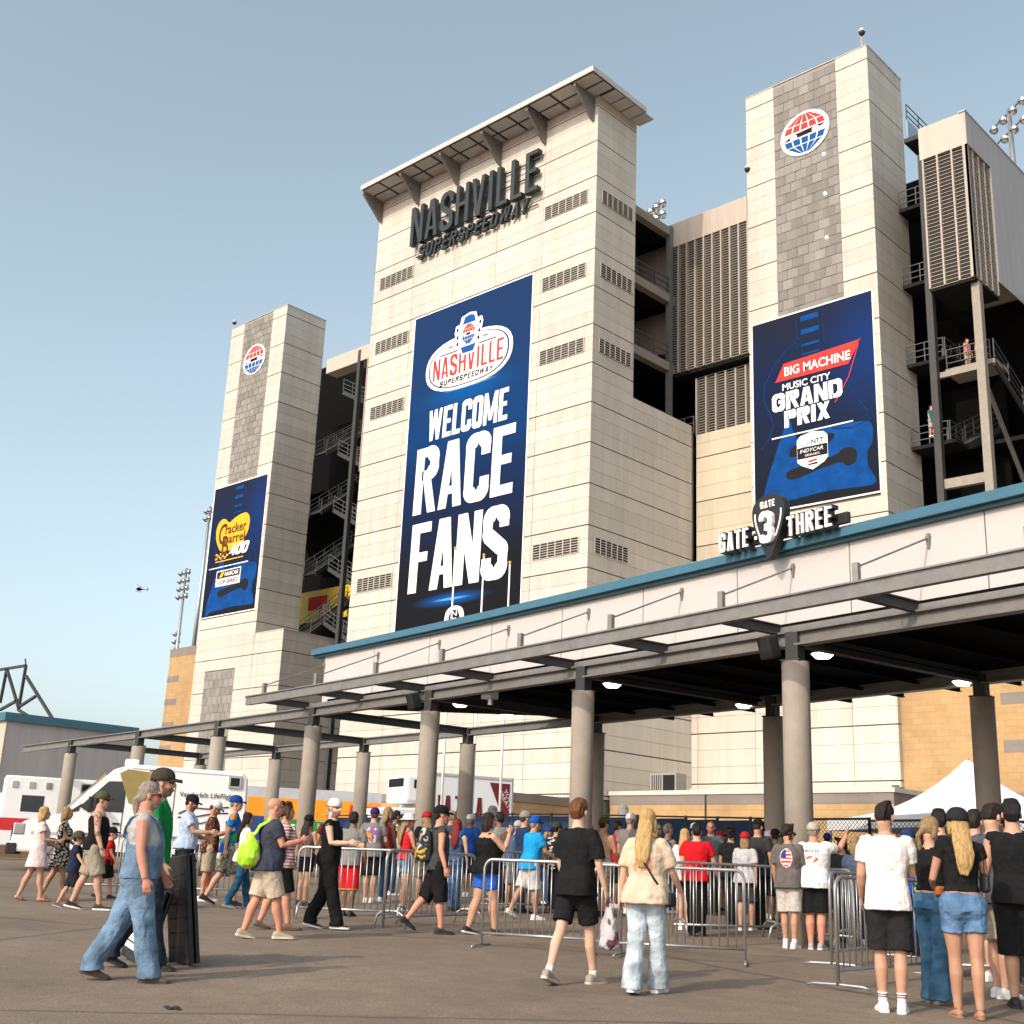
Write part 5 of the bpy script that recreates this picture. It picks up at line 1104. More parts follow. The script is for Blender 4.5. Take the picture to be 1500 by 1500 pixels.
def barrier(px0, px1, label, foot='flat_foot', L0=None):
    """steel crowd barrier whose two posts stand at the given ground pixels"""
    a = onG(*px0); b = onG(*px1); c = (a+b)/2; L_ = float(np.hypot(*(b-a)[:2])); ang = math.atan2(b[1]-a[1], b[0]-a[0]); k = L_/2.3
    if not .8 < k < 1.25:
        k = max(.8, min(1.25, k)); d = (b-a)[:2]/L_; c = a.copy(); c[:2] += d*2.3*k/2
    T = thing('crowd_barrier', (c[0], c[1], ground_z(c[0], c[1])), label, 'barrier', 'steel crowd barriers', rz=ang)
    for nm in ('frame', 'bottom_rail'): o = link(nm, BM[nm], None, T); o.scale = (k, 1, 1)
    n = 17
    for i in range(n): o = link('bar', BM['bar'], None, T); o.location = ((-1.15+2.3*(i+1)/(n+1))*k, 0, 0)
    for sx_ in (-1, 1): o = link(foot, BM[foot], None, T); o.location = (sx_*(1.15 if foot == 'flat_foot' else 1.0)*k, 0, 0)
    return T
barrier((430, 1345), (556, 1352), 'barrier between the man in black sleeveless shirt and the cap woman', 'arch_foot')
barrier((560, 1366), (694, 1352), 'barrier behind the backpack man, left end on an arched foot', 'arch_foot')
barrier((705, 1386), (864, 1398), 'barrier in front of the woman in bright blue shorts')
barrier((868, 1400), (1022, 1409), 'barrier between the teenager in black and the blonde in cream')
barrier((985, 1372), (1130, 1374), 'barrier right behind the person in red shirt', 'arch_foot')
barrier((1140, 1376), (1240, 1392), 'barrier behind the man in white LEGENDS shirt', 'arch_foot')
barrier((1228, 1452), (1372, 1428), 'barrier ending left of the man in white shirt and black shorts')
barrier((1219, 1420), (1330, 1395), 'second barrier parallel behind the one by the man in white')
barrier((1378, 1436), (1500, 1440), 'barrier behind the women at the right edge')
barrier((262, 1316), (338, 1317), 'far barrier beside the van wheel', 'arch_foot')
barrier((90, 1309), (150, 1310), 'far barrier behind the two blonde women', 'arch_foot')
barrier((700, 1340), (820, 1338), 'far barrier behind the man in bright blue polo', 'arch_foot')
barrier((170, 1311), (255, 1313), 'far barrier partly hidden behind the man in overalls', 'arch_foot')
# ================================================================== folding sign boards and litter
def folded_board(px, turn, tilt, label, face, h=1.06, w=.62):
    """folded sandwich board held upright: two ribbed panels side by side with a handle"""
    p = onG(*px); T = thing('sandwich_board', (p[0], p[1], ground_z(p[0], p[1])), label, 'sign board')
    T.rotation_euler = (Matrix.Rotation(tilt, 3, Vector((FWD[0], FWD[1], 0))) @ Matrix.Rotation(YAW*-1*0+math.atan2(RGT[1], RGT[0])+turn, 3, 'Z')).to_euler()
    for s in (-1, 1):
        y0 = s*.03
        o = MB().box(-w/2, w/2, y0-.02, y0+.02, .0, h).build('panel', 'black_paint', T, bevel=.012)
        MB().prism([(-w/2+.05, .1), (w/2-.05, .1), (w/2-.05, h-.14), (-w/2+.05, h-.14)], 0, .004, lambda u, v, d: (u, y0+s*(.02+d), v)).build('face_sheet', face, o)
        for i in range(6): MB().prism([(-w/2+.08, .16+i*.14), (w/2-.08, .16+i*.14), (w/2-.08, .175+i*.14), (-w/2+.08, .175+i*.14)], .005, .011, lambda u, v, d: (u, y0+s*(.02+d), v)).build('rib', 'rubber', o)
        for x in (-w/2+.06, w/2-.06): MB().box(x-.04, x+.04, y0-.025, y0+.025, -.0, .05).build('foot', 'rubber', o)
    MB().tube([(-.12, 0, h-.02), (-.1, 0, h+.06), (.1, 0, h+.06), (.12, 0, h-.02)], .015, 6).build('handle', 'black_paint', T)
    return T
folded_board((270, 1412), math.radians(-56), math.radians(-9), 'tall black folded sandwich board beside the man in the olive cap', 'black_paint')
folded_board((196, 1408), math.radians(-52), math.radians(14), 'white faced folded sandwich board behind the legs of the man in overalls', 'print_white', h=.75, w=.55)
p = onG(253, 1479); T = thing('litter', (p[0], p[1], ground_z(p[0], p[1])), 'small crumpled black scrap lying on the asphalt', 'litter', rz=.5)
mb = MB(); mb.rings([[(x, .02*math.cos(a)*k, .012+.012*k*math.sin(a)+.01*math.sin(x*70)) for a in np.linspace(0, 2*math.pi, 8, endpoint=False)] for x, k in ((-.08, .3), (-.05, 1.0), (-.02, 1.3), (.01, .9), (.04, 1.2), (.075, .4))], 8); mb.build('scrap', 'rubber', T)
# ================================================================== people
TMP = bpy.data.scenes.new('tmp_remesh'); TVL = TMP.view_layers[0]
def remesh(mb, voxel, it=4, fac=.5):
    me = mb.mesh('tmp'); o = bpy.data.objects.new('tmp', me); TMP.collection.objects.link(o)
    r = o.modifiers.new('r', 'REMESH'); r.mode = 'VOXEL'; r.voxel_size = voxel; r.use_smooth_shade = True
    if it: m = o.modifiers.new('s', 'SMOOTH'); m.iterations = it; m.factor = fac
    TVL.update(); dg = TVL.depsgraph; dg.update(); out = bpy.data.meshes.new_from_object(o.evaluated_get(dg))
    TMP.collection.objects.unlink(o); bpy.data.objects.remove(o); bpy.data.meshes.remove(me); return out
def coords(me): a = np.empty(len(me.vertices)*3); me.vertices.foreach_get('co', a); return a.reshape(-1, 3)
def normals(me): a = np.empty(len(me.vertices)*3); me.vertex_normals.foreach_get('vector', a); return a.reshape(-1, 3)
def setco(me, a): me.vertices.foreach_set('co', a.astype(np.float32).ravel()); me.update()
def setcol(me, rgb):
    rgb = np.asarray(rgb, float)
    if rgb.ndim == 1: rgb = np.tile(rgb, (len(me.vertices), 1))
    at = me.color_attributes.new('Col', 'FLOAT_COLOR', 'POINT'); a = np.ones((len(me.vertices), 4)); a[:, :3] = rgb; at.data.foreach_set('color', a.ravel())
def snoise(p, seed, freq, n=6):
    r = np.random.RandomState(seed); out = np.zeros(len(p))
    for i in range(n):
        k = r.randn(3); k *= freq*r.uniform(.6, 1.5)/np.linalg.norm(k); out += np.sin(p@k+r.uniform(0, 6.28)+1.3*np.sin(p@(r.randn(3)*freq*.4)))
    return out/n**.5
def wrinkle(me, seed, amp, freq, zs=.55):
    p = coords(me); n = normals(me); q = p*np.array([1, 1, zs]); d = snoise(q, seed, freq)*amp+np.abs(snoise(q, seed+9, freq*1.7))*-amp*.7
    setco(me, p+n*np.maximum(d, -.55*amp)[:, None])
V3 = lambda *a: np.array(a, float)
def lim(mb, pts, rad, n=12, flat_=None):
    """tapered limb; pts joints, rad radii or (rx, ry)"""
    P = [Vector(p) for p in pts]; rr = []; prev = None
    for i, p in enumerate(P):
        d = (P[min(i+1, len(P)-1)]-P[max(i-1, 0)]).normalized(); u = Vector((0, 1, 0)) if prev is None else prev
        if abs(d.dot(u)) > .96: u = Vector((0, 0, 1))
        x = d.cross(u).normalized(); u = x.cross(d).normalized(); prev = u
        r = rad[i]; rx, ry = (r, r) if np.isscalar(r) else r
        rr.append([p+x*rx*math.cos(2*math.pi*j/n)+u*ry*math.sin(2*math.pi*j/n) for j in range(n)])
    mb.rings(rr, n)
def torso_ring(z, rx, ry, yo, A, n=20, sq=.82):
    out = []
    for j in range(n):
        a = 2*math.pi*j/n; c, s = math.cos(a), math.sin(a)
        out.append(A(V3(rx*abs(c)**sq*math.copysign(1, c), yo+ry*abs(s)**sq*math.copysign(1, s), z)))
    return out
SK = dict(light=(.50, .285, .19), tan=(.40, .215, .135), red=(.52, .24, .16), brown=(.20, .105, .065), pale=(.56, .35, .25))
HAIRC = dict(blond=(.42, .27, .11), dark=(.022, .015, .012), brown=(.07, .036, .018), auburn=(.13, .05, .02), grey=(.25, .21, .17), red=(.16, .02, .015), ash=(.26, .17, .085), black=(.012, .010, .010))
PEOPLE = []
def person(feet, ytop, phi, label, sex='m', skin='light', g=1.0, pose='stand', arms=None, legs=None, lean=0, head=(0, 0), hair=('short', 'brown'), cap=None, top=None, bottom=None, shoes=((.7, .7, .7), (.75, .75, .75)), sock=None, near=False, H=None, seed=None, extras=None, tattoo=False, beard=False, glasses=False, crowd=None):
    seed = seed or len(PEOPLE)*7+3; rs = random.Random(seed)
    gp = onG(*feet); gp[2] = ground_z(gp[0], gp[1])
    if H is None:
        lo, hi = .8, 2.4
        for _ in range(40):
            H = (lo+hi)/2
            if proj((gp[0], gp[1], gp[2]+H))[1] > ytop: lo = H
            else: hi = H
    if crowd or H > 1.96 or H < .9: H = max(.95, min(1.93, H))
    hat = .025 if cap else 0
    s = (H-hat)/1.79; f_ = sex == 'f'; kid = H < 1.4
    # ---------------- pose
    pz = dict(stand=((3, 2), (-3, 2)), walkL=((27, 6), (-22, 18)), walkR=((-22, 18), (27, 6)), stepL=((12, 4), (-11, 10)), stepR=((-11, 10), (12, 4)), contra=((6, 12), (-2, 1)))[pose if pose in ('stand', 'walkL', 'walkR', 'stepL', 'stepR', 'contra') else 'stand']
    if legs: pz = legs
    dfa = dict(stand=((4, 9, 14, .05), (2, 9, 12, .05)), walkL=((-26, 7, 10, .0), (24, 7, 18, .0)), walkR=((24, 7, 18, 0), (-26, 7, 10, 0)), stepL=((-15, 8, 14, .02), (14, 8, 20, .02)), stepR=((14, 8, 20, .02), (-15, 8, 14, .02)), contra=((2, 10, 20, .05), (6, 9, 16, .05)))
    ar = list(dfa.get(pose, dfa['stand']))
    if arms:
        for i in (0, 1):
            if arms[i] is not None: ar[i] = arms[i]
    ln = math.radians(lean); hz = .935
    def A(p):       # torso lean about the hips
        p = np.array(p, float); y, z = p[1], p[2]-hz; c, q = math.cos(ln), math.sin(ln)
        if z < 0: return p
        return V3(p[0], y*c+z*q, hz-y*q+z*c)
    gg = g*1.05; hx = .092 if not f_ else .094
    legs_ = []
    for i, sd in enumerate((-1, 1)):
        f, k = pz[i]; a, b = math.radians(f), math.radians(f-k); hip = V3(sd*hx, 0, hz-.02); kn = hip+.435*V3(0, math.sin(a), -math.cos(a)); kn[0] += sd*-.008; an = kn+.41*V3(0, math.sin(b), -math.cos(b)); an[0] += -sd*.006
        fp = max(0, -(f-k)-8)*.85 if f-k < -8 else (-min(14, (f-k)*.5) if f-k > 14 else 0)
        legs_.append((hip, kn, an, math.radians(fp)))
    def foot_pts(an, fp, sd):
        c, q = math.cos(fp), math.sin(fp); out = lambda y, z, x=0: an+V3(x+sd*.12*y, y*c+z*q, z*c-y*q)   # pitch down by fp
        return out
    # lowest sole point -> ground
    low = 9
    for i, (hip, kn, an, fp) in enumerate(legs_):
        o = foot_pts(an, fp, 0)
        for y in (-.07, .05, .17): low = min(low, o(y, -.085)[2])
    dz = -low
    shx = .172 if f_ else .188
    if kid: shx *= .95
    arms_ = []
    for i, sd in enumerate((-1, 1)):
        f, ab, e, inw = ar[i]; a, b = math.radians(f), math.radians(ab); sh = A(V3(sd*shx, -.005, 1.425))
        d1 = V3(sd*math.sin(b), math.sin(a)*math.cos(b), -math.cos(a)*math.cos(b)); el = sh+.285*d1; t = a+math.radians(e)
        d2 = V3(sd*math.sin(b)*.6-sd*inw, math.sin(t), -math.cos(t)); d2 /= np.linalg.norm(d2); wr = el+.25*d2
        arms_.append((sh, el, wr, d1, d2, t, sd))
    hc = A(V3(0, .022, 1.648)); hy, hp = math.radians(head[0]), math.radians(head[1])
    HM = np.array(Matrix.Rotation(-hy, 3, 'Z') @ Matrix.Rotation(-hp, 3, 'X')); hk = 1.07 if not kid else 1.07/s*min(1.0, s*1.28)
    Hd = lambda p: hc+HM@(np.array(p, float)*hk)
    # ---------------- body, one continuous surface
    mb = MB()
    if not f_: TR = [(.86, .10, .095, 0), (.93, .158, .112, -.004), (1.02, .150, .105, 0), (1.12, .143, .10, .004), (1.24, .158, .112, .002), (1.34, .168, .116, 0), (1.42, .150, .092, -.006), (1.475, .085, .07, -.008), (1.51, .056, .056, -.002)]
    else: TR = [(.86, .10, .10, 0), (.93, .168, .122, -.008), (1.02, .150, .108, 0), (1.11, .122, .09, .004), (1.22, .135, .105, .006), (1.31, .145, .112, .008), (1.41, .132, .084, -.004), (1.465, .076, .062, -.006), (1.51, .047, .048, 0)]
    bel = max(0, gg-1)
    TRs = [(z, rx*(1+(gg-1)*.9), ry*(1+(gg-1)*(1.5 if .95 < z < 1.3 else .9)), yo+(bel*.1 if .95 < z < 1.3 else 0)) for z, rx, ry, yo in TR]
    mb.rings([torso_ring(z, rx, ry, yo, A) for z, rx, ry, yo in TRs], 20)
    if f_:
        for sd in (-1, 1): mb.ball(A(V3(sd*.066, .085, 1.285)), (.058, .05, .055))
    for sd in (-1, 1): mb.ball((sd*.072, -.038, .89), (.078*gg, .078*gg, .085))
    lg = (1.0 if not f_ else 1.04)*(1+(gg-1)*.8)
    for i, (hip, kn, an, fp) in enumerate(legs_):
        sd = (-1, 1)[i]; mid = (hip+kn)/2+V3(sd*.004, .012, 0); calf = kn*.68+an*.32+V3(0, -.016, 0); lo_ = kn*.25+an*.75
        lim(mb, [hip+V3(0, 0, .04), hip*.75+kn*.25, mid, kn*.88+hip*.12, kn, calf, lo_, an+V3(0, -.006, -.01)], [.088*lg, .086*lg, .076*lg, .057*lg, .054*lg, .056*lg, .041*lg, .037])
        o = foot_pts(an, fp, sd); lim(mb, [o(-.055, -.03), o(-.045, -.05), o(.02, -.045), o(.08, -.06), o(.14, -.072), o(.168, -.076)], [(.025, .02), (.033, .033), (.037, .036), (.042, .022), (.038, .012), (.02, .006)])
    hands = []
    for (sh, el, wr, d1, d2, t, sd) in arms_:
        ag = (1 if not f_ else .86)*(1+(gg-1)*.9)
        lim(mb, [sh+V3(-sd*.03, 0, .012), sh+d1*.03, sh*.5+el*.5, el, el*.7+wr*.3, wr], [.05*ag, .055*ag, .046*ag, .038*ag, .039*ag, .026*ag], 10)
        ac = V3(0, math.cos(t), math.sin(t)); ac -= d2*(ac@d2); ac /= np.linalg.norm(ac); nr = np.cross(ac, d2); nr = nr if nr[0]*sd < 0 else -nr     # palm normal faces the body
        W = lambda l, c_, q=0, wr=wr, d2=d2, ac=ac, nr=nr: wr+d2*l+ac*c_+nr*q
        rr = []
        for l, wa, wn_, c0 in ((-.01, .024, .019, 0), (.03, .034, .017, .002), (.065, .041, .016, .002), (.088, .040, .013, 0)):
            rr.append([W(l, c0+wa*math.cos(2*math.pi*j/10), wn_*math.sin(2*math.pi*j/10)) for j in range(10)])
        mb.rings(rr, 10)
        cl = .9 if not (extras and 'grip' in extras) else 1.9
        for j, (c0, ln_) in enumerate(((.030, .068), (.0105, .078), (-.0095, .072), (-.029, .056))):
            p0 = W(.08, c0); a1 = .25*cl; a2 = .75*cl; p1 = p0+(d2*math.cos(a1)+nr*math.sin(a1))*ln_*.5+ac*c0*.10; p2 = p1+(d2*math.cos(a2)+nr*math.sin(a2))*ln_*.5+ac*c0*.06
            lim(mb, [p0, p1, p2], [.0092, .0085, .007], 7)
        p0 = W(.02, .026, .004); p1 = W(.058, .052, .014); p2 = W(.085, .057, .024); lim(mb, [p0, p1, p2], [.013, .0105, .008], 7)
        hands.append(W(.085, 0, .02))
    nk = (.060 if not f_ else .050)*(1+(gg-1)*.6)
    lim(mb, [A(V3(0, -.012, 1.45)), A(V3(0, -.002, 1.53)), Hd((0, -.02, -.06)), Hd((0, -.015, -.02))], [nk*1.25, nk, nk*.98, nk*.9], 12)
    mb.ball(Hd((0, -.014, .036)), np.array((.075, .092, .084))*hk); mb.ball(Hd((0, .024, -.028)), np.array((.059, .066, .078))*hk); mb.ball(Hd((0, .044, -.084)), np.array((.036, .036, .03))*hk)
    lim(mb, [Hd((0, .078, .02)), Hd((0, .097, -.012)), Hd((0, .098, -.03))], [.010*hk, .014*hk, .014*hk], 8)
    for sd in (-1, 1): mb.ball(Hd((sd*.073, -.008, -.01)), np.array((.012, .021, .03))*hk, 8, 6); mb.ball(Hd((sd*.03, .076, .026)), np.array((.024, .012, .009))*hk, 8, 6)
    lim(mb, [Hd((-.026, .080, -.062)), Hd((0, .089, -.06)), Hd((.026, .080, -.062))], [.008*hk, .010*hk, .008*hk], 8)
    vox = (.0078 if near else .0125)/s
    me = remesh(mb, vox, 3 if near else 2, .45)
    p = coords(me); col = np.tile(np.array(SK[skin]), (len(p), 1)); tn = rs.uniform(.9, 1.1); col *= tn
    q = (p-hc)@HM/hk
    hd = (np.abs(q[:, 0]) < .1) & (q[:, 2] > -.13) & (np.abs(q[:, 1]) < .14)
    front = hd & (q[:, 1] > .05)
    lips = front & (np.abs(q[:, 0]) < .026) & (np.abs(q[:, 2]+.062) < .009); col[lips] *= np.array((.85, .55, .55))
    for sd in (-1, 1):
        d = np.hypot((q[:, 0]-sd*.030)/.017, (q[:, 2]-.006)/.009); col[front & (d < 1)] = (.05, .035, .03)
        d = np.hypot((q[:, 0]-sd*.031)/.024, (q[:, 2]-.030)/.006); col[front & (d < 1)] = np.array(HAIRC[hair[1]])*1.2+.01
    if beard: b = hd & (q[:, 1] > -.0) & (q[:, 2] < -.04) & (q[:, 2] > -.14) & ~lips; col[b] = col[b]*.35+np.array(HAIRC[hair[1]])*.6
    if hair[0] == 'bald': b = hd & (q[:, 2] > .04); col[b] *= 1.02
    ch = hd & (np.abs(q[:, 2]+.02) < .03) & (np.abs(q[:, 0]) > .03) & (q[:, 1] > .03); col[ch] *= np.array((1.08, .9, .88))
    if tattoo: m_ = (np.abs(p[:, 0]) > .17) & (snoise(p, seed, 75) > .35) & (p[:, 2] > .85); col[m_] *= .35
    setcol(me, np.clip(col, 0, 1)); 
    p[:, 2] += dz; setco(me, p*s); me.materials.clear(); me.materials.append(MATS['skin']); me.shade_smooth()
    root = bpy.data.objects.new('person', me); COL.objects.link(root); dirn = FWD*math.cos(math.radians(phi))+RGT*math.sin(math.radians(phi))
    root.location = gp; root.rotation_euler = (0, 0, math.atan2(dirn[1], dirn[0])-math.pi/2); tag(root, label, 'person', crowd)
    cv = (.011 if near else .016)/s
    def part(name, mb_, col_, m_='cloth', voxel=cv, it=4, wr_=(.0062, 27), fn=None):
        me_ = remesh(mb_, voxel, it)
        if wr_: wrinkle(me_, seed+len(name), *wr_)
        p_ = coords(me_); c_ = np.tile(np.array(col_, float), (len(p_), 1))
        if fn: c_ = fn(p_, c_)
        setcol(me_, np.clip(c_, 0, 1)); p_ = p_.copy(); p_[:, 2] += dz; setco(me_, p_*s); me_.materials.clear(); me_.materials.append(MATS[m_]); me_.shade_smooth()
        o = bpy.data.objects.new(name, me_); COL.objects.link(o); o.parent = root; return o
    def raw(name, mb_, col_, m_='cloth', smooth=True):
        me_ = mb_.mesh(name); setcol(me_, col_); p_ = coords(me_); p_[:, 2] += dz; setco(me_, p_*s); me_.materials.append(MATS[m_])
        if smooth: me_.shade_smooth()
        o = bpy.data.objects.new(name, me_); COL.objects.link(o); o.parent = root; return o
    def tor(mb_, z0, z1, ea, eb=None, hem=0, strap=False, seat=True):
        """loose tube round the torso between two heights, e = ease"""
        eb = ea if eb is None else eb; zs = [z0]+[z for z, *_ in TRs if z0+.02 < z < z1-.02]+[z1]; rr = []
        for z in zs:
            rx = np.interp(z, [t[0] for t in TRs], [t[1] for t in TRs]); ry = np.interp(z, [t[0] for t in TRs], [t[2] for t in TRs]); yo = np.interp(z, [t[0] for t in TRs], [t[3] for t in TRs])
            if z < .93: rx, ry, yo = TRs[1][1], TRs[1][2], TRs[1][3]
            if z < 1.06 and z0 < .95 and seat: ry += .026; yo -= .018; rx += .004
            k = (z-z0)/max(.01, z1-z0); e = ea+(eb-ea)*k+hem*max(0, 1-k*3)
            if z > 1.45: e = min(e, .008)
            if f_ and 1.2 < z < 1.36: ry += .02; yo += .012
            rr.append(torso_ring(z, rx+e, ry+e*.9, yo, A))
        mb_.rings(rr, 20)
    # ---------------- clothes
    if top:
        kind, tc = top[0], top[1]; fn = top[2] if len(top) > 2 else None; t_ = MB()
        if kind in ('tee', 'polo', 'loose', 'shirt'):
            lo_ = .84 if kind != 'shirt' else .9; e = (.022 if kind != 'loose' else .036)+max(0, gg-1.08)*.09; tor(t_, lo_, 1.495, e+.006, e*.8, .012); fr = {'tee': .62, 'polo': .66, 'loose': .82, 'shirt': .6}[kind]
            for (sh, el, wr, d1, d2, t, sd) in arms_:
                r0 = .070*(1+(gg-1)*.8)*(1 if not f_ else .92); lim(t_, [sh+V3(-sd*.07, 0, .02), sh+V3(-sd*.02, 0, .006), sh+d1*.06, sh*(1-fr)+el*fr], [r0*.8, r0, r0*1.02, r0*(.98 if kind != 'loose' else 1.12)], 14)
            if f_:
                for sd in (-1, 1): t_.ball(A(V3(sd*.066, .088, 1.285)), (.07, .06, .068))
            cl = part('shirt', t_, tc, fn=fn)
        elif kind in ('tank', 'sleeveless', 'crop', 'racer', 'cap_sleeve', 'under'):
            lo_ = {'crop': 1.06, 'racer': .93, 'tank': .88, 'sleeveless': .86, 'cap_sleeve': 1.05, 'under': 1.06}[kind]; e = .018 if kind in ('sleeveless', 'tank') and not f_ else .012; e += max(0, gg-1.08)*.07*(kind in ('tank', 'sleeveless')); tor(t_, lo_, 1.40, e+.006, e)
            if kind in ('sleeveless', 'cap_sleeve', 'under'): tor(t_, 1.30, 1.485, e, .004)
            for sd in (-1, 1):
                w_ = {'tank': .028, 'racer': .02, 'crop': .035, 'sleeveless': .045, 'cap_sleeve': .05, 'under': .045}[kind]; lim(t_, [A(V3(sd*.085, .085, 1.33)), A(V3(sd*.10, .055, 1.42)), A(V3(sd*.105, -.01, 1.458)), A(V3(sd*.095, -.075, 1.41)), A(V3(sd*.07, -.10, 1.32))], [(w_, .03)]*5, 10)
                if kind in ('sleeveless', 'cap_sleeve', 'under'): sh, el, wr, d1 = arms_[0 if sd < 0 else 1][:4]; lim(t_, [sh+V3(-sd*.07, 0, .02), sh+V3(-sd*.01, 0, .008), sh+d1*(.055 if kind == 'sleeveless' else .09)], [.06, .068, .066], 12)
            if f_:
                for sd in (-1, 1): t_.ball(A(V3(sd*.066, .088, 1.285)), (.066, .057, .062))
            part('shirt', t_, tc, fn=fn)
        elif kind == 'dress':
            tor(t_, 1.02, 1.46, .02, .014); rr = [torso_ring(z, rx, ry, 0, A) for z, rx, ry in ((.62, .27, .22), (.72, .25, .20), (.86, .222, .172), (1.0, .19, .142), (1.12, .165, .125))]; t_.rings(rr, 20)
            for (sh, el, wr, d1, d2, t, sd) in arms_: lim(t_, [sh+V3(-sd*.07, 0, .02), sh, sh+d1*.14], [.06, .072, .088], 12)
            part('dress', t_, tc, fn=fn, wr_=(.007, 30))
    if bottom:
        kind, bc = bottom[0], bottom[1]; fn = bottom[2] if len(bottom) > 2 else None; t_ = MB()
        sp = dict(mid=(.80, .02, .03), shorts=(.95, .024, .036), long_shorts=(1.14, .028, .042), mini=(.62, .012, .016), cutoff=(.50, .012, .022), pants=(2.0, .016, .024), jeans=(2.0, .012, .018), flare=(2.0, .010, .05), baggy=(2.0, .028, .045), bike=(.85, .006, .006), board=(1.0, .03, .05))[kind]
        tor(t_, .875, 1.035, .020+sp[1]*.3, .016, seat=False); t_.ball((0, -.01, .865), (.10*gg, .10*gg, .10)); lim(t_, [V3(0, -.02, .78), V3(0, -.02, .83), V3(0, -.02, .90)], [(.05*gg, .06*gg), (.11*gg, .09*gg), (.13*gg, .10*gg)], 14)
        for i, (hip, kn, an, fp) in enumerate(legs_):
            sd = (-1, 1)[i]; L_ = sp[0]; e0, e1 = sp[1], sp[2]; pts = [hip+V3(-sd*.01, 0, .07), hip+V3(0, 0, .0)]; rd = [.108*lg, .098*lg+e0]
            if L_ <= 1: pts += [hip*(1-L_*.5)+kn*(L_*.5), hip*(1-L_)+kn*L_]; rd += [.085*lg+e0, .076*lg+e1]
            elif L_ < 2: k = L_-1; pts += [hip*.5+kn*.5, kn, kn*(1-k)+an*k]; rd += [.079*lg+e0, .064*lg+e1, .062*lg+e1]
            else: pts += [hip*.5+kn*.5, kn, kn*.6+an*.4+V3(0, -.008, 0), an+V3(0, -.004, .05), an+V3(0, .004, -.045)]; rd += [.078*lg+e0, .060*lg+e0, .060*lg+e0*.5+e1*.4, .046*lg+e1, .052*lg+e1*1.15]
            lim(t_, pts, rd, 14)
        for sd in (-1, 1): t_.ball((sd*.073, -.045, .895), (.103*gg, .100*gg, .105))
        part({'pants': 'trousers', 'jeans': 'jeans', 'flare': 'jeans', 'baggy': 'trousers'}.get(kind, 'shorts'), t_, bc, fn=fn, wr_=(.006 if L_ < 2 else .0085, 26))
    # ---------------- shoes
    for i, (hip, kn, an, fp) in enumerate(legs_):
        sd = (-1, 1)[i]; o = foot_pts(an, fp, sd)
        if sock: sm = MB(); lim(sm, [o(-.01, -.05), an+V3(0, -.004, .0), an*.9+kn*.1+V3(0, -.004, 0), an*.8+kn*.2+V3(0, -.006, 0)] if sock[1] == 'high' else [o(-.01, -.05), an+V3(0, -.004, .0), an*.88+kn*.12+V3(0, -.004, 0)], [.040, .039, .040, .044] if sock[1] == 'high' else [.040, .040, .039], 12); so_ = raw('sock', sm, sock[0])
        if sock and sock[1] == 'high':
            for kk, cc_ in ((.145, (.05, .05, .06)), (.10, (.4, .02, .03))): st_ = MB(); c0 = an*(1-kk)+kn*kk+V3(0, -.005, 0); c1 = an*(1-kk-.02)+kn*(kk+.02)+V3(0, -.005, 0); lim(st_, [c0, c1], [.0425+.02*kk, .0425+.02*kk], 14); so2 = raw('sock_stripe', st_, cc_); so2.parent = so_
        if shoes:
            kind = shoes[2] if len(shoes) > 2 else 'sneaker'; sm = MB()
            if kind == 'sandal':
                rr = [[o(y, z, x) for x, z in ((-w, -.085), (w, -.085), (w, -.072), (-w, -.072))] for y, w in ((-.075, .02), (-.05, .036), (.02, .036), (.1, .047), (.165, .04), (.19, .02))]; sm.rings(rr, 4); lim(sm, [o(.09, -.075, -.045), o(.085, -.045, -.025), o(.085, -.038, 0), o(.085, -.045, .025), o(.09, -.075, .045)], [.01]*5, 6); raw('sandal', sm, shoes[0], 'shoe')
            else:
                rr = []
                for y, w, zt in ((-.088, .022, -.035), (-.075, .036, .0), (-.04, .041, .012), (.01, .042, .005), (.06, .047, -.022), (.11, .051, -.036), (.16, .045, -.044), (.19, .024, -.058)):
                    n_ = 12; ring = []
                    for j in range(n_):
                        a_ = 2*math.pi*j/n_; c_, q_ = math.cos(a_), math.sin(a_); ring.append(o(y, (-.085+zt)/2+(zt+.085)/2*abs(q_)**.6*math.copysign(1, q_), w*abs(c_)**.6*math.copysign(1, c_)))
                    rr.append(ring)
                sm.rings(rr, 12); so = raw('shoe', sm, shoes[0], 'shoe'); s2 = MB(); rr = [[o(y, z, x) for x, z in ((-w, -.0865), (w, -.0865), (w*1.03, -.062), (-w*1.03, -.062))] for y, w in ((-.095, .02), (-.08, .038), (-.03, .043), (.03, .044), (.1, .054), (.16, .048), (.198, .024))]; s2.rings(rr, 4); s2o = raw('sole', s2, shoes[1], 'shoe', False); s2o.parent = so
    # ---------------- hair and hat
    st, hcol = hair[0], np.array(HAIRC[hair[1]]); hv = (.009 if near else .012)/s
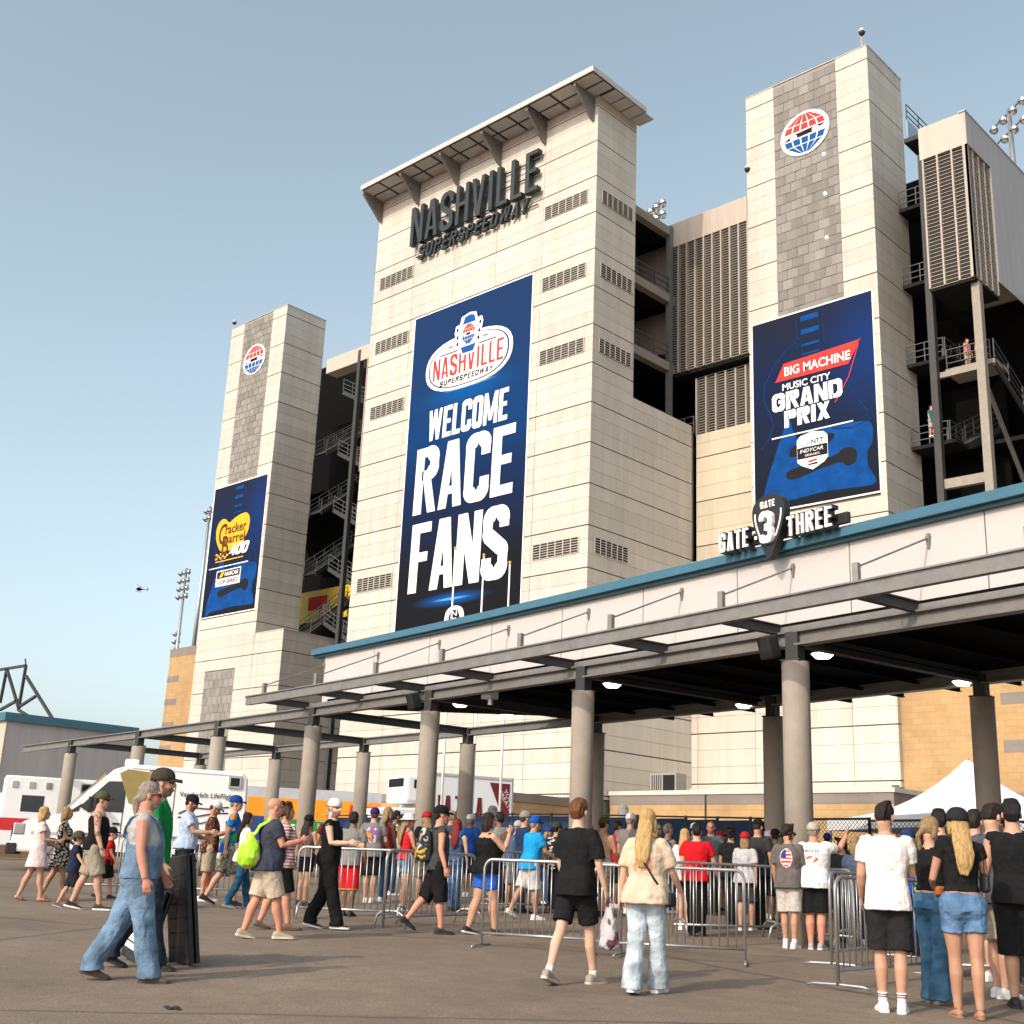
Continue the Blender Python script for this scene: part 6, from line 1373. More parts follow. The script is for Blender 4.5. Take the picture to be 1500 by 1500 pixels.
    if st != 'bald':
        hb = MB(); cf = 1.0 if not cap else .88
        if st in ('short', 'long', 'pony', 'curly', 'braid', 'bob', 'bun'):
            hb.ball(Hd((0, -.022, .052)), np.array((.083, .094, .080))*hk*cf, 14, 10); hb.ball(Hd((0, -.05, .0)), np.array((.074, .058, .075))*hk*cf, 14, 10)
            if st == 'short' and cap: lim(hb, [Hd((0, -.07, .03)), Hd((0, -.088, 0)), Hd((0, -.078, -.062))], [(.07, .024), (.068, .024), (.055, .013)], 14)
            elif st == 'short': lim(hb, [Hd((0, .055, .098)), Hd((0, -.02, .118)), Hd((0, -.085, .07)), Hd((0, -.098, 0)), Hd((0, -.082, -.062))], [(.05, .02), (.066, .026), (.075, .028), (.07, .028), (.055, .014)], 14)
            if st not in ('short', 'pony'):
                for sd in (-1, 1): lim(hb, [Hd((sd*.062, -.005, .05)), Hd((sd*.078, -.012, -.02)), Hd((sd*.074, -.022, -.10))], [(.02, .035), (.02, .036), (.016, .03)], 8)
        bk = lambda x, y, z: A(V3(x, y-.02, z))
        if st == 'long':
            yb = -.125*(1+(gg-1)*1.2)
            lim(hb, [Hd((0, -.06, .03)), Hd((0, -.085, -.06)), bk(0, yb+.03, 1.47), bk(.005, yb, 1.38), bk(0, yb-.005, 1.28), bk(-.01, yb+.005, 1.19)], [(.07, .05), (.082, .045), (.09, .036), (.088, .03), (.075, .026), (.04, .012)], 14)
        if st == 'bob': lim(hb, [Hd((0, -.05, .03)), Hd((0, -.065, -.06)), Hd((0, -.06, -.14)), Hd((0, -.055, -.19))], [(.08, .06), (.092, .06), (.09, .05), (.07, .03)], 14)
        if st == 'pony': lim(hb, [Hd((0, -.095, .0)), Hd((0, -.125, -.04)), Hd((0, -.115, -.12)), Hd((0, -.10, -.2))], [.026, .032, .03, .012], 10)
        if st == 'braid': lim(hb, [Hd((0, -.09, -.02)), Hd((-.05, -.09, -.10)), A(V3(-.075, -.06, 1.46)), A(V3(-.085, .0, 1.40)), A(V3(-.08, .05, 1.33))], [.03, .028, .026, .024, .012], 10)
        if st == 'bun': hb.ball(Hd((0, -.10, .09)), .042*hk)
        if st == 'curly':
            for k in range(16): a_ = rs.uniform(0, 6.28); z_ = rs.uniform(-.08, .12); hb.ball(Hd((.08*math.cos(a_), -.03+.075*math.sin(a_)-.02, z_)), .034*hk, 8, 6)
        def hfn(p_, c_): v = 1+.2*snoise(p_*np.array([1, 1, .08]), seed, 260)[:, None]; return c_*v
        part('hair', hb, hcol, 'hair', hv, 5 if st != 'curly' else 2, (.0022, 190, .10) if st != 'curly' else (.006, 60), hfn)
    if cap:
        cc, back = cap[0], cap[1] if len(cap) > 1 else 1; brimc = cap[2] if len(cap) > 2 else cc; cb = MB(); rr = []; kind = cap[3] if len(cap) > 3 else 'cap'
        for k in range(8):
            t = k/7*math.pi/2; z = .045+.094*math.sin(t); rad = math.cos(t)**.8 if k < 7 else .03
            rr.append([Hd((.092*rad*math.cos(2*math.pi*j/18), -.014+.108*rad*math.sin(2*math.pi*j/18), z)) for j in range(18)])
        rr.insert(0, [Hd((.092*math.cos(2*math.pi*j/18), -.014+.108*math.sin(2*math.pi*j/18), .02)) for j in range(18)]); cb.rings(rr, 18); co_ = raw('cap' if kind == 'cap' else 'hat', cb, cc)
        b2 = MB(); rr = []
        if kind == 'hat':
            b2.rings([[Hd((r_*math.cos(2*math.pi*j/20), -.014+r_*1.12*math.sin(2*math.pi*j/20), z_)) for j in range(20)] for r_, z_ in ((.088, .034), (.15, .012), (.152, .018), (.088, .042))], 20, cap=False)
        else:
            for k in range(6):
                y = .075+.095*k/5; w = .078*math.sqrt(max(.02, 1-(k/5.3)**2.4)); ring = []
                for x, zz in ((-1, 0), (-.5, .008), (0, .011), (.5, .008), (1, 0), (.5, .002), (0, .004), (-.5, .002)): ring.append(Hd((x*w, back*(y)-.014*(1 if back > 0 else -.6), .034-.013*k/5+zz*1.4-abs(x)*.012)))
                rr.append(ring if back > 0 else ring)
            b2.rings(rr, 8)
        bo = raw('brim', b2, brimc); bo.parent = co_; fixn(bo)
    if glasses:
        gm = MB()
        for sd in (-1, 1): gm.ball(Hd((sd*.032, .085, .004)), np.array((.026, .010, .018))*hk, 10, 6); lim(gm, [Hd((sd*.055, .08, .008)), Hd((sd*.08, -.01, .006))], [.004, .004], 6)
        raw('sunglasses', gm, (.015, .015, .015), 'shoe')
    R = dict(root=root, s=s, dz=dz, hands=hands, A=A, Hd=Hd, H=H, gp=gp, seed=seed, part=part, raw=raw, arms=arms_, legs=legs_, TR=TRs)
    PEOPLE.append(R)
    return R
def pworld(R, p):
    """point in the person's own frame -> world"""
    p = np.array(p, float).copy(); p[2] += R['dz']; p *= R['s']; rz = R['root'].rotation_euler[2]; c, q = math.cos(rz), math.sin(rz)
    return V3(R['gp'][0]+p[0]*c-p[1]*q, R['gp'][1]+p[0]*q+p[1]*c, R['gp'][2]+p[2])
def held(R, name, label, cat, mb, col, m='cloth', voxel=None, wr_=None, fn=None):
    """a carried thing, top-level, built in the frame of the person who carries it"""
    me = remesh(mb, voxel, 4) if voxel else mb.mesh(name)
    if wr_: wrinkle(me, R['seed'], *wr_)
    p = coords(me).copy(); c = np.tile(np.array(col, float), (len(p), 1)); 
    if fn: c = fn(p, c)
    setcol(me, np.clip(c, 0, 1)); p[:, 2] += R['dz']; setco(me, p*R['s']); me.materials.clear(); me.materials.append(MATS[m]); me.shade_smooth()
    o = bpy.data.objects.new(name, me); COL.objects.link(o); o.location = R['root'].location; o.rotation_euler = R['root'].rotation_euler; return tag(o, label, cat)
# colour functions for printed clothes (pattern belongs to the cloth)
def splotch(c2, freq=60, th=.2, sd=5):
    def fn(p, c): m = snoise(p, sd, freq) > th; c[m] = c2; return c
    return fn
def multi(cols, freq=45, sd=3):
    def fn(p, c):
        for i, (k, th) in enumerate(cols): m = snoise(p, sd+i*11, freq) > th; c[m] = k
        return c
    return fn
def backprint(fun):
    def fn(p, c): return fun(p, c, p[:, 1] < -.05)
    return fn
def flag_print(p, c, b):
    u, v = p[:, 0]/.085, (p[:, 2]-1.28)/.125; r = b & (u*u+v*v < 1); c[b & (u*u+v*v < 1.22)] = (.6, .58, .55); st = (np.floor((p[:, 2])*38) % 2 == 0); c[r] = (.62, .6, .58); c[r & st] = (.5, .05, .05); c[r & (p[:, 0] < .0) & (v > .0)] = (.03, .05, .2); return c
def logo_print(cols, zc=1.27, w=.11, h=.13, freq=55, sd=2):
    def f2(p, c, b):
        u, v = p[:, 0]/w, (p[:, 2]-zc)/h; r = b & (u*u+v*v < 1)
        for i, (k, th) in enumerate(cols): m = r & (snoise(p, sd+i*7, freq) > th); c[m] = k
        return c
    return backprint(f2)
def words_print(p, c, b):
    m = b & (np.abs(p[:, 2]-1.37) < .016) & (np.abs(p[:, 0]) < .12) & (np.sin(p[:, 0]*150) > -.2); c[m] = (.1, .1, .11); r = b & (np.hypot((p[:, 0])/.09, (p[:, 2]-1.25)/.05) < 1) & (snoise(p, 4, 70) > .1); c[r] = (.45, .12, .08); return c
def denim(p, c): return c*(1+.22*snoise(p, 8, 30)[:, None])*(1+.25*np.exp(-((p[:, 2]-.62)/.18)**2))[:, None]
def hem_stripe(z0, col, w=.02):
    def fn(p, c): c[np.abs(p[:, 2]-z0) < w] = col; return c
    return fn
def socks_u(p, c): return c
BLK = (.014, .014, .015); WHT = (.72, .70, .68); KH = (.36, .29, .20); GRY = (.10, .10, .105); LG = (.46, .45, .43); NAVY = (.018, .028, .06); DEN = (.07, .14, .26)
WS = ((.72, .71, .69), (.75, .74, .72)); BS = ((.016, .016, .018), (.7, .7, .68)); BB = ((.016, .016, .018), (.03, .03, .03)); BRS = ((.10, .06, .035), (.06, .04, .03), 'sandal')
PHONE_R = ((5, 8, 20, .05), (22, 6, 88, .25)); PHONES = ((20, 6, 92, .32), (20, 6, 92, .32))
# ---- foreground
man_ov = person((185, 1438), 1142, 78, 'man with grey ponytail in pale blue denim overalls and grey sleeveless tee walking right', g=1.17, skin='red', pose='walkL', legs=((-19, 6), (14, 2)), arms=((16, 8, 16, .0), (2, 12, 14, .0)), hair=('pony', 'grey'), top=('under', (.36, .36, .36)), bottom=('baggy', (.125, .195, .28), denim), shoes=((.11, .075, .05), (.07, .05, .04)), near=True, beard=True, glasses=True)
cap_man = person((205, 1420), 1122, 84, 'tall man in green tee and olive cap carrying sign boards behind the overalls man', g=1.0, pose='stepL', legs=((-14, 14), (10, 2)), arms=((4, 6, 6, 0), (10, 14, 12, 0)), hair=('short', 'dark'), cap=((.055, .045, .035),), top=('tee', (.012, .20, .055)), bottom=('baggy', (.025, .03, .045), denim), shoes=BB, near=True, beard=True)
boy = person((842, 1442), 1167, 38, 'teenage boy in black tee and black shorts with auburn hair carrying a plastic bag', skin='pale', g=.95, pose='walkR', legs=((-20, 6), (16, 4)), arms=((6, 8, 20, .1), (6, 10, 14, .0)), hair=('short', 'auburn'), top=('loose', BLK), bottom=('mid', BLK), shoes=((.30, .25, .19), (.5, .45, .38)), sock=((.7, .69, .67), 'low'), near=True)
blonde = person((946, 1456), 1185, 24, 'woman with long blonde hair in cream tee and pale wide jeans walking away', 'f', 'light', 1.12, 'stepL', legs=((-10, 6), (12, 6)), arms=((-4, 14, 10, .0), (14, 16, 28, .0)), hair=('long', 'blond'), top=('loose', (.55, .44, .32), logo_print([((.62, .25, .13), .1)], 1.22, .10, .11)), bottom=('flare', (.36, .42, .46), denim), shoes=WS, near=True)
whiteT = person((1308, 1483), 1177, 14, 'man in plain white tee and black shorts looking down with white sneakers', g=1.02, pose='stand', legs=((2, 0), (-2, 2)), arms=((6, 8, 30, .1), (18, 6, 80, .35)), head=(20, 26), hair=('short', 'dark'), top=('tee', (.70, .66, .63)), bottom=('shorts', (.02, .02, .021)), shoes=((.74, .72, .70), (.74, .73, .71)), sock=((.70, .68, .66), 'high'), near=True, beard=True)
braid = person((1374, 1470), 1197, 52, 'woman with blonde braid in black cropped tee and long blue jeans', 'f', 'light', 1.06, 'stand', arms=((20, 6, 95, .3), (26, 4, 100, .35)), head=(6, 22), hair=('braid', 'ash'), top=('cap_sleeve', BLK), bottom=('flare', (.05, .12, .20), denim), shoes=((.3, .22, .18), (.2, .15, .1)), near=True)
crop = person((1420, 1492), 1181, 6, 'woman in dark cap, black cropped top and frayed denim shorts seen from behind', 'f', 'tan', 1.0, 'stand', legs=((4, 2), (-4, 2)), arms=((10, 14, 70, .35), (16, 12, 92, .2)), hair=('long', 'blond'), cap=((.022, .022, .024),), top=('cap_sleeve', BLK), bottom=('cutoff', (.085, .16, .27), denim), shoes=((.3, .17, .1), (.2, .1, .06), 'sandal'), near=True)
edge_man = person((1470, 1462), 1178, 60, 'man in slate tee and khaki shorts near the right edge looking down', g=1.05, skin='light', pose='stand', arms=PHONE_R, head=(0, 28), hair=('short', 'dark'), top=('tee', (.075, .075, .10)), bottom=('shorts', (.34, .29, .22)), shoes=WS, near=True, glasses=True)
person((1502, 1478), 1172, 20, 'person in black sleeveless shirt and black shorts cut by the right edge', g=1.1, skin='light', pose='stand', arms=((4, 14, 40, .1), (4, 10, 20, .1)), hair=('short', 'black'), top=('sleeveless', BLK), bottom=('long_shorts', BLK), shoes=BB, near=True)
# ---- middle ground, left to right
person((46, 1320), 1181, 66, 'blonde woman in short pale pink dress walking right', 'f', 'light', 1.05, 'stepL', legs=((-14, 6), (12, 4)), arms=((10, 8, 60, .2), (14, 8, 70, .2)), hair=('bob', 'blond'), top=('dress', (.62, .50, .48)), shoes=((.12, .08, .06), (.1, .07, .05), 'sandal'))
person((80, 1318), 1181, 80, 'blonde woman in black and cream floral dress walking right', 'f', 'tan', 1.0, 'stepR', legs=((-15, 8), (13, 4)), arms=((14, 8, 40, .1), (20, 8, 75, .1)), hair=('bob', 'ash'), top=('dress', (.02, .02, .022), splotch((.5, .43, .36), 75, .35)), shoes=((.35, .16, .07), (.2, .1, .05), 'sandal'))
person((128, 1333), 1157, 80, 'man in black tank top and camouflage cap with tattooed arms and khaki shorts', g=1.12, skin='light', pose='stepL', legs=((-15, 6), (14, 4)), arms=((4, 12, 8, 0), (8, 14, 14, 0)), hair=('short', 'dark'), cap=((.075, .08, .045), 1, (.06, .062, .04)), top=('tank', BLK), bottom=('shorts', (.30, .26, .20)), shoes=BS, tattoo=True, glasses=True)
person((101, 1331), 1217, 82, 'child in dark navy outfit and dark hat holding a hand', skin='light', pose='stepR', legs=((-16, 10), (15, 4)), arms=((10, 8, 10, 0), (30, 16, 10, 0)), hair=('short', 'brown'), cap=((.07, .065, .045), 1, (.06, .055, .04), 'hat'), top=('tee', NAVY), bottom=('shorts', (.02, .02, .025)), shoes=((.09, .09, .09), (.4, .38, .35)))
person((152, 1316), 1212, 78, 'child in red shirt and black shorts partly behind the tank top man', skin='light', pose='stepL', hair=('short', 'brown'), cap=(BLK,), top=('tee', (.42, .018, .02)), bottom=('shorts', BLK), shoes=BB)
person((263, 1328), 1163, 84, 'man in pale blue shirt and black cap behind the sandwich board', g=1.1, skin='tan', pose='stand', arms=((8, 8, 70, .1), (30, 8, 60, .0)), head=(0, 14), hair=('short', 'black'), cap=(BLK,), top=('shirt', (.36, .45, .58), splotch((.45, .52, .62), 60, .5)), bottom=('pants', (.02, .02, .024)), shoes=BB, glasses=True, beard=True)
person((300, 1320), 1172, 82, 'man in dark patterned shirt, khaki shorts and white cap looking down', skin='red', pose='stand', arms=PHONES, head=(0, 26), hair=('short', 'brown'), cap=((.6, .59, .57), 1, (.05, .06, .07)), top=('tee', (.06, .028, .022), splotch((.28, .12, .09), 80, .5)), bottom=('shorts', KH), shoes=WS, beard=True)
person((330, 1326), 1163, 80, 'person in blue cap and bright multicoloured jersey', skin='light', pose='stepR', legs=((-18, 12), (12, 4)), hair=('short', 'grey'), cap=((.012, .05, .22),), top=('tee', (.02, .10, .42), multi([((.02, .3, .08), .5), ((.65, .63, .6), .6), ((.7, .22, .03), .95)], 22)), bottom=('shorts', (.2, .19, .15), splotch((.08, .09, .06), 60, .2)), shoes=BB)
person((350, 1331), 1190, 70, 'woman with long black hair in white top and dark teal jeans', 'f', 'tan', .98, 'stepL', hair=('long', 'black'), top=('tee', (.68, .67, .68)), bottom=('jeans', (.018, .07, .12), denim), shoes=((.08, .12, .14), (.2, .25, .27)))
bagman = person((384, 1376), 1168, 66, 'bald man in navy tee and khaki shorts with a lime bag on his shoulder', g=1.16, skin='red', pose='walkL', legs=((-13, 6), (16, 4)), arms=((30, 6, 70, .2), (22, 10, 85, .2)), hair=('bald', 'grey'), top=('tee', (.045, .05, .075), logo_print([((.4, .38, .35), .5)], 1.38, .1, .08)), bottom=('shorts', (.46, .39, .30)), shoes=((.38, .31, .21), (.6, .55, .46)), near=True)
person((404, 1362), 1176, 66, 'woman with curly brown hair in red striped shirt beyond the bald man', 'f', 'red', 1.1, 'stepR', hair=('curly', 'brown'), top=('tee', (.3, .03, .04), lambda p, c: np.where((np.sin(p[:, 2]*140) > 0)[:, None], (.55, .52, .5), c)), bottom=('shorts', BLK), shoes=((.16, .1, .07), (.1, .07, .05)))
person((442, 1326), 1192, 24, 'woman with long dark hair in taupe tank, black cap and black shorts', 'f', 'tan', 1.02, 'contra', hair=('long', 'dark'), cap=(BLK,), top=('racer', (.16, .12, .10)), bottom=('mini', BLK), shoes=BB)
blackman = person((475, 1361), 1168, 98, 'man in black sleeveless shirt and trousers with white cap worn backwards holding a phone', g=1.04, skin='pale', pose='walkL', legs=((-10, 12), (14, 2)), arms=((10, 10, 80, .1), (16, 12, 76, .15)), head=(26, 4), hair=('short', 'dark'), cap=((.62, .58, .57), -1, (.05, .05, .06)), top=('sleeveless', BLK), bottom=('baggy', BLK), shoes=BS, near=True, beard=True)
person((508, 1342), 1190, 8, 'person in red basketball shorts with yellow trim behind the barrier', skin='brown', pose='stand', hair=('short', 'black'), top=('tee', (.20, .19, .18)), bottom=('long_shorts', (.5, .015, .02), hem_stripe(.44, (.65, .45, .05), .012)), shoes=BB)
person((540, 1322), 1182, 8, 'man in grey tee with purple back print and purple cap', g=1.1, skin='light', pose='stand', arms=((8, 14, 50, .1), (8, 14, 50, .1)), hair=('short', 'brown'), cap=((.05, .02, .12),), top=('tee', (.17, .165, .165), logo_print([((.35, .08, .35), -.1), ((.6, .56, .55), .5), ((.6, .25, .05), 1.0)], 1.26, .12, .16, 45)), bottom=('shorts', BLK), shoes=WS)
person((590, 1337), 1190, 62, 'woman in white hat, red top and denim shorts behind the barrier', 'f', 'tan', 1.0, 'contra', arms=((8, 8, 40, .1), (14, 8, 60, .2)), head=(30, 0), hair=('long', 'ash'), cap=((.62, .6, .58), 1, (.6, .58, .56), 'hat'), top=('racer', (.5, .02, .025)), bottom=('cutoff', (.08, .14, .22), denim), shoes=WS, sock=((.7, .68, .66), 'low'), glasses=True)
packman = person((636, 1368), 1178, 74, 'man in charcoal tank, black shorts and black cap wearing a patterned backpack', g=1.02, skin='red', pose='stepL', legs=((-18, 22), (6, 2)), arms=((6, 10, 30, .1), (-4, 12, 20, .0)), hair=('short', 'dark'), cap=(BLK,), top=('sleeveless', (.05, .053, .05)), bottom=('long_shorts', BLK), shoes=BB, near=True, glasses=True)
person((664, 1334), 1200, 20, 'woman with red hair in denim overalls behind the barrier', 'f', 'light', 1.0, 'stand', hair=('long', 'red'), top=('racer', (.045, .085, .16), denim), bottom=('jeans', (.05, .10, .19), denim), shoes=BB)
person((708, 1370), 1190, 64, 'woman in black tank top and bright blue shorts holding a hand to her mouth', 'f', 'light', 1.30, 'stepR', legs=((-12, 6), (14, 8)), arms=((36, 10, 105, .15), (45, 12, 118, .2)), hair=('bob', 'dark'), top=('tank', BLK), bottom=('mini', (.03, .12, .52)), shoes=BS, near=True)
person((745, 1334), 1199, 80, 'man in blue grey tee and grey cap leaning on the barrier', skin='red', pose='stand', lean=12, arms=((50, 10, 20, .1), (50, 10, 20, .1)), hair=('short', 'grey'), cap=((.35, .35, .35),), top=('tee', (.06, .09, .16)), bottom=('shorts', (.15, .14, .13)), shoes=BB)
person((764, 1337), 1187, 62, 'man in navy shirt and grey cap behind the bright blue polo', skin='light', pose='stand', hair=('short', 'brown'), cap=((.22, .22, .22),), top=('tee', (.018, .035, .075)), bottom=('pants', (.03, .035, .05)), shoes=BB)
person((774, 1347), 1193, 56, 'man in bright blue polo, blue cap and light grey shorts', g=1.05, skin='tan', pose='stepL', legs=((-18, 14), (8, 2)), lean=6, arms=((20, 8, 40, .1), (24, 10, 40, .1)), hair=('short', 'grey'), cap=((.012, .07, .36),), top=('polo', (.015, .26, .56)), bottom=('shorts', LG), shoes=WS)
person((812, 1338), 1203, 40, 'person in black and white patterned shirt and dark cap by the barrier', skin='tan', pose='stand', hair=('short', 'black'), cap=((.04, .05, .03),), top=('tee', (.02, .02, .02), splotch((.45, .44, .42), 65, .55)), bottom=('pants', BLK), shoes=BB)
person((882, 1342), 1196, 42, 'shirtless man in camouflage shorts and dark cap behind the boy in black', g=1.08, skin='tan', pose='stand', arms=((10, 12, 50, .1), (10, 12, 40, .1)), hair=('short', 'black'), cap=((.06, .05, .02), 1, (.04, .04, .03)), bottom=('long_shorts', (.19, .16, .11), splotch((.08, .08, .05), 60, .2)), shoes=BB)
person((922, 1338), 1190, 30, 'man in grey tee and white cap left of the long haired blonde', g=1.06, skin='red', pose='stand', hair=('short', 'grey'), cap=((.6, .57, .55),), top=('tee', (.20, .185, .18)), bottom=('shorts', (.1, .1, .1)), shoes=WS)
person((1003, 1362), 1214, 24, 'woman with blonde hair in white top left of the red shirt', 'f', 'light', 1.0, 'stand', hair=('long', 'blond'), top=('tee', (.62, .60, .59)), bottom=('mini', BLK), shoes=WS)
person((1021, 1371), 1207, 14, 'person in bright red tee and black trousers with a dark cross strap', g=1.12, skin='light', pose='stand', arms=((6, 12, 30, .05), (14, 18, 20, .0)), hair=('short', 'black'), top=('tee', (.50, .012, .018)), bottom=('pants', BLK), shoes=BB)
person((1042, 1340), 1203, 196, 'bald man in grey shirt facing the camera behind the queue', skin='red', g=1.1, pose='stand', hair=('bald', 'grey'), top=('tee', (.10, .12, .14)), bottom=('pants', BLK), shoes=BB)
person((1072, 1356), 1212, 40, 'person in black with a black backpack in the queue', skin='tan', pose='stand', hair=('curly', 'black'), top=('tee', BLK), bottom=('pants', BLK), shoes=BB)
person((1093, 1363), 1217, 26, 'person in pale grey tee and red cap with a small sling bag', 'f', 'light', 1.0, 'stepR', legs=((-4, 4), (12, 8)), hair=('bob', 'ash'), cap=((.36, .02, .025),), top=('loose', (.42, .42, .43)), bottom=('shorts', (.05, .055, .05)), shoes=((.5, .5, .48), (.6, .6, .58)))
person((1112, 1361), 1199, 36, 'tall man in charcoal shirt and black cap right of the red cap', g=1.02, skin='red', pose='stand', head=(0, 20), hair=('short', 'dark'), cap=(BLK,), top=('tee', (.035, .036, .038)), bottom=('pants', BLK), shoes=BB)
person((1158, 1389), 1208, 28, 'boy with dark wavy hair in grey tee with round flag print and pale shorts', skin='tan', pose='stand', arms=((6, 9, 20, .05), (14, 8, 86, .25)), head=(40, 10), hair=('curly', 'dark'), top=('loose', (.115, .10, .095), backprint(flag_print)), bottom=('shorts', (.44, .40, .36)), shoes=((.66, .63, .58), (.7, .68, .64)), sock=((.7, .68, .66), 'low'), near=True, glasses=True)
legman = person((1196, 1391), 1203, 26, 'man in white tee with printed back, beige cap and black shorts raising one arm', g=1.2, skin='red', pose='contra', legs=((2, 2), (4, 10)), arms=((6, 10, 20, .05), (88, 30, 62, -.05)), hair=('short', 'grey'), cap=((.38, .34, .27),), top=('tee', (.68, .665, .65), backprint(words_print)), bottom=('shorts', BLK), shoes=((.3, .3, .28), (.6, .58, .5)), near=True)
person((1138, 1352), 1213, 20, 'dark haired person in black cap and black shirt left of the wavy haired boy', skin='brown', pose='stand', hair=('short', 'black'), cap=(BLK,), top=('tee', (.02, .018, .018)), bottom=('shorts', BLK), shoes=BB)
person((1238, 1380), 1228, 40, 'person in dark olive shirt between the raised arm and the white tee', skin='tan', pose='stand', hair=('curly', 'dark'), top=('tee', (.03, .035, .03)), bottom=('pants', BLK), shoes=BB)
person((1258, 1385), 1226, 26, 'woman with light brown hair in slate blue top behind the barrier', 'f', 'light', 1.0, 'stepR', hair=('bob', 'ash'), top=('tee', (.075, .095, .15)), bottom=('jeans', (.03, .05, .09), denim), shoes=WS)
person((1338, 1400), 1213, 60, 'person in blue cap and blue lime patterned shirt beside the braid woman', skin='light', pose='stand', hair=('short', 'brown'), cap=((.02, .04, .12),), top=('tee', (.015, .06, .25), splotch((.4, .5, .05), 45, .5)), bottom=('pants', NAVY), shoes=BB)
person((1388, 1430), 1186, 20, 'dark haired man in black behind the braid woman', skin='light', pose='stand', hair=('short', 'black'), top=('tee', BLK), bottom=('pants', BLK), shoes=BB)
person((1442, 1436), 1187, 46, 'dark haired man in dark tee right of the capped woman', skin='light', pose='stand', hair=('short', 'dark'), top=('tee', (.05, .045, .05)), bottom=('shorts', KH), shoes=WS)
person((1494, 1440), 1178, 30, 'person in black cap at the far right behind the slate tee', skin='tan', pose='stand', hair=('short', 'black'), cap=(BLK,), top=('tee', (.03, .03, .035)), bottom=('pants', BLK), shoes=BB)
# ---- the queue farther back, under the canopy
qr = random.Random(21)
TOPC = [('black', BLK), ('charcoal', (.05, .05, .055)), ('navy', NAVY), ('white', (.6, .59, .57)), ('grey', (.22, .22, .22)), ('red', (.36, .02, .025)), ('olive', (.07, .075, .04)), ('royal blue', (.02, .07, .3)), ('maroon', (.14, .015, .025)), ('teal', (.02, .16, .18))]
HATC = [None, None, ('black', BLK), ('white', (.6, .58, .56)), ('grey', (.22, .22, .22)), ('blue', (.02, .05, .2)), ('red', (.35, .02, .02)), None]
WHERE = ['behind the white hat woman', 'behind the backpack man', 'behind the woman in bright blue shorts', 'behind the blue polo', 'behind the boy in black', 'behind the cream tee blonde', 'behind the red tee', 'behind the red cap', 'behind the flag tee boy', 'behind the raised arm man', 'behind the capped woman in taupe', 'behind the purple cap']
XS = [573, 618, 684, 727, 800, 838, 903, 962, 978, 1056, 1128, 1172, 1215, 1272, 655, 475, 560, 860, 1018, 1290]
used = set()
for k, x in enumerate(XS):
    y = qr.uniform(1316, 1330)+(x-750)*.042; tp = TOPC[(k*7+3) % len(TOPC)]; ht = HATC[(k*5+1) % len(HATC)]; fem = k % 3 == 1; hs_ = ('long', ['brown', 'ash', 'black'][k % 3]) if fem else ('short', ['dark', 'brown', 'grey'][k % 3])
    near_ = min(((573, 'near the white hat woman'), (636, 'near the backpack man'), (708, 'near the woman in bright blue shorts'), (775, 'near the blue polo'), (850, 'near the boy in black'), (946, 'near the long haired blonde'), (1021, 'near the bright red tee'), (1093, 'near the red cap'), (1158, 'near the flag tee boy'), (1196, 'near the raised arm man'), (1300, 'near the plain white tee man'), (475, 'near the backwards cap man'), (540, 'near the purple cap')), key=lambda t: abs(t[0]-x))[1]
    lb = f"distant {'woman' if fem else 'man'} in {tp[0]} top{' and '+ht[0]+' cap' if ht else ''} {near_}"
    person((x, y), 0, qr.choice((10, 40, 70, -20, 30, 60)), lb, 'f' if fem else 'm', qr.choice(('light', 'tan', 'red', 'brown')), qr.uniform(.98, 1.14), qr.choice(('stand', 'contra', 'stepL')), hair=hs_, cap=(ht[1],) if ht else None, top=('tee' if k % 4 else 'tank', tp[1]), bottom=(('jeans', (.04, .07, .13)), ('shorts', (.15, .13, .1)), ('shorts', BLK), ('pants', BLK))[k % 4], shoes=(WS, BB)[k % 2], H=qr.uniform(1.6, 1.84), crowd='people queueing under the canopy')
# ---- spectators on the grandstand landing
def landing_person(px, Y, zfoot, label, col, col2):
    p = onY(px, 500, Y); R = person((1200, 1390), 0, 150, label, H=1.75, top=('tee', col), bottom=('shorts', col2), hair=('short', 'brown'), pose='stand', crowd='spectators up on the stair landings'); R['root'].location = (p[0], Y, zfoot); return R
landing_person(1416, 59.6, 27.6, 'spectator in pink shirt standing on the right stair landing', (.5, .22, .2), (.4, .33, .25)); landing_person(1432, 60.0, 27.6, 'spectator in brown shirt on the right stair landing', (.2, .07, .04), (.1, .1, .1)); landing_person(1358, 59.3, 24.2, 'spectator in teal shirt on the lower right stair landing', (.03, .14, .16), (.4, .38, .33))
# ================================================================== carried things
def lime_bag():
    R = bagman; mb = MB(); mb.rings([torso_ring(z, rx, ry, 0, lambda p: p+V3(-.02, -.27, 0), 16) for z, rx, ry in ((.86, .06, .03), (.90, .20, .11), (1.0, .25, .145), (1.12, .23, .12), (1.22, .15, .07), (1.32, .08, .035))], 16)
    lim(mb, [V3(.02, -.26, 1.25), V3(.06, -.18, 1.40), V3(.10, -.06, 1.49), V3(.12, .06, 1.42)], [(.055, .02)]*4, 10); lim(mb, [V3(-.08, -.25, 1.22), V3(-.03, -.17, 1.36), V3(.06, -.04, 1.5)], [(.04, .015)]*3, 8)
    held(R, 'tote_bag', 'crinkled translucent lime green plastic tote on the bald man\'s back', 'bag', mb, (.32, .60, .02), 'shoe', .014, (.009, 42), lambda p, c: np.where((snoise(p, 3, 25) > .7)[:, None], (.5, .5, .12), c))
lime_bag()
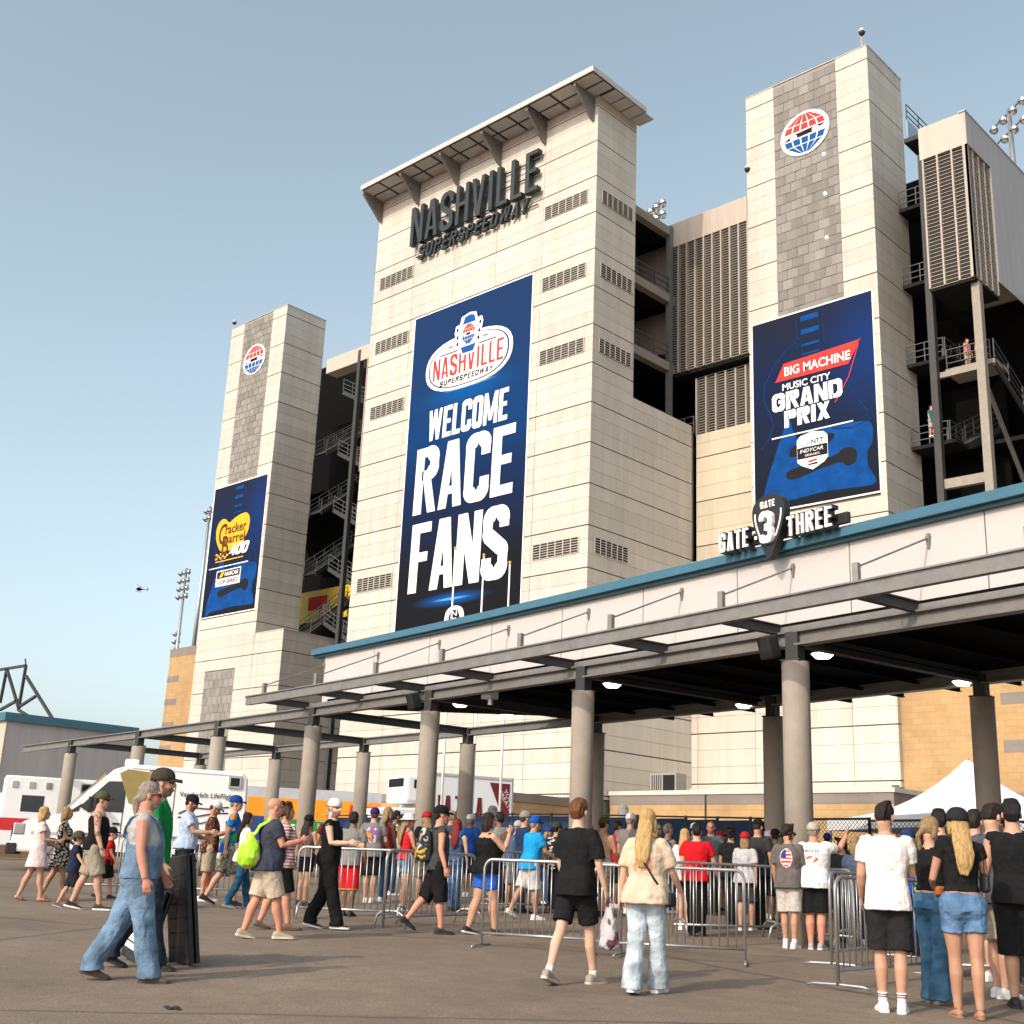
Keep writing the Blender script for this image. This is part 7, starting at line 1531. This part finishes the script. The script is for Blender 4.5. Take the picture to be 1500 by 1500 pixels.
def backpack():
    R = packman; mb = MB(); mb.rings([torso_ring(z, rx, ry, 0, lambda p: p+V3(0, -.215, 0), 16, .6) for z, rx, ry in ((.98, .11, .05), (1.0, .15, .085), (1.12, .155, .10), (1.28, .15, .095), (1.40, .13, .075), (1.46, .08, .04))], 16); mb.rings([torso_ring(z, rx, ry, 0, lambda p: p+V3(0, -.30, 0), 14, .6) for z, rx, ry in ((1.02, .10, .03), (1.05, .12, .045), (1.16, .115, .04), (1.2, .09, .02))], 14)
    for sd in (-1, 1): lim(mb, [V3(sd*.10, -.14, 1.44), V3(sd*.115, -.01, 1.49), V3(sd*.12, .10, 1.40), V3(sd*.13, .11, 1.25), V3(sd*.14, -.02, 1.08), V3(sd*.12, -.14, 1.02)], [(.026, .01)]*6, 8)
    held(R, 'backpack', 'black and white patterned backpack on the man in charcoal tank', 'backpack', mb, (.04, .04, .042), 'cloth', .012, (.003, 40), lambda p, c: np.where(((snoise(p, 5, 70) > .2) & (p[:, 1] < -.2))[:, None], np.where((p[:, 2] < 1.16)[:, None], (.5, .33, .06), (.42, .40, .38)), c))
backpack()
def plastic_bag():
    R = boy; h = R['hands'][1]; mb = MB(); mb.rings([torso_ring(z, rx, ry, 0, lambda p: p+V3(h[0]+.02, h[1]+.03, h[2]), 14) for z, rx, ry in ((-.48, .05, .03), (-.45, .10, .06), (-.34, .095, .07), (-.24, .08, .055), (-.12, .05, .03), (-.02, .025, .015), (.02, .02, .012))], 14)
    held(R, 'plastic_bag', 'crumpled clear plastic carrier bag with dark print in the boy\'s hand', 'bag', mb, (.42, .42, .44), 'shoe', .011, (.012, 60), lambda p, c: np.where(((snoise(p, 3, 45) > .45))[:, None], (.09, .03, .045), c))
plastic_bag()
def cross_bag():
    R = blonde; mb = MB(); pts = []
    # strap from the left shoulder across the back to the right hip
    lim(mb, [V3(-.10, .09, 1.42), V3(-.10, -.01, 1.50), V3(-.07, -.145, 1.40), V3(.03, -.185, 1.24), V3(.14, -.175, 1.07), V3(.20, -.10, .98), V3(.225, .0, .95)], [(.02, .006)]*7, 8)
    mb.rings([torso_ring(z, rx, ry, 0, lambda p: p+V3(.245, .03, 0), 12, .6) for z, rx, ry in ((.82, .03, .08), (.84, .045, .10), (.93, .045, .10), (.96, .02, .08))], 12)
    held(R, 'crossbody_bag', 'black crossbody bag strap across the cream tee', 'bag', mb, BLK, 'shoe', .009, None)
    R = braid; mb = MB(); mb.rings([torso_ring(z, rx, ry, 0, lambda p: p+V3(.15, -.06, 0), 12, .7) for z, rx, ry in ((1.0, .03, .06), (1.015, .045, .10), (1.08, .045, .10), (1.10, .02, .07))], 12); held(R, 'waist_bag', 'orange brown waist bag on the braid woman', 'bag', mb, (.38, .11, .02), 'shoe', .01, None)
    R = crop; mb = MB(); mb.rings([torso_ring(z, rx, ry, 0, lambda p: p+V3(.20, -.02, 0), 12, .7) for z, rx, ry in ((1.05, .02, .07), (1.07, .035, .10), (1.18, .035, .10), (1.21, .02, .07))], 12); lim(mb, [V3(.2, -.03, 1.2), V3(.185, -.06, 1.36), V3(.13, -.05, 1.46), V3(.14, .06, 1.4), V3(.19, .03, 1.2)], [.009]*5, 8); held(R, 'shoulder_bag', 'small black shoulder bag on the woman in denim shorts', 'bag', mb, BLK, 'shoe', .009, None)
    R = man_ov; mb = MB(); TT = R['TR']; it = lambda z, k: float(np.interp(z, [t[0] for t in TT], [t[k] for t in TT]))
    ring = lambda z, e: torso_ring(z, it(max(z, .95), 1)+e, it(max(z, .95), 2)+e, it(max(z, .95), 3), R['A'], 20)
    mb.rings([ring(.90, .045), ring(.98, .045), ring(1.06, .042), ring(1.14, .04), ring(1.20, .036)], 20)       # high waist
    for sgn in (1, -1):                                                                                      # bib in front, yoke behind
        rr = []
        for z, w in ((1.12, .155), (1.22, .145), (1.30, .13), (1.36, .115)) if sgn > 0 else ((1.12, .16), (1.22, .12), (1.30, .07)):
            y = it(z, 2)+.03; y0 = it(z, 3); rr.append([R['A'](V3(x*w, y0+sgn*(y*(1-.22*x*x)-q), z)) for x, q in ((-1, 0), (-.5, 0), (0, 0), (.5, 0), (1, 0), (.5, .05), (0, .05), (-.5, .05))])
        mb.rings(rr, 8)
    for sd in (-1, 1):
        yf_ = it(1.36, 2)+.022; yb_ = it(1.3, 2)+.024
        lim(mb, [R['A'](V3(*q)) for q in ((sd*.10, yf_, 1.34), (sd*.115, yf_*.75, 1.43), (sd*.115, .0, 1.485), (sd*.10, -yf_*.8, 1.44), (sd*.06, -yb_, 1.34), (sd*.02, -yb_-.01, 1.26))], [(.026, .012)]*6, 8)
    R['part']('overall_bib', mb, (.125, .195, .28), 'cloth', .011, 3, (.003, 35), denim)
cross_bag()
bpy.data.scenes.remove(TMP)
